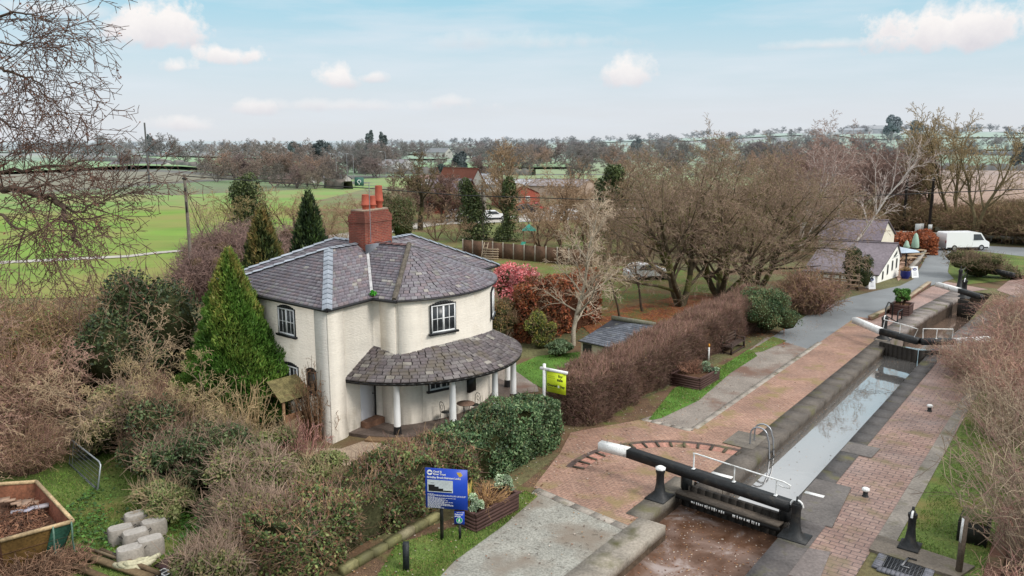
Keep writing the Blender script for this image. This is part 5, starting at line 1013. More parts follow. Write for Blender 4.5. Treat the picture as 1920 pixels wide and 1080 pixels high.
for k, (x, y, H, sd_, c1, lab) in enumerate(((-17.3, 31.2, 6.0, 141, C(172, 148, 120), 'pale stemmed leafless shrub spreading in front of the dark ivy thicket'), (-21.2, 31.0, 5.2, 142, C(166, 130, 116), 'pinkish leafless shrub with arching stems left of the mesh panel'), (-13.6, 31.0, 4.6, 143, C(170, 150, 112), 'tan leafless shrub between the dark ivy thicket and the bright conifer'), (-23.5, 29.6, 6.4, 144, C(160, 128, 112), 'tall pinkish leafless shrub at the left edge above the skip'))):
    tree('leafless_shrub', lab, (x, y, 0), H, .06, sd_, C(150, 132, 112), c1, stems=8, splay=.85, cat='shrub', kids=(7, 6, 5, 3), ang=(44, 46, 48, 50), lenr=(.55, .5, .5, .5), up=(-.05, .0, -.02, .0), rmin=.009, spread0=.2, tfrac=.85, wob=.17)
# climber on the side wall
twig_bush('wall_climber', 'straggling leafless climber trained on the side wall above the timber porch', tuple(on_plane(596, 790, pw, qw).xy) + (0,), 1.0, 3.6, 130, [C(130, 100, 76), C(112, 88, 66)], 122, arch=.1, rmin=.010, dense=4, leaf=(300, .05, [C(90, 80, 56), C(120, 84, 66)]))
# ------------------------------------------------------------------ right bank
HAW = [C(168, 128, 116), C(150, 114, 104), C(180, 146, 128), C(140, 108, 98), C(168, 146, 120)]
HAG = [C(156, 140, 118), C(142, 124, 106), C(170, 152, 130), C(126, 108, 94), C(154, 122, 112)]
protoH = twig_bush('hawthorn', 'olive brown leafless hawthorn hanging over the right lock side at the bottom corner', LK(-1.2, 9.9), 3.0, 4.8, 190, HAG, 131, 'leafless hawthorns on the right bank', arch=.25, rmin=.0105, dense=5)
protoR = twig_bush('hawthorn', 'reddish leafless hawthorn at the right edge beside the chamber', LK(14.0, 8.2), 2.8, 3.4, 230, HAW, 132, 'leafless hawthorns on the right bank', arch=.25, rmin=.011, dense=6)
for k, (s_, t_, r, h, pr, lab) in enumerate(((19.4, 5.0, 1.9, 2.2, 1, 'pinkish hawthorn hanging over the right end of the middle lock gates'), (4.5, 9.4, 3.0, 3.9, 0, 'olive brown hawthorn leaning over the grass strip by the brick lock side'), (10.0, 7.8, 2.6, 3.2, 0, 'olive brown hawthorn over the far half of the chamber'), (17.5, 6.4, 2.6, 2.9, 0, 'pale olive hawthorn beside the middle lock gates'), (21.0, 7.6, 3.2, 3.5, 1, 'reddish hawthorn right of the middle lock gates'),
                                               (27.5, 6.6, 2.8, 2.6, 0, 'olive hawthorn just past the middle lock gates'), (33, 6.2, 2.8, 2.4, 1, 'reddish hawthorn beside the upper chamber'), (38.5, 6.6, 2.8, 2.2, 0, 'olive hawthorn below the top lock gate'), (44, 8.2, 3.2, 2.8, 1, 'reddish hawthorn beyond the top lock gate'), (30, 11, 3.4, 4.4, 1, 'tallest reddish hawthorn at the right edge of the picture'), (-5.6, 10.6, 2.0, 2.4, 1, 'low reddish hawthorn in the bottom right corner'), (41, 12, 3.6, 4.4, 1, 'far reddish hawthorn at the right edge below the reed bed'))):
    dup((protoH, protoR)[pr], LK(s_, t_), k * 1.9 + .3, (r / (3.0, 2.8)[pr],) * 2 + (h / (4.8, 3.4)[pr],), lab)
# ------------------------------------------------------------------ branches hanging in from a tree beyond the left edge
def hang():
    t = thing('overhanging_tree', 'leafless tree reaching in from the left edge with drooping fine twigs', 'tree', (-13.2, 14.2, 0)); o = Vector((-13.2, 14.2, 0))
    tr = Tree(7, kids=(0, 7, 6, 4), ang=(50, 50, 46, 50), lenr=(.5, .46, .5, .5), up=(0, -.05, -.07, -.08), wob=.16, rmin=.0055, spread0=.1)
    m0 = MB(); m0.tube([(0, 0, -.2), (.1, 0, 5), (-.1, .1, 11), (.1, 0, 17)], [.34, .27, .2, .06], 9, C(96, 84, 70))
    def pt(px, py, Y): d = ray(px, py); return Vector((d.x / d.y * Y, Y, CAMH + d.z / d.y * Y)) - o
    limbs = (([(-260, 330, 14), (-20, 347, 13.2), (50, 358, 13), (105, 378, 12.8), (135, 420, 12.7), (150, 465, 12.6)], .075, 26), ([(105, 378, 12.8), (150, 398, 12.9), (190, 382, 13), (222, 360, 13.1)], .026, 11), ([(-260, 300, 14.4), (-40, 322, 13.6), (50, 320, 13.4), (115, 306, 13.3), (165, 300, 13.2)], .045, 20),
             ([(-260, 150, 14), (-60, 135, 13.4), (0, 125, 13.2), (45, 145, 13.1), (85, 165, 13)], .042, 15), ([(-260, 60, 14), (-50, 55, 13.4), (0, 32, 13.2), (50, 20, 13.1), (95, 38, 13)], .034, 14), ([(-240, 230, 14), (-50, 215, 13.6), (0, 226, 13.4), (40, 240, 13.3)], .04, 13), ([(-240, 100, 14), (-40, 80, 13), (20, 85, 12.8), (60, 82, 12.8)], .03, 11), ([(-200, 420, 13), (-10, 400, 12.6), (40, 430, 12.5), (30, 490, 12.4)], .036, 14))
    rr = random.Random(9)
    for pts, r, nk in limbs:
        P = [pt(*q) for q in pts]; n = len(P)
        sub = []
        for i in range(n - 1):
            for j in range(4): sub.append(P[i].lerp(P[i + 1], j / 4) + Vector((rr.gauss(0, .03), rr.gauss(0, .05), rr.gauss(0, .03))))
        sub.append(P[-1])
        m0.tube(sub, [r * (1 - .75 * k / (len(sub) - 1)) for k in range(len(sub))], 6, C(104, 88, 76))
        for j in range(nk):
            f = .3 + .7 * (j + rr.random()) / nk; k = min(len(sub) - 2, int(f * (len(sub) - 1))); dd = (sub[k + 1] - sub[k]).normalized(); e1, e2 = frame(dd); az = rr.uniform(0, 6.28); th = math.radians(rr.uniform(30, 65))
            tr.branch(sub[k], (dd * math.cos(th) + (e1 * math.cos(az) + e2 * math.sin(az)) * math.sin(th)).normalized(), rr.uniform(.8, 1.7) * (1.2 - .4 * f), max(.008, r * .3 * (1 - .6 * f)), 2)
    bl(m0, 'trunk', m_bark, t); b = MB(); tr.emit(b, 0, 9, C(78, 64, 58), C(96, 74, 64), 3, .2); bl(b, 'crown', m_twig, t)
    rg = np.random.default_rng(5); tips = np.array([x[1] for x in tr.seg if x[4] >= 3]); q = rg.integers(0, len(tips), 1500); m = MB(); m.leaves(tips[q], .018, np.array([C(96, 66, 58), C(120, 84, 66)])[rg.integers(0, 2, 1500)], rg, .8); bl(m, 'buds', m_twig, t)
hang()
# ================================================================== LOCK FURNITURE AND THINGS
m_paintw = M('weathered_white_paint', .55, n1=(3, .1), n2=(24, .14), tint=(C(150, 140, 124), 3.2, .56, .76))
m_paintk = M('weathered_black_paint', .55, n1=(3, .35), n2=(20, .4), bump=(20, .5, .015), spec=.4, tint=(C(74, 68, 60), 2.6, .58, .74))
m_plain = M('painted', .6, n1=(2, .1), n2=(16, .1))
m_steel = M('galvanised_steel', .35, n1=(5, .1), n2=None, metallic=.6)
m_rust = M('rusty_steel', .8, n1=(1.6, .35), n2=(14, .3), bump=(14, .5, .02))
m_conc = M('concrete', .9, n1=(2, .15), n2=(16, .15), bump=(18, .4, .02))
m_dwood = M('dark_stained_wood', .7, n1=(2, .2), n2=(12, .25), bump=(30, .4, .01), stretch=(1, 1, 5))
WHT = (.78, .78, .76); BLK = (.014, .015, .016)
LH = thing
# --- near lock gate
def lgate(name, label, tip, wend, end, zt, leaf_a, leaf_b, rails, th=.32, zl=-2.2, bk_z=None):
    t = thing(name, label, 'lock gate', tip); o = Vector(tip)
    tip, wend, end = Vector(tip) - o, Vector(wend) - o, Vector(end) - o; la, lb = Vector(leaf_a) - o, Vector(leaf_b) - o
    mb = MB(); d = (end - tip)
    mb.bar(wend, end, th * 1.04, th * .98, BLK)
    bl(mb, 'balance_beam', m_paintk, t)
    mb = MB(); mb.bar(tip, wend, th * .96, th * .98, WHT); bl(mb, 'white_end', m_paintw, t)
    mb = MB(); u = (lb - la).normalized(); L = (lb - la).length; z0 = zl - o.z; zt_ = zt - o.z
    n = max(3, int(L / .28))
    for k in range(n): a = la + u * (L * k / n); b = la + u * (L * (k + .96) / n); mb.bar(a + Vector((0, 0, (z0 + zt_) / 2)) - Vector((0, 0, a.z)), b + Vector((0, 0, (z0 + zt_) / 2)) - Vector((0, 0, b.z)), .16, zt_ - z0, C(46, 40, 34))
    bl(mb, 'gate_leaf', m_dwood, t)
    for R in rails:
        mb = MB(); pts = [Vector(p) - o for p in R['pts']]
        mb.tube(pts, .026, 6, WHT)
        for p, q in R['posts']: mb.tube([Vector(p) - o, Vector(q) - o], .024, 6, WHT); mb.box(Vector(p) - o + Vector((0, 0, .01)), (.14, .1, .02), LKA, WHT)
        bl(mb, 'handrail', m_paintw, t)
    return t, o
bz = 1.0
tp, we, en = LK(-3.15, -4.4, bz), LK(-3.1, -3.2, bz), LK(-3.85, 2.95, bz - .02)
def onb(f, z): p = we.lerp(en, f); return Vector((p.x, p.y, z))
rz0 = bz + .17
railA = {'pts': [onb(.435, rz0), onb(.435, rz0 + .5), onb(.43, rz0 + .56), onb(.45, rz0 + .57), onb(.7, rz0 + .55), onb(.955, rz0 + .53), onb(.99, rz0 + .47), onb(.985, rz0 + .38), onb(.95, rz0 + .36), onb(.925, rz0 + .38)], 'posts': [(onb(.435, rz0), onb(.435, rz0 + .5)), (onb(.68, rz0), onb(.68, rz0 + .55)), (onb(.915, rz0), onb(.915, rz0 + .52))]}
g1, go = lgate('lock_gate', 'nearest black lock gate with a long balance beam, white beam end and white handrail', tp, we, en, .35, LK(-3.0, -1.05, 0), LK(-3.25, 2.72, 0), [railA], .32)
mb = MB(); a, b = LK(-3.32, -1.1, .16) - go, LK(-3.62, 2.6, .16) - go; mb.bar(a, b, .42, .07, C(98, 88, 78)); mb.bar(a + Vector((-.1, -.16, -.1)), b + Vector((-.1, -.16, -.1)), .1, .12, C(30, 28, 26)); bl(mb, 'walkway', m_dwood, g1)
mb = MB(); rr = random.Random(8)
for k in range(30):
    f0 = .17 + k * .0225 + rr.uniform(-.004, .004); f1 = f0 + rr.uniform(.008, .018); p = a.lerp(b, f0) + Vector((-.155, -.225, -.1)); q = a.lerp(b, f1) + Vector((-.155, -.225, -.1))
    if 14 < k < 18: continue
    mb.bar(p, q, .008, rr.uniform(.06, .12), (.7, .69, .66))
bl(mb, 'flaking_white_band', m_paintw, g1)
mb = MB(); mb.bar(LK(-3.0, -.95, .18) - go, LK(-3.0, -.95, bz - .15) - go, .34, .3, BLK); mb.bar(LK(-3.25, 2.6, .18) - go, LK(-3.3, 2.6, bz - .15) - go, .3, .3, BLK); bl(mb, 'gate_post', m_paintk, g1)
for f in (.25, .72):
    mb = MB(); p = tp.lerp(we, f) - go + Vector((0, 0, .17)); mb.tube([p, p + Vector((0, 0, .16))], .008, 4, (.1, .1, .1)); bl(mb, 'bolt', m_paintk, g1)
# --- strapping post on the left bank and paddle stands
def stand(name, label, loc, h, rz, arch=True, cap=WHT, w=.2):
    t = thing(name, label, 'paddle stand', loc, rz); mb = MB()
    prof = [(w * 1.9, 0), (w * 1.7, .05), (w * 1.0, .22), (w * .72, .5 * h), (w * .7, .78 * h), (w * .85, .85 * h), (w * .85, .93 * h)]
    n = 8
    mb.lathe((0, 0, 0), prof, n, BLK); bl(mb, 'pedestal', m_paintk, t)
    mb = MB(); mb.box((0, 0, .02), (w * 4.4, w * 3.6, .05), 0, BLK); bl(mb, 'base_plate', m_paintk, t)
    if arch:
        mb = MB(); mb.tube([(w * .95 * math.cos(PI * k / 8), 0, .86 * h + w * 1.0 * math.sin(PI * k / 8)) for k in range(9)], .035, 6, cap); bl(mb, 'white_hood', m_paintw, t)
        mb = MB(); mb.box((0, 0, h * .93), (w * .9, w * .8, .16), 0, BLK); mb.tube([(0, 0, h * .8), (w * 2.2, 0, h * .78)], .022, 6, BLK); bl(mb, 'winding_gear', m_paintk, t)
        mb = MB(); mb.bar((0, 0, h * .9), (0, 0, h * 1.12), .05, .07, BLK); bl(mb, 'rack_bar', m_paintk, t)
    else:
        mb = MB(); mb.lathe((0, 0, .93 * h), [(w * .9, 0), (w * .92, .05), (w * .5, .1)], 8, cap); bl(mb, 'white_cap', m_paintw, t)
    return t
T(stand('strapping_post', 'waisted black iron post with white top on the left bank, below the near balance beam', LK(-3.95, -1.5, .05), 1.12, LKA, False), 'waisted black iron post with white top on the left bank, below the near balance beam', 'lock post')
stand('paddle_stand', 'black paddle stand with white hoop at the right end of the nearest lock gate', LK(-3.95, 3.15, .05), 1.2, LKA + 1.57)
stand('paddle_stand', 'black paddle pedestal with white top beside the square drain grating', LK(-2.5, 6.15, .09), 1.15, LKA, True, WHT, .16)
# --- chamber ladder hoops
t = thing('ladder_rail', 'pair of silver hooped ladder grab rails at the edge of the chamber', 'ladder rail', LK(2.9, -.4, .06)); o = t.location.copy()
for s_ in (2.72, 3.2):
    pts = [LK(s_, -.8, .06), LK(s_, -.8, .5)] + [LK(s_, -.45 - .35 * math.cos(PI * k / 8), .5 + .34 * math.sin(PI * k / 8)) for k in range(1, 8)] + [LK(s_, -.1, .5), LK(s_, -.03, .3), LK(s_, .02, -.38)]
    mb = MB(); mb.tube([p - o for p in pts], .036, 8, C(190, 192, 196)); bl(mb, 'hoop', m_steel, t)
mb = MB()
for k in range(6): mb.tube([LK(2.72, .06, -.1 - k * .3) - o, LK(3.2, .06, -.1 - k * .3) - o], .02, 6, (.03, .03, .03))
bl(mb, 'rungs', m_paintk, t)
# --- mooring pins
b0 = thing('mooring_bollard', 'short black mooring bollard with white top, nearest the lock gate on the right side', 'bollard', LK(.5, 4.16, .02), 0, 'mooring bollards on the right lock side'); mb = MB(); mb.lathe((0, 0, 0), [(.12, 0), (.085, .05), (.08, .2)], 10, BLK); bl(mb, 'shaft', m_paintk, b0); mb = MB(); mb.lathe((0, 0, .2), [(.1, 0), (.13, .03), (.13, .09), (.08, .12)], 10, WHT); bl(mb, 'white_cap', m_paintw, b0)
dup(b0, LK(11.65, 4.26, .02), label='short black mooring bollard with white top, farther along the right side of the chamber')
# --- square grating
t = thing('drain_grating', 'square iron drain grating set in a frame of blue bricks', 'grating', LK(-3.6, 6.25, .03), LKA)
mb = MB()
for k in range(15): mb.box((-.62 + k * .0886, 0, .03), (.02, .98, .03), 0, C(96, 98, 102))
for k in range(11): mb.box((0, -.49 + k * .098, .034), (1.26, .02, .03), 0, C(96, 98, 102))
bl(mb, 'grid', m_steel, t); mb = MB(); mb.box((0, 0, .004), (1.26, 1.0, .02), 0, C(60, 52, 46)); bl(mb, 'pit', m_core, t)
mb = MB()
for sx, L, hor in ((-1, 1.2, 0), (1, 1.2, 0), (-1, 1.5, 1), (1, 1.5, 1)):
    n = int(L / .12)
    for k in range(n):
        a = -L / 2 + (k + .5) * L / n; kk = rr.uniform(.85, 1.1); c = tuple(q * kk for q in C(138, 138, 146))
        if hor: mb.box((a, sx * .64, .01), (L / n - .01, .24, .06), 0, c)
        else: mb.box((sx * .76, a, .012), (.24, L / n - .01, .06), 0, c)
bl(mb, 'brick_frame', m_stone, t); mb = MB(); mb.bar((-.3, .05, .07), (.3, -.02, .07), .05, .04, C(150, 150, 152)); mb.bar((-.3, .05, .07), (-.3, -.16, .07), .04, .04, C(150, 150, 152)); mb.bar((.3, .0, .07), (.3, -.24, .07), .06, .04, (.03, .03, .03)); bl(mb, 'windlass_bar', m_steel, t)
# --- right bank bits
t = thing('timber_post', 'tall grey timber post with white face in front of the hawthorn at bottom right', 'post', G(1797, 1076)); mb = MB(); mb.bar((0, 0, 0), (.02, 0, 1.75), .13, .13, C(120, 106, 92)); bl(mb, 'shaft', m_wood, t); mb = MB(); mb.bar((-.07, -.02, 1.0), (-.05, -.02, 1.72), .012, .1, WHT); bl(mb, 'white_face', m_paintw, t)
mb = MB(); rr2 = random.Random(2); q = LK(-.6, 7.6); mb.box((q.x, q.y, .35), (1.0, .8, .7), LKA, C(40, 40, 34)); mb.box((q.x, q.y, .74), (.9, .7, .1), LKA, C(96, 104, 44)); T(mb.build('stone_block', m_stone), 'dark stone block with mossy top on the grass strip behind the grating', 'block')
t = thing('byewash_weir', 'sunken brown brick overflow channel under the hawthorn at bottom right', 'channel', LK(-2, 9.4)); o = t.location.copy()
for name, pts, z0, z1, c in (('channel_wall', [(-8, 8.2), (3, 8.1), (3, 8.5), (-8, 8.6)], -.3, .12, C(120, 86, 70)), ('channel_wall', [(-8, 10.6), (3, 10.4), (3, 10.8), (-8, 11)], -.3, .12, C(130, 112, 96)), ('channel_bed', [(-8, 8.6), (3, 8.5), (3, 10.4), (-8, 10.6)], -.2, .035, C(96, 70, 58))):
    mb = MB(); mb.prism([LK(*p) - o for p in pts][::-1], z0, z1, c); bl(mb, name, m_stone, t)
# --- signs
m_blue = M('blue_sign', .4, base=(.012, .055, .42), n1=(2, .04), n2=None)
m_lettw = M('white_lettering', .5, base=(.8, .8, .8), n1=None, n2=None)
m_yel = M('yellow_sign', .5, base=(.62, .75, .03), n1=(2, .04), n2=None)
m_lettk = M('dark_lettering', .5, base=(.02, .025, .02), n1=None, n2=None)
m_green = M('green_sign', .5, base=(.0, .32, .16), n1=None, n2=None)
sp = Vector((-2.18, 22.85, 0)); ang = math.atan2(G(876, 878, 2.6).y - G(797, 873, 2.6).y, G(876, 878, 2.6).x - G(797, 873, 2.6).x)
t = thing('information_sign', 'large blue lock information sign with a white picture on dark posts beside the planter', 'sign', sp, ang)
# panel fitted to the surveyed width
pw_, ph_, pzb = 1.22, 1.18, 1.02
mb = MB(); mb.bar((0, 0.02, 0), (0, .02, 2.0), .09, .09, BLK); bl(mb, 'post', m_paintk, t)
mb = MB(); cx = .24; mb.box((cx, -.05, pzb + ph_ / 2), (pw_, .025, ph_), 0, (0, 0, 1)); pn = bl(mb, 'panel', m_blue, t)
X0 = cx - pw_ / 2; yf = -.066; RX = (PI / 2, 0, 0)
def tx(body, size, x, z, m=m_lettw, par=None, bold=.0022): text(body, size, m, par or pn, (x, yf, z), RX, bold=bold)
tx('Canal &\nRiver Trust', .078, X0 + .235, pzb + ph_ - .115); tx('Grindley Brook Staircase Locks', .0765, X0 + .05, pzb + ph_ - .29)
mb = MB(); c0 = (X0 + .135, yf, pzb + ph_ - .125)
for k in range(20):
    a0, a1 = 2 * PI * k / 20, 2 * PI * (k + 1) / 20; mb.poly([(c0[0] + r * math.cos(a), c0[1], c0[2] + r * math.sin(a)) for r, a in ((.035, a0), (.08, a0), (.08, a1), (.035, a1))], WHT)
mb.poly([(c0[0] - .07, c0[1] - .001, c0[2] - .01), (c0[0] + .07, c0[1] - .001, c0[2] - .01), (c0[0] + .07, c0[1] - .001, c0[2] + .012), (c0[0] - .07, c0[1] - .001, c0[2] + .012)], (.02, .06, .42)); bl(mb, 'roundel', m_plain, t).parent = pn
mb = MB()
for k, (dx, dz, w_) in enumerate(((0, 0, .13), (-.02, .035, .12), (.02, -.035, .12), (.01, -.065, .07))): mb.poly([(X0 + 1.0 + dx - w_ / 2, yf, pzb + ph_ - .13 + dz - .02), (X0 + 1.0 + dx + w_ / 2, yf, pzb + ph_ - .13 + dz - .014), (X0 + 1.0 + dx + w_ / 2, yf, pzb + ph_ - .13 + dz + .018), (X0 + 1.0 + dx - w_ / 2, yf, pzb + ph_ - .13 + dz + .012)], C(246, 206, 84))
bl(mb, 'yellow_mark', m_plain, t).parent = pn
mb = MB(); px0, px1, pz0, pz1 = X0 + .06, X0 + .80, pzb + ph_ - .70, pzb + ph_ - .34; mb.poly([(px0, yf, pz0), (px1, yf, pz0), (px1, yf, pz1), (px0, yf, pz1)], C(226, 234, 236))
st_ = [(0, .60), (.27, .60), (.27, .46), (.44, .46), (.44, .32), (.63, .32), (.63, .17), (1, .17)]
for (a, h1), (b, h2) in zip(st_[::2], st_[1::2]): mb.poly([(px0 + .03 + .68 * a, yf - .002, pz0 + .02), (px0 + .03 + .68 * b, yf - .002, pz0 + .02), (px0 + .03 + .68 * b, yf - .002, pz0 + .36 * h1), (px0 + .03 + .68 * a, yf - .002, pz0 + .36 * h1)], (.012, .012, .012))
mb.poly([(px0 + .1, yf - .002, pz1 - .1), (px0 + .2, yf - .002, pz1 - .1), (px0 + .2, yf - .002, pz1 - .085), (px0 + .1, yf - .002, pz1 - .085)], (.1, .1, .1)); bl(mb, 'picture', m_plain, t).parent = pn
mb = MB(); rr = random.Random(12); zz = pzb + ph_ - .765
for k in range(17):
    L = (.16 if k in (0, 3) else (1.08 if k in (1, 2) else rr.uniform(.3, .8))); x = X0 + .06
    while x < X0 + .06 + L: wl = rr.uniform(.02, .07); mb.poly([(x, yf, zz), (x + wl, yf, zz), (x + wl, yf, zz + .011), (x, yf, zz + .011)], WHT); x += wl + .014
    zz -= .0245 if k not in (2,) else .035
bl(mb, 'small_print', m_lettw, t).parent = pn
pn.scale = (1.08, 1, 1.1); pn.location = (-.075, 0, -.02)
t = thing('priority_sign', 'small blue pedestrian priority sign with a green disc on a short dark post', 'sign', (-1.62, 22.85, 0), ang + .05)
mb = MB(); mb.bar((0, .02, 0), (0, .02, .62), .075, .075, BLK); bl(mb, 'post', m_paintk, t)
mb = MB(); mb.box((0, -.04, .78), (.32, .02, .42), 0, (0, 0, 1)); pn2 = bl(mb, 'panel', m_blue, t); yf = -.052
tx('Pedestrian\npriority', .06, -.14, .875, m_lettw, pn2); tx('Canal & River Trust', .026, -.08, .95, m_lettw, pn2)
mb = MB(); mb.poly([(.1 * math.cos(2 * PI * k / 24), yf, .70 + .1 * math.sin(2 * PI * k / 24)) for k in range(24)], WHT); bl(mb, 'disc_rim', m_lettw, t).parent = pn2
mb = MB(); mb.poly([(.09 * math.cos(2 * PI * k / 24), yf - .002, .70 + .09 * math.sin(2 * PI * k / 24)) for k in range(24)], (0, .3, .15)); bl(mb, 'green_disc', m_green, t).parent = pn2
mb = MB(); q = lambda x, z: (x, yf - .004, .70 + z)
mb.poly([q(.015 * math.cos(2 * PI * k / 10), .05 + .015 * math.sin(2 * PI * k / 10)) for k in range(10)], WHT); mb.poly([q(-.018, -.01), q(.02, -.01), q(.016, .035), q(-.014, .035)], WHT); mb.poly([q(-.018, -.01), q(-.04, -.07), q(-.028, -.07), q(0, -.01)], WHT); mb.poly([q(.02, -.01), q(.03, -.07), q(.018, -.07), q(0, -.01)], WHT); mb.poly([q(-.03, -.02), q(-.014, .03), q(-.006, .025), q(-.022, -.02)], WHT); bl(mb, 'walking_figure', m_lettw, t).parent = pn2
t = thing('for_sale_sign', 'lime yellow for sale board hanging from a white wooden post behind the holly hedge', 'sign', (1.40, 33.2, 0), -.62)
mb = MB(); mb.bar((0, 0, 0), (0, 0, 2.72), .1, .1, WHT); bl(mb, 'post', m_paintw, t)
mb = MB(); mb.bar((-.2, 0, 2.5), (1.17, 0, 2.5), .1, .11, WHT); bl(mb, 'arm', m_paintw, t)
mb = MB(); mb.box((.62, 0, 1.97), (.96, .02, .92), 0, (1, 1, 0)); pn3 = bl(mb, 'board', m_yel, t); yf = -.012
for body, size, x, z, m_ in (('for', .19, .72, 2.22, m_lettk), ('sale', .19, .66, 2.06, m_lettk), ('Dourish', .155, .17, 1.78, m_lettk), ('Day', .155, .80, 1.78, m_lettk), ('&', .135, .70, 1.78, m_lettw)): tx(body, size, x, z, m_, pn3, .006)
mb = MB()
for k in range(2):
    for j in range(6): x = .2 + j * .06; mb.poly([(x, yf, 2.22 - k * .07), (x + .045, yf, 2.22 - k * .07), (x + .045, yf, 2.24 - k * .07), (x, yf, 2.24 - k * .07)], C(150, 170, 40))
for j in range(9): x = .22 + j * .07; mb.poly([(x, yf, 1.70), (x + .05, yf, 1.70), (x + .05, yf, 1.72), (x, yf, 1.72)], C(70, 80, 30))
bl(mb, 'small_print', m_plain, t).parent = pn3
# --- planters
def planter(label, c, L, W, H, rz, col=C(92, 66, 60)):
    t = thing('planter', label, 'planter', c, rz); mb = MB()
    n = 5
    for k in range(n):
        z = (k + .5) * H / n
        for sx in (-1, 1): mb.box((0, sx * W / 2, z), (L, .05, H / n - .012), 0, col); mb.box((sx * L / 2, 0, z), (.05, W - .05, H / n - .012), 0, col)
    for sx in (-1, 1):
        mb.box((0, sx * W / 2, H + .02), (L + .1, .11, .045), 0, tuple(q * 1.15 for q in col)); mb.box((sx * L / 2, 0, H + .021), (.11, W - .1, .045), 0, tuple(q * 1.15 for q in col))
    bl(mb, 'timber_box', m_dwood, t); mb = MB(); mb.box((0, 0, H - .13), (L - .06, W - .06, .1), 0, C(86, 66, 52)); bl(mb, 'soil', m_core, t); return t
PAL = [C(150, 168, 138), C(176, 190, 160), C(120, 142, 108), C(200, 206, 180)]
def perp_box(p, q, wdt): # base corners -> centre, length, angle
    d = q - p; n = Vector((-d.y, d.x, 0)).normalized(); return (p + q) / 2 + n * wdt / 2, d.length, math.atan2(d.y, d.x)
c, L, a = perp_box(G(893, 1000), G(972, 957), .95); planter('large dark brown timber planter on the grass beside the blue information sign', c, L, .95, .62, a)
u = Vector((math.cos(a), math.sin(a), 0)); n_ = Vector((-u.y, u.x, 0))
shrub('silver_shrub', 'silver green bush at the sign end of the large planter', c - u * .78 - n_ * .18 + Vector((0, 0, .5)), .34, .32, .6, 1500, .035, PAL, 201, nl=8)
shrub('silver_shrub', 'silver green bush at the far end of the large planter', c + u * .80 - n_ * .02 + Vector((0, 0, .5)), .40, .38, .66, 1700, .035, PAL, 202, nl=8)
t = thing('spiky_plant', 'yellow striped spiky plant in the large planter by the sign', 'plant', c - u * .62 + n_ * .25 + Vector((0, 0, .5))); mb = MB(); rr = random.Random(1)
for k in range(22):
    a_ = rr.uniform(0, 6.28); sp_ = rr.uniform(.05, .3); h_ = rr.uniform(.6, 1.0); w_ = .022; p = Vector((.03 * math.cos(a_), .03 * math.sin(a_), 0)); q = Vector((sp_ * math.cos(a_), sp_ * math.sin(a_), h_)); s_ = Vector((-math.sin(a_), math.cos(a_), 0)) * w_; md = p.lerp(q, .5) - Vector((math.cos(a_), math.sin(a_), 0)) * .04
    mb.arr([p - s_, p + s_, md + s_, md - s_, q], [(0, 1, 2, 3)], C(206, 176, 92) if k % 3 else C(110, 128, 66)); mb.arr([md - s_, md + s_, q], [(0, 1, 2)], C(214, 186, 104) if k % 3 else C(110, 128, 66))
bl(mb, 'leaf_blades', m_leaf, t)
twig_bush('dead_plants', 'dried brown stalks in the middle of the large planter', c + Vector((0, 0, .5)), .75, .75, 70, [C(150, 118, 86), C(120, 92, 70), C(176, 140, 92)], 203, arch=.2, rmin=.007, dense=3)
c, L, a = perp_box(G(1312, 733), G(1348, 712), 1.55); planter('square dark brown timber planter on the verge below the bare hedge', c, L, 1.55, .6, a); u = Vector((math.cos(a), math.sin(a), 0)); n_ = Vector((-u.y, u.x, 0))
shrub('silver_shrub', 'silver green bush spilling over the square planter on the verge', c + u * .45 - n_ * .55 + Vector((0, 0, .35)), .55, .5, .75, 2200, .04, [C(120, 142, 116), C(146, 164, 134), C(98, 120, 92)], 204, nl=9)
twig_bush('dead_plants', 'dried brown stalks in the square planter on the verge', c + n_ * .2 + Vector((0, 0, .5)), .9, .7, 90, [C(130, 96, 78), C(108, 80, 66)], 205, arch=.3, rmin=.008, dense=4)
c = LK(33.4, -1.3); planter('far dark planter with a round green bush beside the upper lock chamber', c, 1.5, 1.2, .75, LKA); shrub('round_bush', 'round bright green bush in the far planter beside the upper chamber', c + Vector((0, 0, .65)), .75, .7, 1.25, 2400, .06, [C(70, 110, 50), C(92, 132, 62), C(56, 88, 40)], 206, nl=9)
# --- bench, markers
p, q = G(1362, 672), G(1405, 646); d = (q - p).normalized(); a = math.atan2(d.y, d.x); t = thing('bench', 'dark brown slatted bench against the bare hedge facing the canal', 'bench', (p + q) / 2 + Vector((-d.y, d.x, 0)) * .3, a); L = 2.3
for nm, y, z, dy in (('seat', 0, .45, .1),):
    mb = MB()
    for k in range(4): mb.box((0, -.24 + k * .13, .45), (L, .11, .045), 0, C(84, 66, 58))
    bl(mb, 'seat', m_dwood, t)
mb = MB()
for k in range(3): mb.box((0, .27 + k * .035, .62 + k * .15), (L, .035, .11), 0, C(90, 72, 62))
bl(mb, 'backrest', m_dwood, t)
for sx in (-1, 1):
    mb = MB(); x = sx * (L / 2 - .1); mb.bar((x, -.26, 0), (x, -.26, .66), .09, .09, C(70, 54, 48)); mb.bar((x, .24, 0), (x, .36, 1.0), .09, .09, C(70, 54, 48)); mb.bar((x, -.3, .66), (x, .3, .66), .09, .05, C(78, 60, 52)); mb.bar((x, -.26, .08), (x, .26, .08), .07, .07, C(70, 54, 48)); bl(mb, 'end_frame', m_dwood, t)
mb = MB(); mb.bar((-L / 2 + .1, -.26, .07), (L / 2 - .1, -.26, .07), .06, .08, C(78, 62, 54)); bl(mb, 'foot_rail', m_dwood, t)
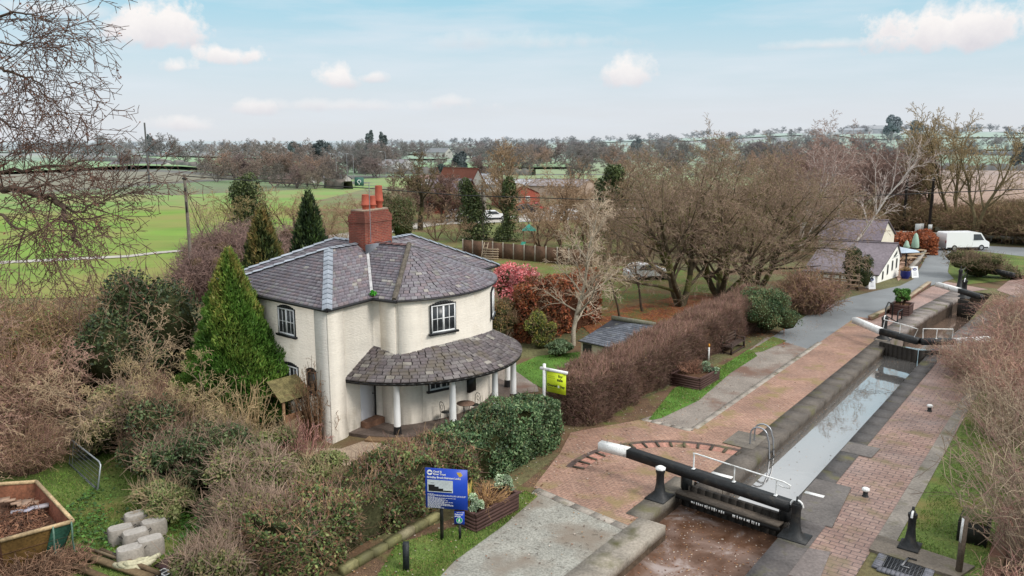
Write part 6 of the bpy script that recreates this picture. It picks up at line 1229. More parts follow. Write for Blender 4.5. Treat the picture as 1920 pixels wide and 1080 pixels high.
t = thing('marker_post', 'slim white marker post with an orange top between the planter and the bench', 'post', G(1328, 676)); mb = MB(); mb.bar((0, 0, 0), (0, 0, .78), .09, .09, WHT); bl(mb, 'shaft', m_paintw, t); mb = MB(); mb.bar((0, 0, .78), (0, 0, .98), .095, .095, C(236, 160, 50)); bl(mb, 'orange_top', m_plain, t)
mb = MB(); p = G(762, 1069); mb.bar(p, p + Vector((0, 0, .86)), .17, .17, (.012, .016, .018)); T(mb.build('wooden_bollard', m_paintk), 'square black wooden bollard on the verge at the bottom edge', 'bollard')
# mossy edging stones under the mixed hedge
rr = random.Random(6); e0, e1 = G(640, 1079), G(822, 972); st0 = None
for k in range(7):
    f0, f1 = k / 7, (k + .93) / 7; a, b = e0.lerp(e1, f0), e0.lerp(e1, f1); mb = MB(); mb.bar(a + Vector((0, 0, .12)), b + Vector((0, 0, .12 + rr.uniform(-.03, .03))), .24, .26, rr.choice([C(150, 144, 100), C(132, 130, 84), C(160, 150, 118)]))
    T(mb.build('edging_stone', m_stone), 'long mossy edging stone laid along the foot of the mixed hedge', 'stone', 'mossy edging stones below the hedge')
# --- garden things
t = thing('bird_bath', 'grey stone bird bath on the lawn behind the for sale sign', 'bird bath', G(1072, 712)); mb = MB(); mb.lathe((0, 0, 0), [(.2, 0), (.18, .06), (.09, .12), (.08, .6), (.16, .68)], 12, C(120, 110, 100)); bl(mb, 'pedestal', m_stone, t); mb = MB(); mb.lathe((0, 0, .66), [(.1, 0), (.36, .1), (.4, .16), (.36, .15), (.2, .1), (.0, .09)], 16, C(150, 140, 130)); bl(mb, 'bowl', m_stone, t)
vq = lambda dg, r, z=.14: vp(dg, r, z)
t = thing('bistro_table', 'round rusty bistro table under the veranda', 'table', vq(-18, 4.05)); mb = MB(); mb.lathe((0, 0, .70), [(.38, 0), (.40, .015), (.40, .03), (.0, .035)], 18, C(140, 112, 96)); bl(mb, 'tabletop', m_rust, t)
for k in range(3):
    mb = MB(); a = k * 2.1; mb.tube([(.3 * math.cos(a), .3 * math.sin(a), 0), (.12 * math.cos(a), .12 * math.sin(a), .38), (.22 * math.cos(a), .22 * math.sin(a), .7)], .014, 5, BLK); bl(mb, 'leg', m_paintk, t)
def bchair(label, loc, rz):
    t = thing('bistro_chair', label, 'chair', loc, rz); mb = MB(); mb.lathe((0, 0, .44), [(.2, 0), (.2, .02), (0, .022)], 12, BLK); bl(mb, 'seat', m_paintk, t)
    for sx in (-1, 1):
        for sy in (-1, 1): mb = MB(); mb.tube([(sx * .2, sy * .2, 0), (sx * .15, sy * .15, .45)], .012, 5, BLK); bl(mb, 'leg', m_paintk, t)
    mb = MB(); mb.tube([(-.17, .17, .44), (-.18, .2, .8), (-.1, .22, .95), (.1, .22, .95), (.18, .2, .8), (.17, .17, .44)], .013, 5, BLK); mb.tube([(.09 * math.cos(k * PI / 5), .21, .72 + .1 * math.sin(k * PI / 5)) for k in range(11)], .01, 4, BLK); mb.tube([(0, .2, .46), (0, .21, .62)], .01, 4, BLK); bl(mb, 'backrest', m_paintk, t)
bchair('black iron bistro chair on the near side of the round table', vq(-31, 3.85), HAA + 1.2); bchair('black iron bistro chair on the far side of the round table', vq(-8, 3.9), HAA - 1.9)
# moss tuft in the roof valley
shrub('moss_tuft', 'bright green tuft growing in the roof valley above the gutter', E2 + Vector((.0, .12, .02)), .2, .2, .32, 500, .03, [C(60, 140, 40), C(84, 160, 50)], 210, nl=5)
# --- outbuilding
t = thing('outbuilding', 'low cream outbuilding with a single slope of grey slates', 'outbuilding', (3.77, 43.6, 0)); o = t.location.copy()
A_, B_, Cq, D_ = Vector((3.77, 43.6, 1.08)), Vector((6.28, 41.19, 1.08)), Vector((7.84, 42.65, 2.2)), Vector((5.77, 44.38, 2.2))
mb = MB(); ins = lambda p, z: Vector((p.x, p.y, z)) - o
w4 = [p.lerp((A_ + B_ + Cq + D_) / 4, .07) for p in (A_, B_, Cq, D_)]
for i in range(4): p, q = w4[i], w4[(i + 1) % 4]; mb.poly([ins(p, -.1), ins(q, -.1), ins(q, q.z - .04), ins(p, p.z - .04)], C(214, 200, 178))
bl(mb, 'wall', m_lime, t)
mb = MB(); mb.poly([p - o - Vector((0, 0, .03)) for p in (A_, B_, Cq, D_)], C(60, 60, 66)); slates_plane(mb, [p - o for p in (A_, B_, Cq, D_)], 77, .16, .3, [C(128, 132, 142), C(116, 120, 130), C(140, 144, 154)]); bl(mb, 'roof', m_slate, t)
mb = MB(); mb.bar(D_ - o + Vector((-.05, .02, .05)), Cq - o + Vector((.05, 0, .05)), .16, .22, C(140, 138, 118)); bl(mb, 'coping', m_stone, t)
mb = MB(); dq = (B_ - A_).normalized(); nq = Vector((dq.y, -dq.x, 0)); p0 = w4[0] + dq * .12 + nq * .02; p1 = w4[0] + dq * .75 + nq * .02; mb.poly([ins(p0, 0), ins(p1, 0), ins(p1, .98), ins(p0, .98)], (.03, .027, .025)); bl(mb, 'door', m_dwood, t)
mb = MB(); mb.tube([A_ - o + nq * .04, B_ - o + nq * .04], .04, 6, (.02, .02, .02)); bl(mb, 'gutter', m_black, t)
# --- skip and yard clutter, bottom left
zt = 1.3; K = [G(0, 1014, zt), G(137, 977, zt), G(68, 903, zt), Vector((-19.6, 23.6, zt))]
cK = sum(K, Vector()) / 4; cK.z = 0
t = thing('skip', 'rusty open skip with a green end panel holding garden rubbish', 'skip', cK); RU = [C(150, 92, 62), C(128, 84, 56), C(140, 104, 62)]
bot = [Vector((p.x, p.y, .1)).lerp(Vector((cK.x, cK.y, .1)), .22) for p in K]
mb = MB()
for i, c in ((0, C(134, 104, 58)), (1, C(150, 92, 70)), (2, C(140, 90, 66)), (3, C(120, 80, 60))):
    p, q, pb, qb = K[i], K[(i + 1) % 4], bot[i], bot[(i + 1) % 4]; mb.poly([v - cK for v in (pb, qb, q, p)], c)
mb.poly([v - cK for v in bot], C(110, 80, 64)); bl(mb, 'body', m_rust, t)
mb = MB(); nrm = Vector((.35, -.9, 0)).normalized() * .02; f = lambda a, z: (K[0].lerp(K[1], a) * z + bot[0].lerp(bot[1], a) * (1 - z)) - cK + nrm
mb.poly([f(.70, .0), f(1, 0), f(1, .97), f(.70, .97)], C(58, 106, 88)); q2 = lambda a, z: (K[1].lerp(K[2], a) * z + bot[1].lerp(bot[2], a) * (1 - z)) - cK + Vector((.02, .012, 0)); mb.poly([q2(0, 0), q2(.2, 0), q2(.2, .97), q2(0, .97)], C(52, 98, 82)); bl(mb, 'green_panel', m_rust, t)
mb = MB()
for i in range(4): mb.bar(K[i] - cK, K[(i + 1) % 4] - cK, .09, .09, C(206, 178, 138))
bl(mb, 'rim', m_rust, t)
for k in (.72, .98):
    mb = MB(); p = f(k, .98); mb.tube([p + Vector((0, 0, .05)), p + Vector((.12, -.2, -.15)), p + Vector((.05, -.12, -.5)), p + Vector((.02, -.02, -.9))], .025, 6, C(110, 140, 124)); bl(mb, 'lifting_bar', m_rust, t)
rg = np.random.default_rng(44); n = 2600; a_ = rg.uniform(.05, .95, (n, 1)); b_ = rg.uniform(.05, .95, (n, 1)); k4 = np.array([list(p) for p in K]); cc4 = np.array(list(cK)) + np.array([0, 0, .0])
P = ((k4[0] * (1 - a_) + k4[1] * a_) * (1 - b_) + (k4[3] * (1 - a_) + k4[2] * a_) * b_); P = P * .88 + np.array([cK.x, cK.y, 0]) * .12; P[:, 2] = .82 + .18 * np.sin(P[:, 0] * 2) + rg.uniform(-.08, .08, n)
mb = MB(); dd = rg.normal(size=(n, 3)) * np.array([[1, 1, .25]]); dd /= np.linalg.norm(dd, axis=1, keepdims=True); ln = rg.uniform(.05, .35, (n, 1)); pr = np.array([C(120, 84, 66), C(96, 66, 52), C(150, 112, 88), C(84, 64, 52)]); mb.segs(P, P + dd * ln, np.full(n, .012), np.full(n, .009), pr[rg.integers(0, 4, n)])
mb.leaves(P, .06, pr[rg.integers(0, 4, n)], rg, .7); bed = [Vector((p.x, p.y, .78)).lerp(Vector((cK.x, cK.y, .78)), .08) for p in K]; mb.poly(bed, C(92, 68, 54)); o_ = T(mb.build('garden_rubbish', m_twig), 'heap of dead brown twigs and leaves filling the skip', 'rubbish heap')
mb = MB(); p = G(20, 962, 1.0); mb.bar(p, G(92, 946, 1.05), .22, .06, C(190, 184, 190)); mb.bar(p + Vector((.3, .1, .04)), G(60, 955, 1.12), .3, .03, C(176, 172, 184)); T(mb.build('plastic_sheet', m_plain), 'crumpled grey plastic strip lying in the skip', 'plastic')
mb = MB(); rr = random.Random(3)
for k in range(6): p = G(8 + k * 11, 938 + k * 2, 1.0); mb.box(p + Vector((0, 0, rr.uniform(0, .06))), (.3, .4, .05), rr.uniform(.2, .7), C(176, 146, 124), rx=rr.uniform(-.3, .3))
T(mb.build('cardboard', m_plain), 'torn brown cardboard lying on the rubbish in the skip', 'cardboard')
twig_bush('brush_heap', 'heap of cut brown brushwood lying in front of the skip', G(45, 1092), 1.5, .75, 240, [C(126, 96, 78), C(146, 116, 94), C(108, 84, 68)], 211, arch=.5, rmin=.009, dense=5)
twig_bush('brush_heap', 'heap of cut brown brushwood between the skip and the planks', G(118, 1070), .9, .5, 150, [C(126, 96, 78), C(146, 116, 94), C(108, 84, 68)], 212, arch=.5, rmin=.009, dense=5)
# ballast weights
CWS = (.86, .92, 1.0)
cw = thing('ballast_block', 'pale grey ballast weight, uppermost left of the cluster', 'concrete block', (0, 0, 0), 0, 'cluster of concrete weights on the grass')
mb = MB(); pr8 = [(-.42, -.16), (-.30, -.27), (.30, -.27), (.42, -.16), (.42, .16), (.30, .27), (-.30, .27), (-.42, .16)]; V = [(x, y, 0) for x, y in pr8] + [(x, y, .46) for x, y in pr8] + [(x * .9, y * .86, .52) for x, y in pr8]
mb.arr(V, [(i, (i + 1) % 8, 8 + (i + 1) % 8, 8 + i) for i in range(8)] + [(8 + i, 8 + (i + 1) % 8, 16 + (i + 1) % 8, 16 + i) for i in range(8)], C(168, 160, 150)); mb.arr(V[16:], [list(range(8))], C(182, 176, 168)); bl(mb, 'block', m_conc, cw)
for sx in (-1, 1): mb = MB(); mb.tube([(sx * .43, -.07, .40), (sx * .52, -.05, .46), (sx * .52, .05, .46), (sx * .43, .07, .40)], .018, 5, (.05, .045, .04)); bl(mb, 'lifting_eye', m_rust, cw)
spots = [((258, 990), .62), ((290, 1002), .66), ((228, 1016), .6), ((256, 1026), .62), ((284, 1040), .64), ((246, 1056), .58)]
labs = ['pale grey ballast weight at the top left of the cluster on the grass', 'pale grey ballast weight at the top right of the cluster on the grass', 'brownish ballast weight at the left edge of the cluster', 'grey ballast weight in the middle of the cluster', 'brownish ballast weight at the lower right of the cluster', 'ballast weight nearest the rope coil']
for k, ((px, py), rz) in enumerate(spots):
    if k == 0: cw.location = G(px, py); cw.rotation_euler = (0, 0, rz); cw['label'] = labs[0]; cw.scale = CWS
    else: dup(cw, G(px, py), rz + .0, (.86, .92, 1.0 + .06 * math.sin(k * 5)), labs[k])
mb = MB(); rr = random.Random(4); oR = G(255, 1062, .1)
for j in range(3):
    pts = [oR + Vector((.5 * math.cos(a) * (1 - .12 * j) + .15 * j - .1, .24 * math.sin(a + j * .7), .06 + .06 * j + .05 * math.sin(a * 2 + j))) for a in [k * 2 * PI / 14 * .86 + j for k in range(15)]]; mb.tube(pts, .07, 8, C(206, 200, 168))
T(mb.build('rope_coil', m_stone, smooth=True), 'thick pale rope coiled beside the concrete weights', 'rope')
for k, (a, b, w_, h_, c, lab) in enumerate((((148, 1046), (285, 1092), .24, .08, C(132, 112, 84), 'wide brown plank lying uppermost at the bottom edge'), ((165, 1040), (275, 1075), .07, .08, C(150, 132, 106), 'narrow grey batten lying behind the wide plank'), ((120, 1062), (215, 1100), .2, .07, C(108, 88, 64), 'dark plank lying lowest of the timber stack'), ((190, 1043), (300, 1088), .1, .12, C(120, 100, 76), 'brown beam lying between the planks and the rope'))):
    mb = MB(); mb.bar(G(*a) + Vector((0, 0, .15 + .05 * (k % 2))), G(*b) + Vector((0, 0, .15 + .05 * (k % 2))), w_, h_, c); T(mb.build('timber_plank', m_wood), lab, 'plank', 'old timbers in the bottom left corner')
t = thing('window_frame', 'white grid window frame lying on a dark sheet at the bottom edge', 'window frame', G(302, 1078, .12), -.5)
mb = MB()
for k in range(3): mb.box((-.18 + k * .18, 0, .02), (.025, .5, .03), 0, WHT)
for k in range(3): mb.box((0, -.24 + k * .24, .022), (.38, .025, .03), 0, WHT)
bl(mb, 'frame', m_white, t); mb = MB(); mb.box((0, 0, 0), (.4, .52, .02), 0, (.02, .02, .03)); bl(mb, 'pane', m_glass, t)
mb = MB(); p = G(318, 1058); mb.box(p + Vector((0, 0, .05)), (.5, .7, .08), -.4, C(96, 70, 70)); T(mb.build('metal_sheet', m_rust), 'dull purple brown sheet lying on the grass under the white window frame', 'sheet')
# steel mesh panel leaning in the undergrowth
t = thing('mesh_panel', 'galvanised mesh fence panel leaning against the undergrowth', 'fence panel', G(183, 922)); o = t.location.copy()
c00 = G(183, 921); c10 = G(130, 872); d = c10 - c00; c01 = c00 + Vector((.16, .1, 1.02)); c11 = c10 + Vector((.1, .1, 1.0)); q = lambda a, b: (c00.lerp(c10, a)).lerp(c01.lerp(c11, a), b) - o
mb = MB(); mb.tube([q(0, 0), q(1, 0), q(1, .93), q(.96, 1), q(.05, 1), q(0, .93), q(0, 0)], .03, 6, C(180, 186, 190)); mb.tube([q(.0, .06), q(1, .06)], .022, 6, C(170, 176, 180)); mb.tube([q(.9, .05), q(.9, .95)], .02, 6, C(170, 176, 180)); bl(mb, 'tube_frame', m_steel, t)
mb = MB()
for k in range(1, 30): mb.tube([q(k / 30 * .88, .06), q(k / 30 * .88, .96)], .005, 3, C(110, 116, 118), False)
for k in range(1, 6): mb.tube([q(0, .06 + k * .15), q(.9, .06 + k * .15)], .012, 4, C(150, 156, 158), False)
bl(mb, 'mesh', m_steel, t)
# --- middle and top gates, upper lock side
def farrail(pts, posts): return {'pts': pts, 'posts': posts}
z2 = .95
a0, a1, a2 = LK(28.9, -3.3, z2), LK(25.6, -.75, z2), LK(26.6, 1.45, z2 - .1)
a0 = G(1602, 600, z2); a1 = G(1652, 621, z2); a2 = G(1722, 640, z2 - .1); a3 = G(1788, 640, z2 - .1); a4 = G(1860, 636, z2)
R1 = {'pts': [a1.lerp(a2, .05) + Vector((0, 0, .2)), a1.lerp(a2, .08) + Vector((0, 0, .75)), a1.lerp(a2, .55) + Vector((0, 0, .75)), a1.lerp(a2, .96) + Vector((0, 0, .7)), a1.lerp(a2, .88) + Vector((0, 0, .15))], 'posts': [(a1.lerp(a2, .5) + Vector((0, 0, .15)), a1.lerp(a2, .5) + Vector((0, 0, .75)))]}
lgate('lock_gate', 'left leaf of the middle lock gates with a white balance beam over the brick paving', a0, a1, a2, .3, Vector((a1.x, a1.y, 0)), Vector((a2.x, a2.y, 0)), [R1], .36, -1.9)
R2 = {'pts': [a2.lerp(a3, .12) + Vector((0, 0, .15)), a2.lerp(a3, .1) + Vector((0, 0, .75)), a2.lerp(a3, .95) + Vector((0, 0, .72)), a2.lerp(a3, .95) + Vector((0, 0, .15))], 'posts': [(a2.lerp(a3, .5) + Vector((0, 0, .15)), a2.lerp(a3, .5) + Vector((0, 0, .74)))]}
lgate('lock_gate', 'right leaf of the middle lock gates half hidden by the bare hawthorns', a4, a3, a2 + Vector((.12, -.05, 0)), .3, Vector((a3.x, a3.y, 0)), Vector((a2.x + .1, a2.y, 0)), [R2], .34, -1.9)
stand('paddle_stand', 'black paddle stand on the left bank beside the middle lock gates', G(1656, 636), 1.5, LKA, True, WHT, .24)
b0_, b1_, b2_ = G(1757, 533, .95), G(1800, 545, .95), G(1842, 558, .85)
lgate('lock_gate', 'top lock gate with a white beam end beside the asphalt path', b0_, b1_, b2_, .3, Vector((b1_.x, b1_.y, 0)), Vector((b2_.x, b2_.y, 0)), [], .36, -1.9)
stand('paddle_stand', 'black paddle stand on the left bank beside the top lock gate', G(1806, 558), 1.5, LKA, True, WHT, .26)
mb = MB(); mb.bar(G(1834, 500, .9), G(1852, 505, .9), .4, .4, WHT); mb.bar(G(1852, 505, .9), G(1900, 516, .9), .38, .38, BLK); T(mb.build('balance_beam', m_paintw), 'farthest balance beam with a white end above the top lock gate', 'beam')
sheet('upper_lock_side', [LK(28, -.9), LK(28, -3.4), LK(30.5, -2.4), LK(46.5, -1.6), LK(50, -1.0), LK(48, 2.4), LK(46, 1.4), LK(41, .6), LK(34, -.2)], m_pavefar, .03)
sheet('upper_lock_side', [LK(46, 4.4), LK(48, 3.0), LK(58, 3.5), LK(58, 7), LK(46, 7)], m_pavefar, .03)
sheet('upper_lock_side', [LK(28, 3.4), LK(46, 5.0), LK(46, 7), LK(28, 6)], m_pavefar, .028)
t = thing('retaining_wall', 'low brick edging wall with pale capping between the asphalt path and the upper lock side', 'wall', LK(30, -2.4)); o = t.location.copy(); mb = MB(); mc = MB()
wp = [LK(29.8, -2.55), LK(34, -2.15), LK(40, -1.95), LK(47.3, -1.9)]
for p, q in zip(wp, wp[1:]): mb.bar(p - o + Vector((0, 0, .13)), q - o + Vector((0, 0, .13)), .26, .26, C(140, 104, 88)); mc.bar(p - o + Vector((0, 0, .30)), q - o + Vector((0, 0, .30)), .34, .08, C(190, 172, 146))
bl(mb, 'brickwork', m_stone, t); bl(mc, 'capping', m_stone, t)
t = thing('step_rail', 'black iron handrail arching over the steps beside the middle lock gates', 'handrail', G(1660, 612)); o = t.location.copy(); q = [G(1658, 613), G(1672, 600), G(1682, 607), G(1690, 600)]
mb = MB(); mb.tube([q[0] - o, q[0] - o + Vector((0, 0, 1.3)), q[0].lerp(q[1], .3) - o + Vector((0, 0, 1.55)), q[0].lerp(q[1], .8) - o + Vector((0, 0, 1.25)), q[1] - o + Vector((0, 0, 1.0)), q[1] - o], .05, 6, BLK); mb.tube([q[0] - o + Vector((0, 0, .8)), q[2] - o + Vector((0, 0, .1))], .035, 5, BLK); mb.tube([q[2] - o, q[2] - o + Vector((0, 0, .8)), q[3] - o + Vector((0, 0, .75)), q[3] - o], .05, 6, BLK); bl(mb, 'rail', m_paintk, t)
t = thing('bridge_rail', 'grey metal handrail along the ramp above the top lock gate', 'handrail', G(1800, 524)); o = t.location.copy(); mb = MB(); q0, q1 = G(1802, 530), G(1832, 505)
for z in (.6, 1.1): mb.tube([q0 - o + Vector((0, 0, z)), q1 - o + Vector((0, 0, z))], .05, 5, C(90, 90, 86))
for k in range(4): p = q0.lerp(q1, k / 3) - o; mb.tube([p, p + Vector((0, 0, 1.1))], .045, 5, C(70, 70, 68))
bl(mb, 'rail', m_paintk, t)
stand('paddle_stand', 'small black paddle gear at the foot of the ramp above the top gate', G(1798, 541), 1.7, LKA, True, BLK, .2)
# --- A boards, pot
def aboard(label, p, w_, h_, rz, panel=True):
    t = thing('a_board', label, 'sign', p, rz)
    for sy in (-1, 1): mb = MB(); mb.bar((0, sy * .26, 0), (0, sy * .05, h_), w_, .03, WHT, (1, 0, 0)) if False else mb.arr([(-w_ / 2, sy * .26, 0), (w_ / 2, sy * .26, 0), (w_ / 2, sy * .04, h_), (-w_ / 2, sy * .04, h_)], [(0, 1, 2, 3)], (.8, .8, .8)); bl(mb, 'panel', m_white, t)
    mb = MB(); f = lambda x, z: (x, -.26 + .22 * z / h_ - .012, z)
    mb.poly([f(.3 * w_ * math.cos(2 * PI * k / 16), h_ * .76 + .12 * h_ * math.sin(2 * PI * k / 16)) for k in range(16)], C(70, 84, 150)); mb.poly([f(.18 * w_ * math.cos(2 * PI * k / 12), h_ * .76 + .07 * h_ * math.sin(2 * PI * k / 12) ) for k in range(12)], WHT)
    for k in range(4): z = h_ * (.5 - k * .1); mb.poly([f(-.25 * w_, z), f(.25 * w_, z), f(.25 * w_, z + .03 * h_), f(-.25 * w_, z + .03 * h_)], C(196, 196, 204))
    bl(mb, 'printed_face', m_plain, t)
aboard('white pavement board with a blue emblem standing left of the white gable', G(1632, 541), .62, 1.05, .15); aboard('white pavement board with a blue emblem standing right of the blue pot', G(1712, 520), .8, 1.0, .35)
t = thing('flower_pot', 'round dark blue flower pot outside the cafe terrace', 'pot', G(1697, 522)); mb = MB(); mb.lathe((0, 0, 0), [(.28, 0), (.42, .3), (.42, .62), (.46, .7), (.36, .7), (.34, .6)], 14, C(44, 52, 130)); bl(mb, 'pot', m_white, t); mb = MB(); rg = np.random.default_rng(3); mb.leaves(np.stack([rg.normal(0, .2, 200), rg.normal(0, .2, 200), .7 + np.abs(rg.normal(0, .15, 200))], 1), .08, C(130, 104, 70), rg); bl(mb, 'foliage', m_leaf, t)
# ================================================================== CAFE, ROAD, VILLAGE, DISTANCE
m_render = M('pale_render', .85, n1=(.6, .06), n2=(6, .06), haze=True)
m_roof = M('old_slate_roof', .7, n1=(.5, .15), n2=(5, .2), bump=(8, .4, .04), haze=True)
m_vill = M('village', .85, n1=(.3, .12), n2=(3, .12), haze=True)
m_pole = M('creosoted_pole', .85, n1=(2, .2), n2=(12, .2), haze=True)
m_car = M('car_paint', .3, n1=None, n2=None, spec=.5)
def pole(label, p, H, r, col, arms=True):
    t = thing('utility_pole', label, 'pole', p); mb = MB(); mb.tube([(0, 0, -.1), (0, 0, H)], [r, r * .75], 8, col); bl(mb, 'shaft', m_pole, t)
    if arms:
        mb = MB(); mb.box((0, -.0, H - .35), (.34, .28, .14), 0, C(60, 56, 52)); mb.box((.06, -r, H - 1.2), (.12, .14, .3), 0, C(70, 66, 62)); mb.box((.05, -r, H - 2.6), (.1, .1, .8), 0, C(60, 56, 52)); bl(mb, 'fittings', m_pole, t)
    return t
pL = G(362, 547); pole('weathered grey utility pole at the field edge left of the cottage', pL, 9.55, .16, C(132, 122, 112))
pole('distant dark utility pole standing in the pasture', G(281, 353), 16.5, .28, C(84, 78, 74), False)
pole('dark utility pole, left of the two beside the road', G(1692, 442), 7.4, .2, C(44, 36, 32)); pole('dark utility pole with a white notice, right of the two beside the road', G(1740, 448), 7.7, .2, C(44, 36, 32))
pole('short grey utility pole among the scrub near the ivy clad trees', G(905, 450), 7.2, .16, C(140, 128, 116), False)
mb = MB(); p = G(1740, 448); mb.box(p + Vector((.0, -.25, 1.5)), (.5, .04, .7), 0, WHT); T(mb.build('notice', m_plain), 'small white notice fixed to the right hand dark pole', 'notice')
def wire(name, label, pts, r):
    mb = MB(); out = []
    for k in range(len(pts) - 1):
        for j in range(8): out.append(Vector(pts[k]).lerp(Vector(pts[k + 1]), j / 8))
    out.append(Vector(pts[-1])); mb.tube(out, r, 4, (.03, .03, .03)); T(mb.build(name, m_pole), label, 'cable')
def pY(px, py, Y): d = ray(px, py); return Vector((d.x / d.y * Y, Y, CAMH + d.z / d.y * Y))
wire('overhead_cable', 'thin black overhead cable running from the utility pole across the whole view', [pL + Vector((0, 0, 9.4)), pY(520, 342, 64.5), pY(690, 353, 64.5), pY(860, 366, 64.5), pY(1100, 374, 64.5), pY(1300, 376, 64.5), pY(1500, 371.5, 64.5), pY(1700, 364, 64.5), pY(1960, 353, 64.5)], .036)
wire('stay_wire', 'pale stay wire slanting from the utility pole into the thicket', [pL + Vector((.1, 0, 8.2)), G(418, 500, 1.0)], .025)
# --- cafe
def gable_house(name, label, A, B, e, L, zl, zr, za, fr, wall, rfc, rmat, wmat=m_render, group=None, cat='building', over=.25, skirt=0, ridge=None):
    """gable wall from A to B, ridge running away along e; zl, zr eaves, za apex at the fraction fr"""
    A, B, e = Vector(A), Vector(B), Vector(e).normalized(); t = thing(name, label, cat, A, 0, group); o = A.copy(); A, B = A - o, B - o; ap = A.lerp(B, fr); Z = lambda p, z: Vector((p.x, p.y, z)); E = e * L
    mb = MB()
    mb.poly([Z(A, -.2), Z(B, -.2), Z(B, zr), Z(ap, za), Z(A, zl)], wall); mb.poly([Z(A + E, -.2), Z(B + E, -.2), Z(B + E, zr), Z(ap + E, za), Z(A + E, zl)], wall)
    mb.poly([Z(A, -.2), Z(A + E, -.2), Z(A + E, zl), Z(A, zl)], wall); mb.poly([Z(B, -.2), Z(B + E, -.2), Z(B + E, zr), Z(B, zr)], wall); bl(mb, 'wall', wmat, t)
    mb = MB(); u = (B - A).normalized(); f = -e * over; g = E + e * over
    sl = (za - zl) / max(.01, (ap - A).length); sr = (za - zr) / max(.01, (B - ap).length)
    lo = Z(A - u * over, zl - sl * over); ro_ = Z(B + u * over, zr - sr * over); tp_ = Z(ap, za)
    up = Vector((0, 0, .06))
    for a_ in (lo, ro_):
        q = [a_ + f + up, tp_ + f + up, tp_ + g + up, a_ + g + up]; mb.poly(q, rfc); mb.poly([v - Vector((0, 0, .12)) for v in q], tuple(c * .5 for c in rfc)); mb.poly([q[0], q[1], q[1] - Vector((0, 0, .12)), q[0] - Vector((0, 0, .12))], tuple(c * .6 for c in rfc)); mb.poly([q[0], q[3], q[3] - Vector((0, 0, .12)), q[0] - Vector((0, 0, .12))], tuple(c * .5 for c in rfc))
    rf = bl(mb, 'roof', rmat, t)
    mb = MB(); mb.bar(tp_ + f + up, tp_ + g + up, .22, .1, ridge or tuple(c * .8 for c in rfc)); bl(mb, 'ridge', rmat, t).parent = rf
    return t, o, A, B, u
def win(par, o, A, u, a, z, w_, h_, frc=WHT, n_=None, glass=True):
    n = n_ or Vector((u.y, -u.x, 0)); p = A + u * a + n * .03; mb = MB(); q = lambda x, zz, d=0: p + u * x + n * d + Vector((0, 0, zz))
    mb.poly([q(-w_ / 2, z - h_ / 2), q(w_ / 2, z - h_ / 2), q(w_ / 2, z + h_ / 2), q(-w_ / 2, z + h_ / 2)], frc); f = bl(mb, 'window', m_vill, par)
    mb = MB()
    for sx in (-1, 1): mb.poly([q(sx * w_ * .24 - w_ * .19, z - h_ * .42, .012), q(sx * w_ * .24 + w_ * .19, z - h_ * .42, .012), q(sx * w_ * .24 + w_ * .19, z + h_ * .42, .012), q(sx * w_ * .24 - w_ * .19, z + h_ * .42, .012)], (.03, .035, .04))
    bl(mb, 'pane', m_glass, par).parent = f
SLR = C(140, 130, 136)
A_, B_ = Vector((31.75, 68.0, 0)), Vector((35.25, 71.5, 0)); cf, o, A0, B0, u = gable_house('cafe', 'low cafe with a white gable and a sweeping old slate roof beside the asphalt path', A_, B_, (-.93, .37, 0), 6.0, .75, 1.95, 3.08, .80, C(244, 242, 234, .95), SLR, m_roof, over=.12)
for a, z in ((1.1, .55), (2.15, .95), (3.2, 1.2), (4.2, 1.3)): win(cf, o, A0, u, a, z, .3, .95 if a > 1.5 else .8, C(210, 208, 200))
mb = MB(); n = Vector((u.y, -u.x, 0)) * .03; q = lambda a, z: A0 + u * a + n + Vector((0, 0, z))
mb.poly([q(3.3, 2.0), q(3.7, 2.2), q(4.1, 2.5), q(4.15, 2.2), q(3.9, 2.05), q(3.6, 1.95)], C(60, 70, 66)); mb.poly([q(3.1, 1.82), q(4.4, 1.96), q(4.4, 2.02), q(3.1, 1.88)], C(150, 156, 160)); bl(mb, 'painted_emblem', m_plain, cf)
B2 = gable_house('cottage', 'white gabled building with a tall purple slate roof behind the cafe', (36.1, 77.5, 0), (39.4, 81.5, 0), (-.93, .37, 0), 5.6, 2.6, 2.75, 4.35, .38, C(232, 224, 206, .85), C(136, 124, 132), m_roof, over=.15)
t = thing('terrace_canopy', 'pale blue canopy on a black post over the cafe terrace', 'canopy', G(1697, 508)); mb = MB(); mb.tube([(0, 0, 0), (0, 0, 1.75)], .09, 6, BLK); bl(mb, 'post', m_paintk, t); mb = MB(); mb.arr([(-1.3, -.4, 1.75), (1.0, -.5, 1.85), (1.3, .7, 1.9), (-1.0, .9, 1.85), (-1.0, .2, 2.35)], [(0, 1, 4), (1, 2, 4), (2, 3, 4), (3, 0, 4)], C(206, 222, 236)); mb.arr([(-1.3, -.4, 1.68), (1.0, -.5, 1.78), (1.0, -.5, 1.85), (-1.3, -.4, 1.75)], [(0, 1, 2, 3)], (.03, .03, .03)); bl(mb, 'fabric', m_plain, t)
pt_ = thing('picnic_table', 'wooden picnic table on the cafe terrace', 'picnic table', G(1702, 497), .5, 'picnic tables on the cafe terrace')
mb = MB(); mb.box((0, 0, .74), (1.8, .75, .06), 0, C(176, 148, 118)); bl(mb, 'tabletop', m_wood, pt_)
for sy in (-1, 1): mb = MB(); mb.box((0, sy * .65, .45), (1.8, .28, .05), 0, C(168, 140, 112)); bl(mb, 'bench_seat', m_wood, pt_)
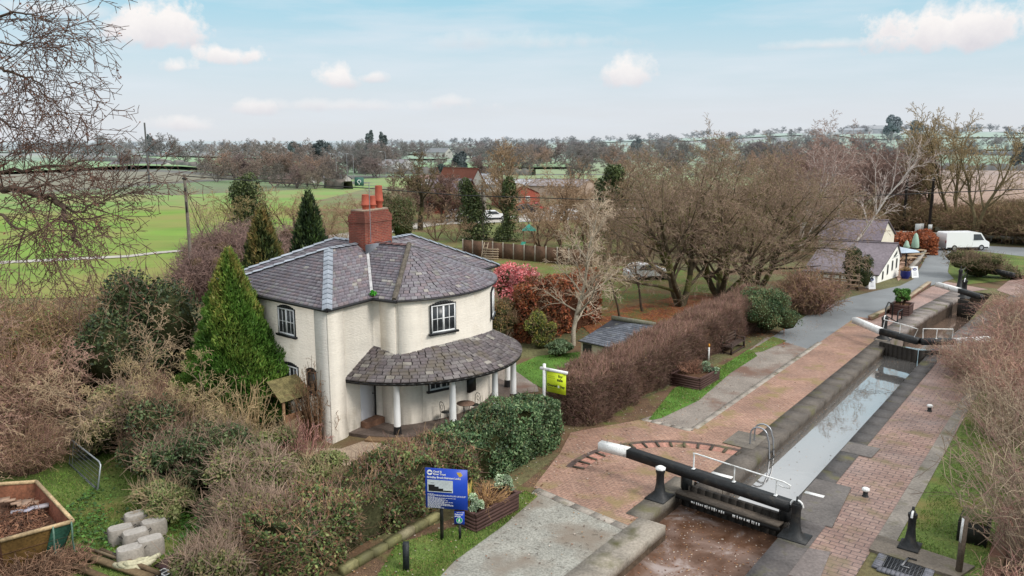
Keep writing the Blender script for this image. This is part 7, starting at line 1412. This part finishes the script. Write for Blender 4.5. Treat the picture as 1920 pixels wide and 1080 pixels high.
for sx in (-1, 1): mb = MB(); mb.bar((sx * .65, -.65, 0), (sx * .65, -.15, .74), .08, .06, C(140, 112, 88)); mb.bar((sx * .65, .65, 0), (sx * .65, .15, .74), .08, .06, C(140, 112, 88)); mb.bar((sx * .65, -.7, .42), (sx * .65, .7, .42), .06, .06, C(140, 112, 88)); bl(mb, 'leg_frame', m_wood, pt_)
for px, py in ((1713, 490), (1706, 483), (1720, 482), (1712, 475), (1727, 474), (1722, 468)): dup(pt_, G(px, py), .5 + (px % 3) * .05)
def parasol(label, p, H, r):
    t = thing('closed_parasol', label, 'parasol', p); mb = MB(); mb.tube([(0, 0, 0), (0, 0, H)], .05, 6, C(170, 150, 130)); bl(mb, 'pole', m_wood, t); mb = MB(); mb.lathe((0, 0, 0), [(r * .9, .9), (r, 1.1), (r * .8, H * .7), (r * .45, H * .92), (.03, H)], 8, C(176, 206, 186)); bl(mb, 'canopy', m_plain, t)
parasol('taller pale green closed parasol on the cafe terrace', G(1714, 480), 2.5, .42); parasol('shorter pale closed parasol next to the cafe canopy', G(1698, 480), 1.7, .36)
sheet('terrace', gpx([(1684, 528), (1722, 492), (1738, 470), (1725, 462), (1690, 470), (1676, 500)]), M('terrace_paving', .85, base=C(190, 156, 136), n1=(.8, .12), n2=(8, .15)), .04)
t = thing('terrace_wall', 'low stone wall with pale top along the edge of the cafe terrace', 'wall', G(1694, 524)); o = t.location.copy(); mb = MB(); wp = [G(1700, 519), G(1722, 495), G(1736, 474)]
for p, q in zip(wp, wp[1:]): mb.bar(p - o + Vector((0, 0, .25)), q - o + Vector((0, 0, .25)), .3, .5, C(120, 104, 92))
bl(mb, 'stonework', m_stone, t); mb = MB()
for p, q in zip(wp, wp[1:]): mb.bar(p - o + Vector((0, 0, .54)), q - o + Vector((0, 0, .54)), .42, .08, C(176, 168, 158))
bl(mb, 'capping', m_stone, t)
hedge('beech_hedge', 'rust brown rounded beech hedge enclosing the cafe terrace', [G(1676, 478), G(1700, 468), G(1730, 466), G(1742, 478)], 1.6, 1.9, 6000, .12, [C(150, 84, 52), C(128, 70, 46), C(166, 98, 62), C(112, 66, 46)], 301, (800, [C(140, 90, 66)], .5, .8), corecol=C(84, 50, 34))
mb = MB(); p = G(1722, 446); mb.bar(p, p + Vector((0, 0, .5)), .1, .1, C(90, 80, 70)); mb.box(p + Vector((0, 0, 1.1)), (1.3, .08, 1.4), .3, C(230, 232, 230)); T(mb.build('notice_board', m_plain), 'white notice board behind the cafe beech hedge', 'notice board')
t = thing('road_barrier', 'long pale grey safety rail along the road behind the cafe', 'barrier', G(1676, 446)); o = t.location.copy(); mb = MB(); rp = [G(1668, 447), G(1720, 449), G(1780, 452), G(1850, 456), G(1960, 462)]
for p, q in zip(rp, rp[1:]): mb.bar(p - o + Vector((0, 0, .8)), q - o + Vector((0, 0, .8)), .08, .38, C(186, 182, 172))
bl(mb, 'rail', m_steel, t)
for k in range(16): mb = MB(); p = rp[0].lerp(rp[-1], k / 15) - o; mb.bar(p, p + Vector((0, 0, .7)), .1, .1, C(120, 116, 108)); bl(mb, 'post', m_steel, t)
mb = MB(); a, b = G(1752, 444), G(1832, 446); mb.bar(a + Vector((0, 0, 1.05)), b + Vector((0, 0, 1.05)), .5, .5, C(214, 210, 200)); T(mb.build('parapet', m_stone), 'pale stone parapet behind the white van', 'parapet')
mb = MB(); mb.bar(G(1788, 488), G(1788, 488) + Vector((0, 0, 1.1)), .3, .3, C(50, 44, 38)); T(mb.build('wooden_bollard', m_paintk), 'dark wooden bollard on the grass corner at the end of the asphalt path', 'bollard')
sheet('grass_verge', gpx([(1790, 466), (1960, 486), (1960, 520), (1800, 535), (1778, 512), (1782, 484)]), m_grass, .03); sheet('grass_verge', gpx([(1735, 452), (1768, 453), (1768, 461), (1738, 463)]), m_lawn, .02)
# --- timber fences by the cafe and the garden
t = thing('post_and_rail_fence', 'weathered post and rail fence in front of the cafe roof', 'fence', G(1545, 535)); o = t.location.copy(); p0, p1 = G(1540, 540), G(1608, 545); n = 5
for k in range(n): mb = MB(); p = p0.lerp(p1, k / (n - 1)) - o; mb.bar(p, p + Vector((0, 0, 1.45)), .14, .14, C(120, 102, 84)); bl(mb, 'post', m_wood, t)
for z in (.45, .85, 1.25): mb = MB(); mb.bar(p0 - o + Vector((0, -.08, z)), p1 - o + Vector((0, -.08, z)), .04, .14, C(150, 130, 108)); bl(mb, 'rail', m_wood, t)
f0, f1 = G(868, 478), G(1110, 502); t = thing('panel_fence', 'brown timber panel fence with pale concrete posts at the end of the garden lawn', 'fence', f0); d = f1 - f0; n = 12
for k in range(n + 1):
    mb = MB(); p = d * (k / n); mb.bar(p, p + Vector((0, 0, 1.75)), .12, .12, C(172, 162, 148)); bl(mb, 'post', m_conc, t)
    if k < n: mb = MB(); q = d * ((k + 1) / n); mb.bar(p + Vector((0, .02, .85)) + (q - p) * .03, q + Vector((0, .02, .85)) - (q - p) * .03, .04, 1.6, tuple(c * (1 + .1 * math.sin(k * 2.7)) for c in C(116, 88, 70))); bl(mb, 'panel', m_wood, t)
t = thing('pallet', 'wooden pallet leaning against the panel fence', 'pallet', G(921, 486), -.2); 
for k in range(5): mb = MB(); mb.bar((-.85, -.3 + k * .05, .1 + k * .24), (.85, -.3 + k * .05, .1 + k * .24), .04, .12, C(176, 156, 132)); bl(mb, 'slat', m_wood, t)
mb = MB(); mb.bar((-.7, -.28, 0), (-.7, -.02, 1.2), .08, .06, C(150, 130, 108)); mb.bar((.7, -.28, 0), (.7, -.02, 1.2), .08, .06, C(150, 130, 108)); bl(mb, 'bearer', m_wood, t)
t = thing('ladder', 'pale wooden ladder leaning beside the pallet', 'ladder', G(906, 485)); mb = MB(); mb.bar((-.25, -.6, 0), (.15, 0, 1.7), .06, .06, C(190, 172, 146)); mb.bar((.15, -.6, 0), (.55, 0, 1.7), .06, .06, C(190, 172, 146))
for k in range(5): f_ = (k + .5) / 5; mb.bar((-.25 + .4 * f_, -.6 + .6 * f_, 1.7 * f_), (.15 + .4 * f_, -.6 + .6 * f_, 1.7 * f_), .04, .04, C(180, 160, 134))
bl(mb, 'frame', m_wood, t)
t = thing('play_tower', 'teal roofed play tower showing over the panel fence', 'play tower', G(992, 474)); mb = MB(); mb.arr([(-.75, -.75, 2.5), (.75, -.75, 2.5), (.75, .75, 2.5), (-.75, .75, 2.5), (0, 0, 3.2)], [(0, 1, 4), (1, 2, 4), (2, 3, 4), (3, 0, 4)], C(70, 170, 150)); bl(mb, 'roof', m_plain, t)
for sx in (-1, 1):
    for sy in (-1, 1): mb = MB(); mb.bar((sx * .6, sy * .6, 0), (sx * .6, sy * .6, 2.5), .1, .1, C(150, 120, 90)); bl(mb, 'post', m_wood, t)
mb = MB(); mb.box((0, 0, 1.2), (1.3, 1.3, .08), 0, C(150, 120, 90)); bl(mb, 'deck', m_wood, t); mb = MB(); mb.bar((-.6, -.7, 1.3), (-1.0, -2.0, .2), .5, .06, C(70, 176, 150)); bl(mb, 'slide', m_plain, t)
# --- vehicles
def car(name, label, p, rz, paint, L=4.2, W=1.75, H=1.45, van=False, group=None):
    t = thing(name, label, 'van' if van else 'car', p, rz, group); mb = MB(); hw = W / 2
    if van: prof = [(-L / 2, .3), (-L / 2, H * .93), (-L / 2 + .12, H), (L * .22, H), (L * .30, H * .96), (L * .40, H * .58), (L * .485, H * .47), (L / 2, H * .38), (L / 2, .3)]
    else: prof = [(-L / 2, .3), (-L / 2, H * .58), (-L * .44, H * .66), (-L * .34, H * .96), (-L * .2, H), (L * .08, H), (L * .24, H * .66), (L * .46, H * .54), (L / 2, H * .42), (L / 2, .3)]
    n = len(prof); tap = lambda z: hw * (1 - .14 * max(0, (z - H * .6) / H * 2.2))
    V = [(x, -tap(z), z) for x, z in prof] + [(x, tap(z), z) for x, z in prof]; mb.arr(V, [(i, (i + 1) % n, n + (i + 1) % n, n + i) for i in range(n)], paint); mb.arr(V[:n], [list(range(n))], paint); mb.arr(V[n:], [list(range(n))[::-1]], paint); bl(mb, 'body', m_car, t)
    mb = MB(); gl = (.02, .025, .03)
    for sy in (-1, 1):
        if van: q = [(L * .12, H * .58), (L * .36, H * .58), (L * .285, H * .9), (L * .12, H * .9)]
        else: q = [(-L * .3, H * .66), (L * .2, H * .66), (L * .07, H * .94), (-L * .2, H * .94)]
        mb.poly([(x, sy * (tap(z) + .012), z) for x, z in q], gl)
    a = (.405 if van else .235, H * .60 if van else H * .68); b = (.305 if van else .085, H * .94 if van else H * .97); mb.poly([(L * a[0] + .02, -hw * .85, a[1]), (L * a[0] + .02, hw * .85, a[1]), (L * b[0] + .02, hw * .75, b[1]), (L * b[0] + .02, -hw * .75, b[1])], gl)
    if not van: mb.poly([(-L * .445 - .01, -hw * .8, H * .68), (-L * .445 - .01, hw * .8, H * .68), (-L * .345 - .01, hw * .72, H * .94), (-L * .345 - .01, -hw * .72, H * .94)], gl)
    bl(mb, 'window', m_glass, t)
    for sx in (-.31, .32):
        for sy in (-1, 1):
            mb = MB(); mb.tube([(L * sx, sy * (hw - .2), .33), (L * sx, sy * (hw + .01), .33)], .33, 14, (.015, .015, .016)); w_ = bl(mb, 'wheel', m_paintk, t); mb = MB(); mb.tube([(L * sx, sy * (hw - .02), .33), (L * sx, sy * (hw + .02), .33)], .19, 10, (.4, .4, .42)); bl(mb, 'rim', m_steel, t).parent = w_
    mb = MB(); mb.box((0, 0, .34), (L * .96, W * 1.01, .14), 0, (.02, .02, .022)); bl(mb, 'bumper', m_paintk, t)
    for sy in (-1, 1): mb = MB(); mb.box((L / 2 - .03, sy * hw * .74, H * .36), (.08, .3, .14), 0, (.7, .7, .7)); bl(mb, 'headlight', m_white, t); mb = MB(); mb.box((-L / 2 - .0, sy * hw * .86, H * .5), (.05, .14, .3), 0, (.3, .01, .01)); bl(mb, 'tail_light', m_plain, t)
    return t
car('white_van', 'white panel van parked on the road behind the grass corner', G(1803, 468), .12, (.8, .8, .8), 5.2, 1.95, 2.05, True)
car('parked_car', 'dark car with a red car behind it by the brick bungalow', G(990, 399), .15, C(40, 44, 60)); car('parked_car', 'red car half hidden behind the dark one by the brick bungalow', G(1006, 396), .2, C(190, 60, 60))
for px, py, lab in ((1095, 404, 'white car in the car park seen through the left of the bare scrub'), (1118, 398, 'white car in the car park seen through the ivy covered tree'), (1205, 400, 'white car on the road seen through the huge spreading tree'), (925, 412, 'white car on the road left of the brick bungalow'), (860, 410, 'white car on the road in front of the red brick house'), (1060, 400, 'white car in the car park nearest the brick bungalow'), (1215, 523, 'pale grey car under the trees beyond the outbuilding')): car('parked_car', lab, G(px, py), .2 + (px % 5) * .1, (.75, .75, .76))
# --- village
BRK = C(168, 88, 70); TIL = C(160, 100, 84); SLT = C(132, 122, 128)
h1, o, A0, B0, u = gable_house('brick_house', 'red brick house with a slate roof right of the gnarled oak', G(872, 402), G(872, 402) + Vector((1.6, 6.2, 0)), (-.95, .25, 0), 7.0, 3.7, 3.7, 5.7, .5, BRK, SLT, m_vill, m_vill)
fw_ = Vector((-.95, .25, 0)).normalized()
for a, z in ((1.3, 3.3), (3.6, 3.3), (5.7, 3.3), (1.3, 1.4), (3.6, 1.4), (5.9, 1.4)): win(h1, o, A0, fw_, a, z * .9, 1.0, 1.0, n_=Vector((-.25, -.95, 0)))
h2, o, A0, B0, u = gable_house('brick_house', 'red tiled house with a white gable between the two brick buildings', G(880, 392), G(912, 394), (-.7, .7, 0), 9, 4.2, 4.2, 7.2, .5, C(230, 224, 210), TIL, m_vill, m_vill)
for a in (1.2, 2.6): win(h2, o, A0, u, a, 3.2, .8, 1.0)
h3, o, A0, B0, u = gable_house('brick_bungalow', 'long red brick bungalow with white windows and a pale gabled roof', G(948, 392), G(1012, 388), (-.3, .95, 0), 9, 2.6, 2.6, 4.2, .5, BRK, C(196, 184, 166), m_vill, m_vill)
for a in (.9, 3.0, 5.0): win(h3, o, A0, u, a, 1.6, .95, 1.0)
for k, (px, py, w_, d_, h_, c, r_, lab) in enumerate(((850, 362, 9, 8, 3.0, C(214, 208, 200), C(196, 194, 192), 'pale flat building behind the red tiled house'), (930, 360, 10, 8, 3.0, C(206, 206, 206), C(190, 190, 194), 'long white roofed building behind the bungalow'), (905, 352, 9, 7, 3.6, C(200, 196, 190), C(170, 170, 176), 'grey roofed building farthest back in the village'), (1030, 366, 12, 8, 3.4, C(206, 200, 196), C(206, 206, 212), 'large pale shed seen through the bare scrub'),
                                                   (1085, 368, 12, 9, 3.6, C(196, 170, 150), C(160, 150, 150), 'brownish shed right of the large pale shed'), (830, 350, 8, 6, 3.0, C(196, 150, 130), C(170, 130, 116), 'small brick house behind the gnarled oak'), (735, 322, 14, 8, 4, C(222, 220, 214), C(180, 176, 176), 'white house far off left of the gnarled oak'), (755, 318, 10, 8, 4.2, C(214, 206, 200), C(150, 140, 140), 'pale house far off beside the white one'),
                                                   (545, 346, 7, 5, 2.6, C(176, 140, 120), C(150, 120, 110), 'brick cottage among shrubs at the far end of the pasture'), (575, 344, 8, 5, 2.6, C(214, 206, 200), C(150, 130, 124), 'white fronted cottage among shrubs at the far end of the pasture'), (640, 345, 6, 5, 2.6, C(206, 196, 190), C(130, 126, 130), 'grey cottage beside the lamp posts'), (300, 328, 24, 10, 4.5, C(226, 216, 206), C(104, 92, 92), 'dark roofed white farmhouse at the top of the pasture'),
                                                   (660, 300, 14, 8, 5, C(226, 222, 218), C(150, 140, 140), 'white house far off beside the dark evergreen'), (835, 298, 16, 9, 7, C(206, 196, 180), C(120, 112, 112), 'gabled house on the far slope above the village'), (1672, 262, 40, 16, 9, C(214, 206, 204), C(170, 156, 150), 'large pale house on the skyline hill'), (1618, 266, 26, 14, 7, C(206, 196, 190), C(150, 140, 140), 'white house on the skyline left of the large pale one'),
                                                   (1230, 284, 20, 12, 6, C(214, 206, 200), C(150, 140, 140), 'tiny white house far off above the huge spreading tree'))):
    p = G(px, max(py, 276)); 
    if py < 276: p = Vector((((px - 960) / F) * 900 * 1.0, 900 * _c + 20, 0)); p.z = hgt(p.x, p.y)
    gable_house('house', lab, p, p + Vector((d_ * .5, d_ * .25, 0)), (-.95, .3, 0), w_, h_ * .62, h_ * .62, h_, .5, c, r_, m_vill, m_vill)
t = thing('road_sign', 'green roundabout direction sign with a white loop far off above the pasture', 'sign', G(674, 352)); H0 = G(674, 352).y
for sx in (-1, 1): mb = MB(); mb.tube([(sx * .9, 0, 0), (sx * .9, 0, 2.4)], .06, 5, C(150, 150, 150)); bl(mb, 'post', m_steel, t)
mb = MB(); mb.box((0, -.08, 1.6), (2.4, .06, 2.2), 0, C(10, 96, 76)); bl(mb, 'panel', m_vill, t); mb = MB()
for k in range(12): a0, a1 = -.6 + k * .42, -.6 + (k + 1) * .42; mb.poly([(.5 * math.cos(a0), -.13, 1.6 + .5 * math.sin(a0)), (.5 * math.cos(a1), -.13, 1.6 + .5 * math.sin(a1)), (.34 * math.cos(a1), -.13, 1.6 + .34 * math.sin(a1)), (.34 * math.cos(a0), -.13, 1.6 + .34 * math.sin(a0))], WHT)
mb.poly([(-.08, -.13, .8), (.08, -.13, .8), (.08, -.13, 1.2), (-.08, -.13, 1.2)], WHT); bl(mb, 'roundabout_symbol', m_vill, t)
lp0 = thing('street_lamp', 'tall grey street lamp by the distant roundabout', 'street lamp', G(664, 350), 0, 'street lamps around the distant roundabout'); mb = MB(); mb.tube([(0, 0, 0), (0, 0, 8.2), (-.3, 0, 8.5), (-1.4, 0, 8.6)], .06, 5, C(150, 150, 154)); bl(mb, 'column', m_vill, lp0); mb = MB(); mb.box((-1.6, 0, 8.6), (.7, .3, .16), 0, C(200, 200, 204)); bl(mb, 'lantern', m_vill, lp0)
for px, py in ((652, 346), (621, 338), (632, 350), (738, 330), (724, 336)): dup(lp0, G(px, py), (px % 4) * .8)

# --- far trees: six bare forms and two evergreens, every tree its own object
def far_proto(seed, H, kids, ang, c0, c1, stems=1, rmin=.045, spread0=.14, tfrac=.72, lenr=(.56, .52, .5, .5), up=(.05, .05, .04, .02)):
    tr = Tree(seed, kids=kids, ang=ang, lenr=lenr, up=up, rmin=rmin, spread0=spread0, nseg=(5, 3, 2, 1, 1)); rr = random.Random(seed)
    for k in range(stems): a = k * 6.28 / stems; tr.branch(Vector((0, 0, -.2)), Vector((.5 * math.cos(a) * (stems > 1), .5 * math.sin(a) * (stems > 1), 1)).normalized(), H * tfrac, .3, 0)
    mb = MB(); tr.emit(mb, 0, 9, c0, c1, 3, .2); return mb
FC0, FC1 = C(110, 96, 82), C(130, 112, 98)
fp = []
for k, (kids, ang, c1, st_) in enumerate((((9, 7, 6, 4), (58, 50, 50, 50), C(150, 130, 112), 2), ((10, 7, 6, 4), (50, 48, 50, 50), C(142, 124, 112), 2), ((8, 7, 6, 4), (62, 52, 50, 50), C(158, 130, 110), 3), ((10, 7, 6, 3), (42, 46, 50, 50), C(150, 120, 110), 3), ((9, 7, 6, 4), (60, 52, 50, 50), C(132, 122, 106), 2), ((8, 7, 6, 4), (52, 50, 50, 50), C(180, 138, 106), 3))):
    o_ = far_proto(400 + k, 12, kids, ang, FC0, c1, st_).build('far_tree', m_far); T(o_, 'x', 'tree', 'x'); o_.location = (0, -500, 0); fp.append(o_)
rg = np.random.default_rng(77); ev = []
for k, (rx, h, pal) in enumerate(((4.2, 10, [C(40, 60, 44), C(54, 74, 54), C(34, 50, 38)]), (2.0, 12, [C(50, 64, 44), C(64, 78, 54)]))):
    P, v, i, cs = lump_pts(rg, 2600, rx, rx, h, 16); mb = MB(); pp = np.array(pal); mb.leaves(P, .45, pp[rg.integers(0, len(pp), 2600)] * rg.uniform(.7, 1.25, (2600, 1)), rg, .7); core(mb, cs, rx, rx, h, .8, C(34, 44, 34)); o_ = mb.build('far_evergreen', m_far); T(o_, 'x', 'tree', 'x'); o_.location = (0, -500, 0); ev.append(o_)
used = set()
def far(proto, p, H, label, group, base=12.0, wid=1.0):
    p = Vector((p[0], p[1], hgt(p[0], p[1]) - .1)); s_ = H / base
    if id(proto) not in used: used.add(id(proto)); o_ = proto
    else: o_ = proto.copy(); COL.objects.link(o_)
    o_.location = p; o_.rotation_euler = (0, 0, float(rg.uniform(0, 6.28))); o_.scale = (s_ * wid, s_ * wid, s_); o_['label'] = label; o_['group'] = group; return o_
def polar(px, d): u = (px - 960) / F / _c; n = math.hypot(u, 1); return (d * u / n, d / n)
L1, G1 = 'small bare grey tree in the hazy line along the skyline', 'bare trees along the skyline'
for k in range(120):
    px = -40 + 2000 * (k + rg.uniform(0, 1)) / 120; d = rg.uniform(700, 1250); far(fp[k % 5], polar(px, d), rg.uniform(8, 12.5), L1, G1, wid=1.7)
L2, G2 = 'bare brown tree in the wooded ground between the village and the skyline', 'bare trees of the middle distance'
for k in range(100):
    px = rg.uniform(640, 1560); d = rg.uniform(230, 640); far(fp[int(rg.integers(0, 6))] if rg.uniform() < .35 else fp[k % 5], polar(px, d), rg.uniform(9, 14) if d > 330 else rg.uniform(7, 10.5), L2, G2, wid=1.3)
L3, G3 = 'bare tree standing in the far hedgerows beyond the pasture', 'bare trees in the hedgerows beyond the pasture'
for px, d, H in ((200, 520, 15), (245, 500, 15), (230, 560, 14), (215, 640, 14), (160, 560, 14), (125, 600, 14), (320, 460, 13), (345, 455, 14), (300, 560, 12), (390, 620, 13), (430, 600, 13), (480, 560, 14), (500, 580, 13), (360, 330, 9), (255, 300, 8), (265, 302, 8), (160, 290, 7), (400, 280, 8), (430, 270, 9), (455, 260, 9), (480, 255, 10), (500, 262, 9), (520, 250, 10), (545, 255, 9), (570, 250, 9), (600, 260, 9), (620, 255, 8), (420, 240, 8), (470, 236, 8), (530, 300, 12), (560, 320, 13), (590, 330, 12), (610, 300, 11), (640, 340, 12), (510, 360, 13), (470, 350, 12), (440, 330, 10), (660, 300, 10), (690, 290, 10), (700, 330, 12), (715, 350, 13), (525, 215, 7), (548, 220, 8), (566, 212, 7), (585, 218, 8), (600, 208, 7), (628, 220, 8), (648, 215, 7), (800, 122, 7), (828, 118, 8), (858, 120, 7), (770, 130, 7)):
    k = int(rg.integers(0, 6)); far(fp[5] if px in (455, 500, 570, 430) else fp[k % 5], polar(px, d), H * rg.uniform(.9, 1.1), L3, G3, wid=1.15)
L4, G4 = 'bare tree on the rough ground right of the huge spreading trees', 'bare trees beyond the road and reed bed'
for k in range(34): px = rg.uniform(1420, 1960); d = rg.uniform(430, 800); far(fp[k % 5], polar(px, d), rg.uniform(9, 13), L4, G4, wid=1.2)
for k in range(14): px = rg.uniform(1430, 1700); d = rg.uniform(120, 230); far(fp[3], polar(px, d), rg.uniform(9, 12), L4, G4)
for px, d, H, q, lab in ((613, 330, 12, 0, 'dark broad evergreen tree far off above the chimney to the left'), (728, 420, 15, 1, 'dark pointed conifer far off left of the gnarled oak'), (567, 420, 11, 0, 'small dark evergreen left of the broad dark one'), (700, 440, 16, 1, 'grey green conifer left of the pointed dark one'), (305, 500, 12, 1, 'thin dark conifer in the far hedgerow beyond the pasture'), (1185, 560, 12, 0, 'small dark evergreen on the far slope above the huge spreading tree'), (865, 300, 8, 0, 'low dark evergreen mound behind the village roofs'), (1650, 900, 22, 0, 'dark rounded trees on the skyline hill left of the large pale house'), (1690, 880, 17, 0, 'dark tree on the skyline hill right of the large pale house'), (1890, 420, 11, 0, 'dark rounded tree in the green field at far right'), (835, 250, 5, 0, 'low evergreen beside the village fields')):
    far(ev[q], polar(px, d), H, lab, 'dark evergreens of the middle distance', (10, 12)[q])
# --- hedgerows of the far fields
hedge_m = [C(96, 84, 66), C(112, 96, 78), C(84, 80, 56)]
def hrow(label, pts, h_, w_, seed):
    mb = MB(); rg2 = np.random.default_rng(seed); P = [Vector((p[0], p[1], hgt(p[0], p[1]))) for p in pts]
    for a, b in zip(P, P[1:]):
        n = max(3, int((b - a).length / 1.2)); q = [a.lerp(b, k / n) for k in range(n + 1)]; sd_ = (b - a).cross(Vector((0, 0, 1))).normalized()
        V = []
        for v in q:
            k = 1 + rg2.uniform(-.3, .3); V += [v - sd_ * w_ * .5 * k, v - sd_ * w_ * .4 * k + Vector((0, 0, h_ * k)), v + sd_ * w_ * .4 * k + Vector((0, 0, h_ * (k + rg2.uniform(-.15, .15)))), v + sd_ * w_ * .5 * k]
        cols = np.array(hedge_m)[rg2.integers(0, 3, n * 3)]; mb.arr(V, [(i * 4 + j, (i + 1) * 4 + j, (i + 1) * 4 + j + 1, i * 4 + j + 1) for i in range(n) for j in range(3)], cols)
    T(mb.build('field_hedge', m_far), label, 'hedge')
hrow('brown hedge running down the far edge of the pasture behind the distant pole', [polar(175, 420), polar(300, 330), polar(420, 290), polar(640, 262)], 2.2, 3, 1)
hrow('dark hedge between the pale far pastures left of the evergreen', [polar(300, 520), polar(480, 545), polar(640, 560)], 2.2, 3, 2)
hrow('low dark hedge line between the paler fields nearer the skyline', [polar(160, 660), polar(420, 690), polar(640, 730)], 2.6, 4, 3)
hrow('thin hedge line right below the skyline at left', [polar(100, 860), polar(400, 880), polar(760, 900)], 3, 4, 4)
hrow('hedge along the far side of the reed bed', [polar(1560, 360), polar(1740, 370), polar(1960, 380)], 2.4, 4, 5)
hrow('dark hedge across the green slope at far right', [polar(1640, 620), polar(1800, 600), polar(1980, 590)], 2.6, 4, 6)
hrow('clipped dark hedge by the street lamps', [polar(625, 212), polar(660, 205)], 2.0, 3, 7)
hrow('low hedge behind the village meadow', [polar(680, 300), polar(900, 290), polar(1000, 280)], 2, 3, 8)

# the far wood behind the village reads as one brown mass: one object
rg = np.random.default_rng(5); mb = MB()
src = []
for o_ in fp[:5]:
    me = o_.data; v = np.zeros(len(me.vertices) * 3, np.float32); me.vertices.foreach_get('co', v); f = np.zeros(len(me.loops), np.int32); me.loops.foreach_get('vertex_index', f); c = np.zeros(len(me.polygons) * 4, np.float32); me.attributes['Col'].data.foreach_get('color', c); src.append((v.reshape(-1, 3), f.reshape(-1, 4), c.reshape(-1, 4)[:, :3]))
for k in range(40):
    px = rg.uniform(600, 1600); d = rg.uniform(380, 680); v, f, c = src[int(rg.integers(0, 5))]; p = polar(px, d); a = rg.uniform(0, 6.28); s_ = rg.uniform(.8, 1.15); w_ = s_ * 1.4
    R = np.array([[math.cos(a) * w_, -math.sin(a) * w_, 0], [math.sin(a) * w_, math.cos(a) * w_, 0], [0, 0, s_]], np.float32)
    mb.arr(v @ R.T + np.array([p[0], p[1], hgt(*p)], np.float32), f, c)
S(mb.build('far_wood', m_far), 'stuff')
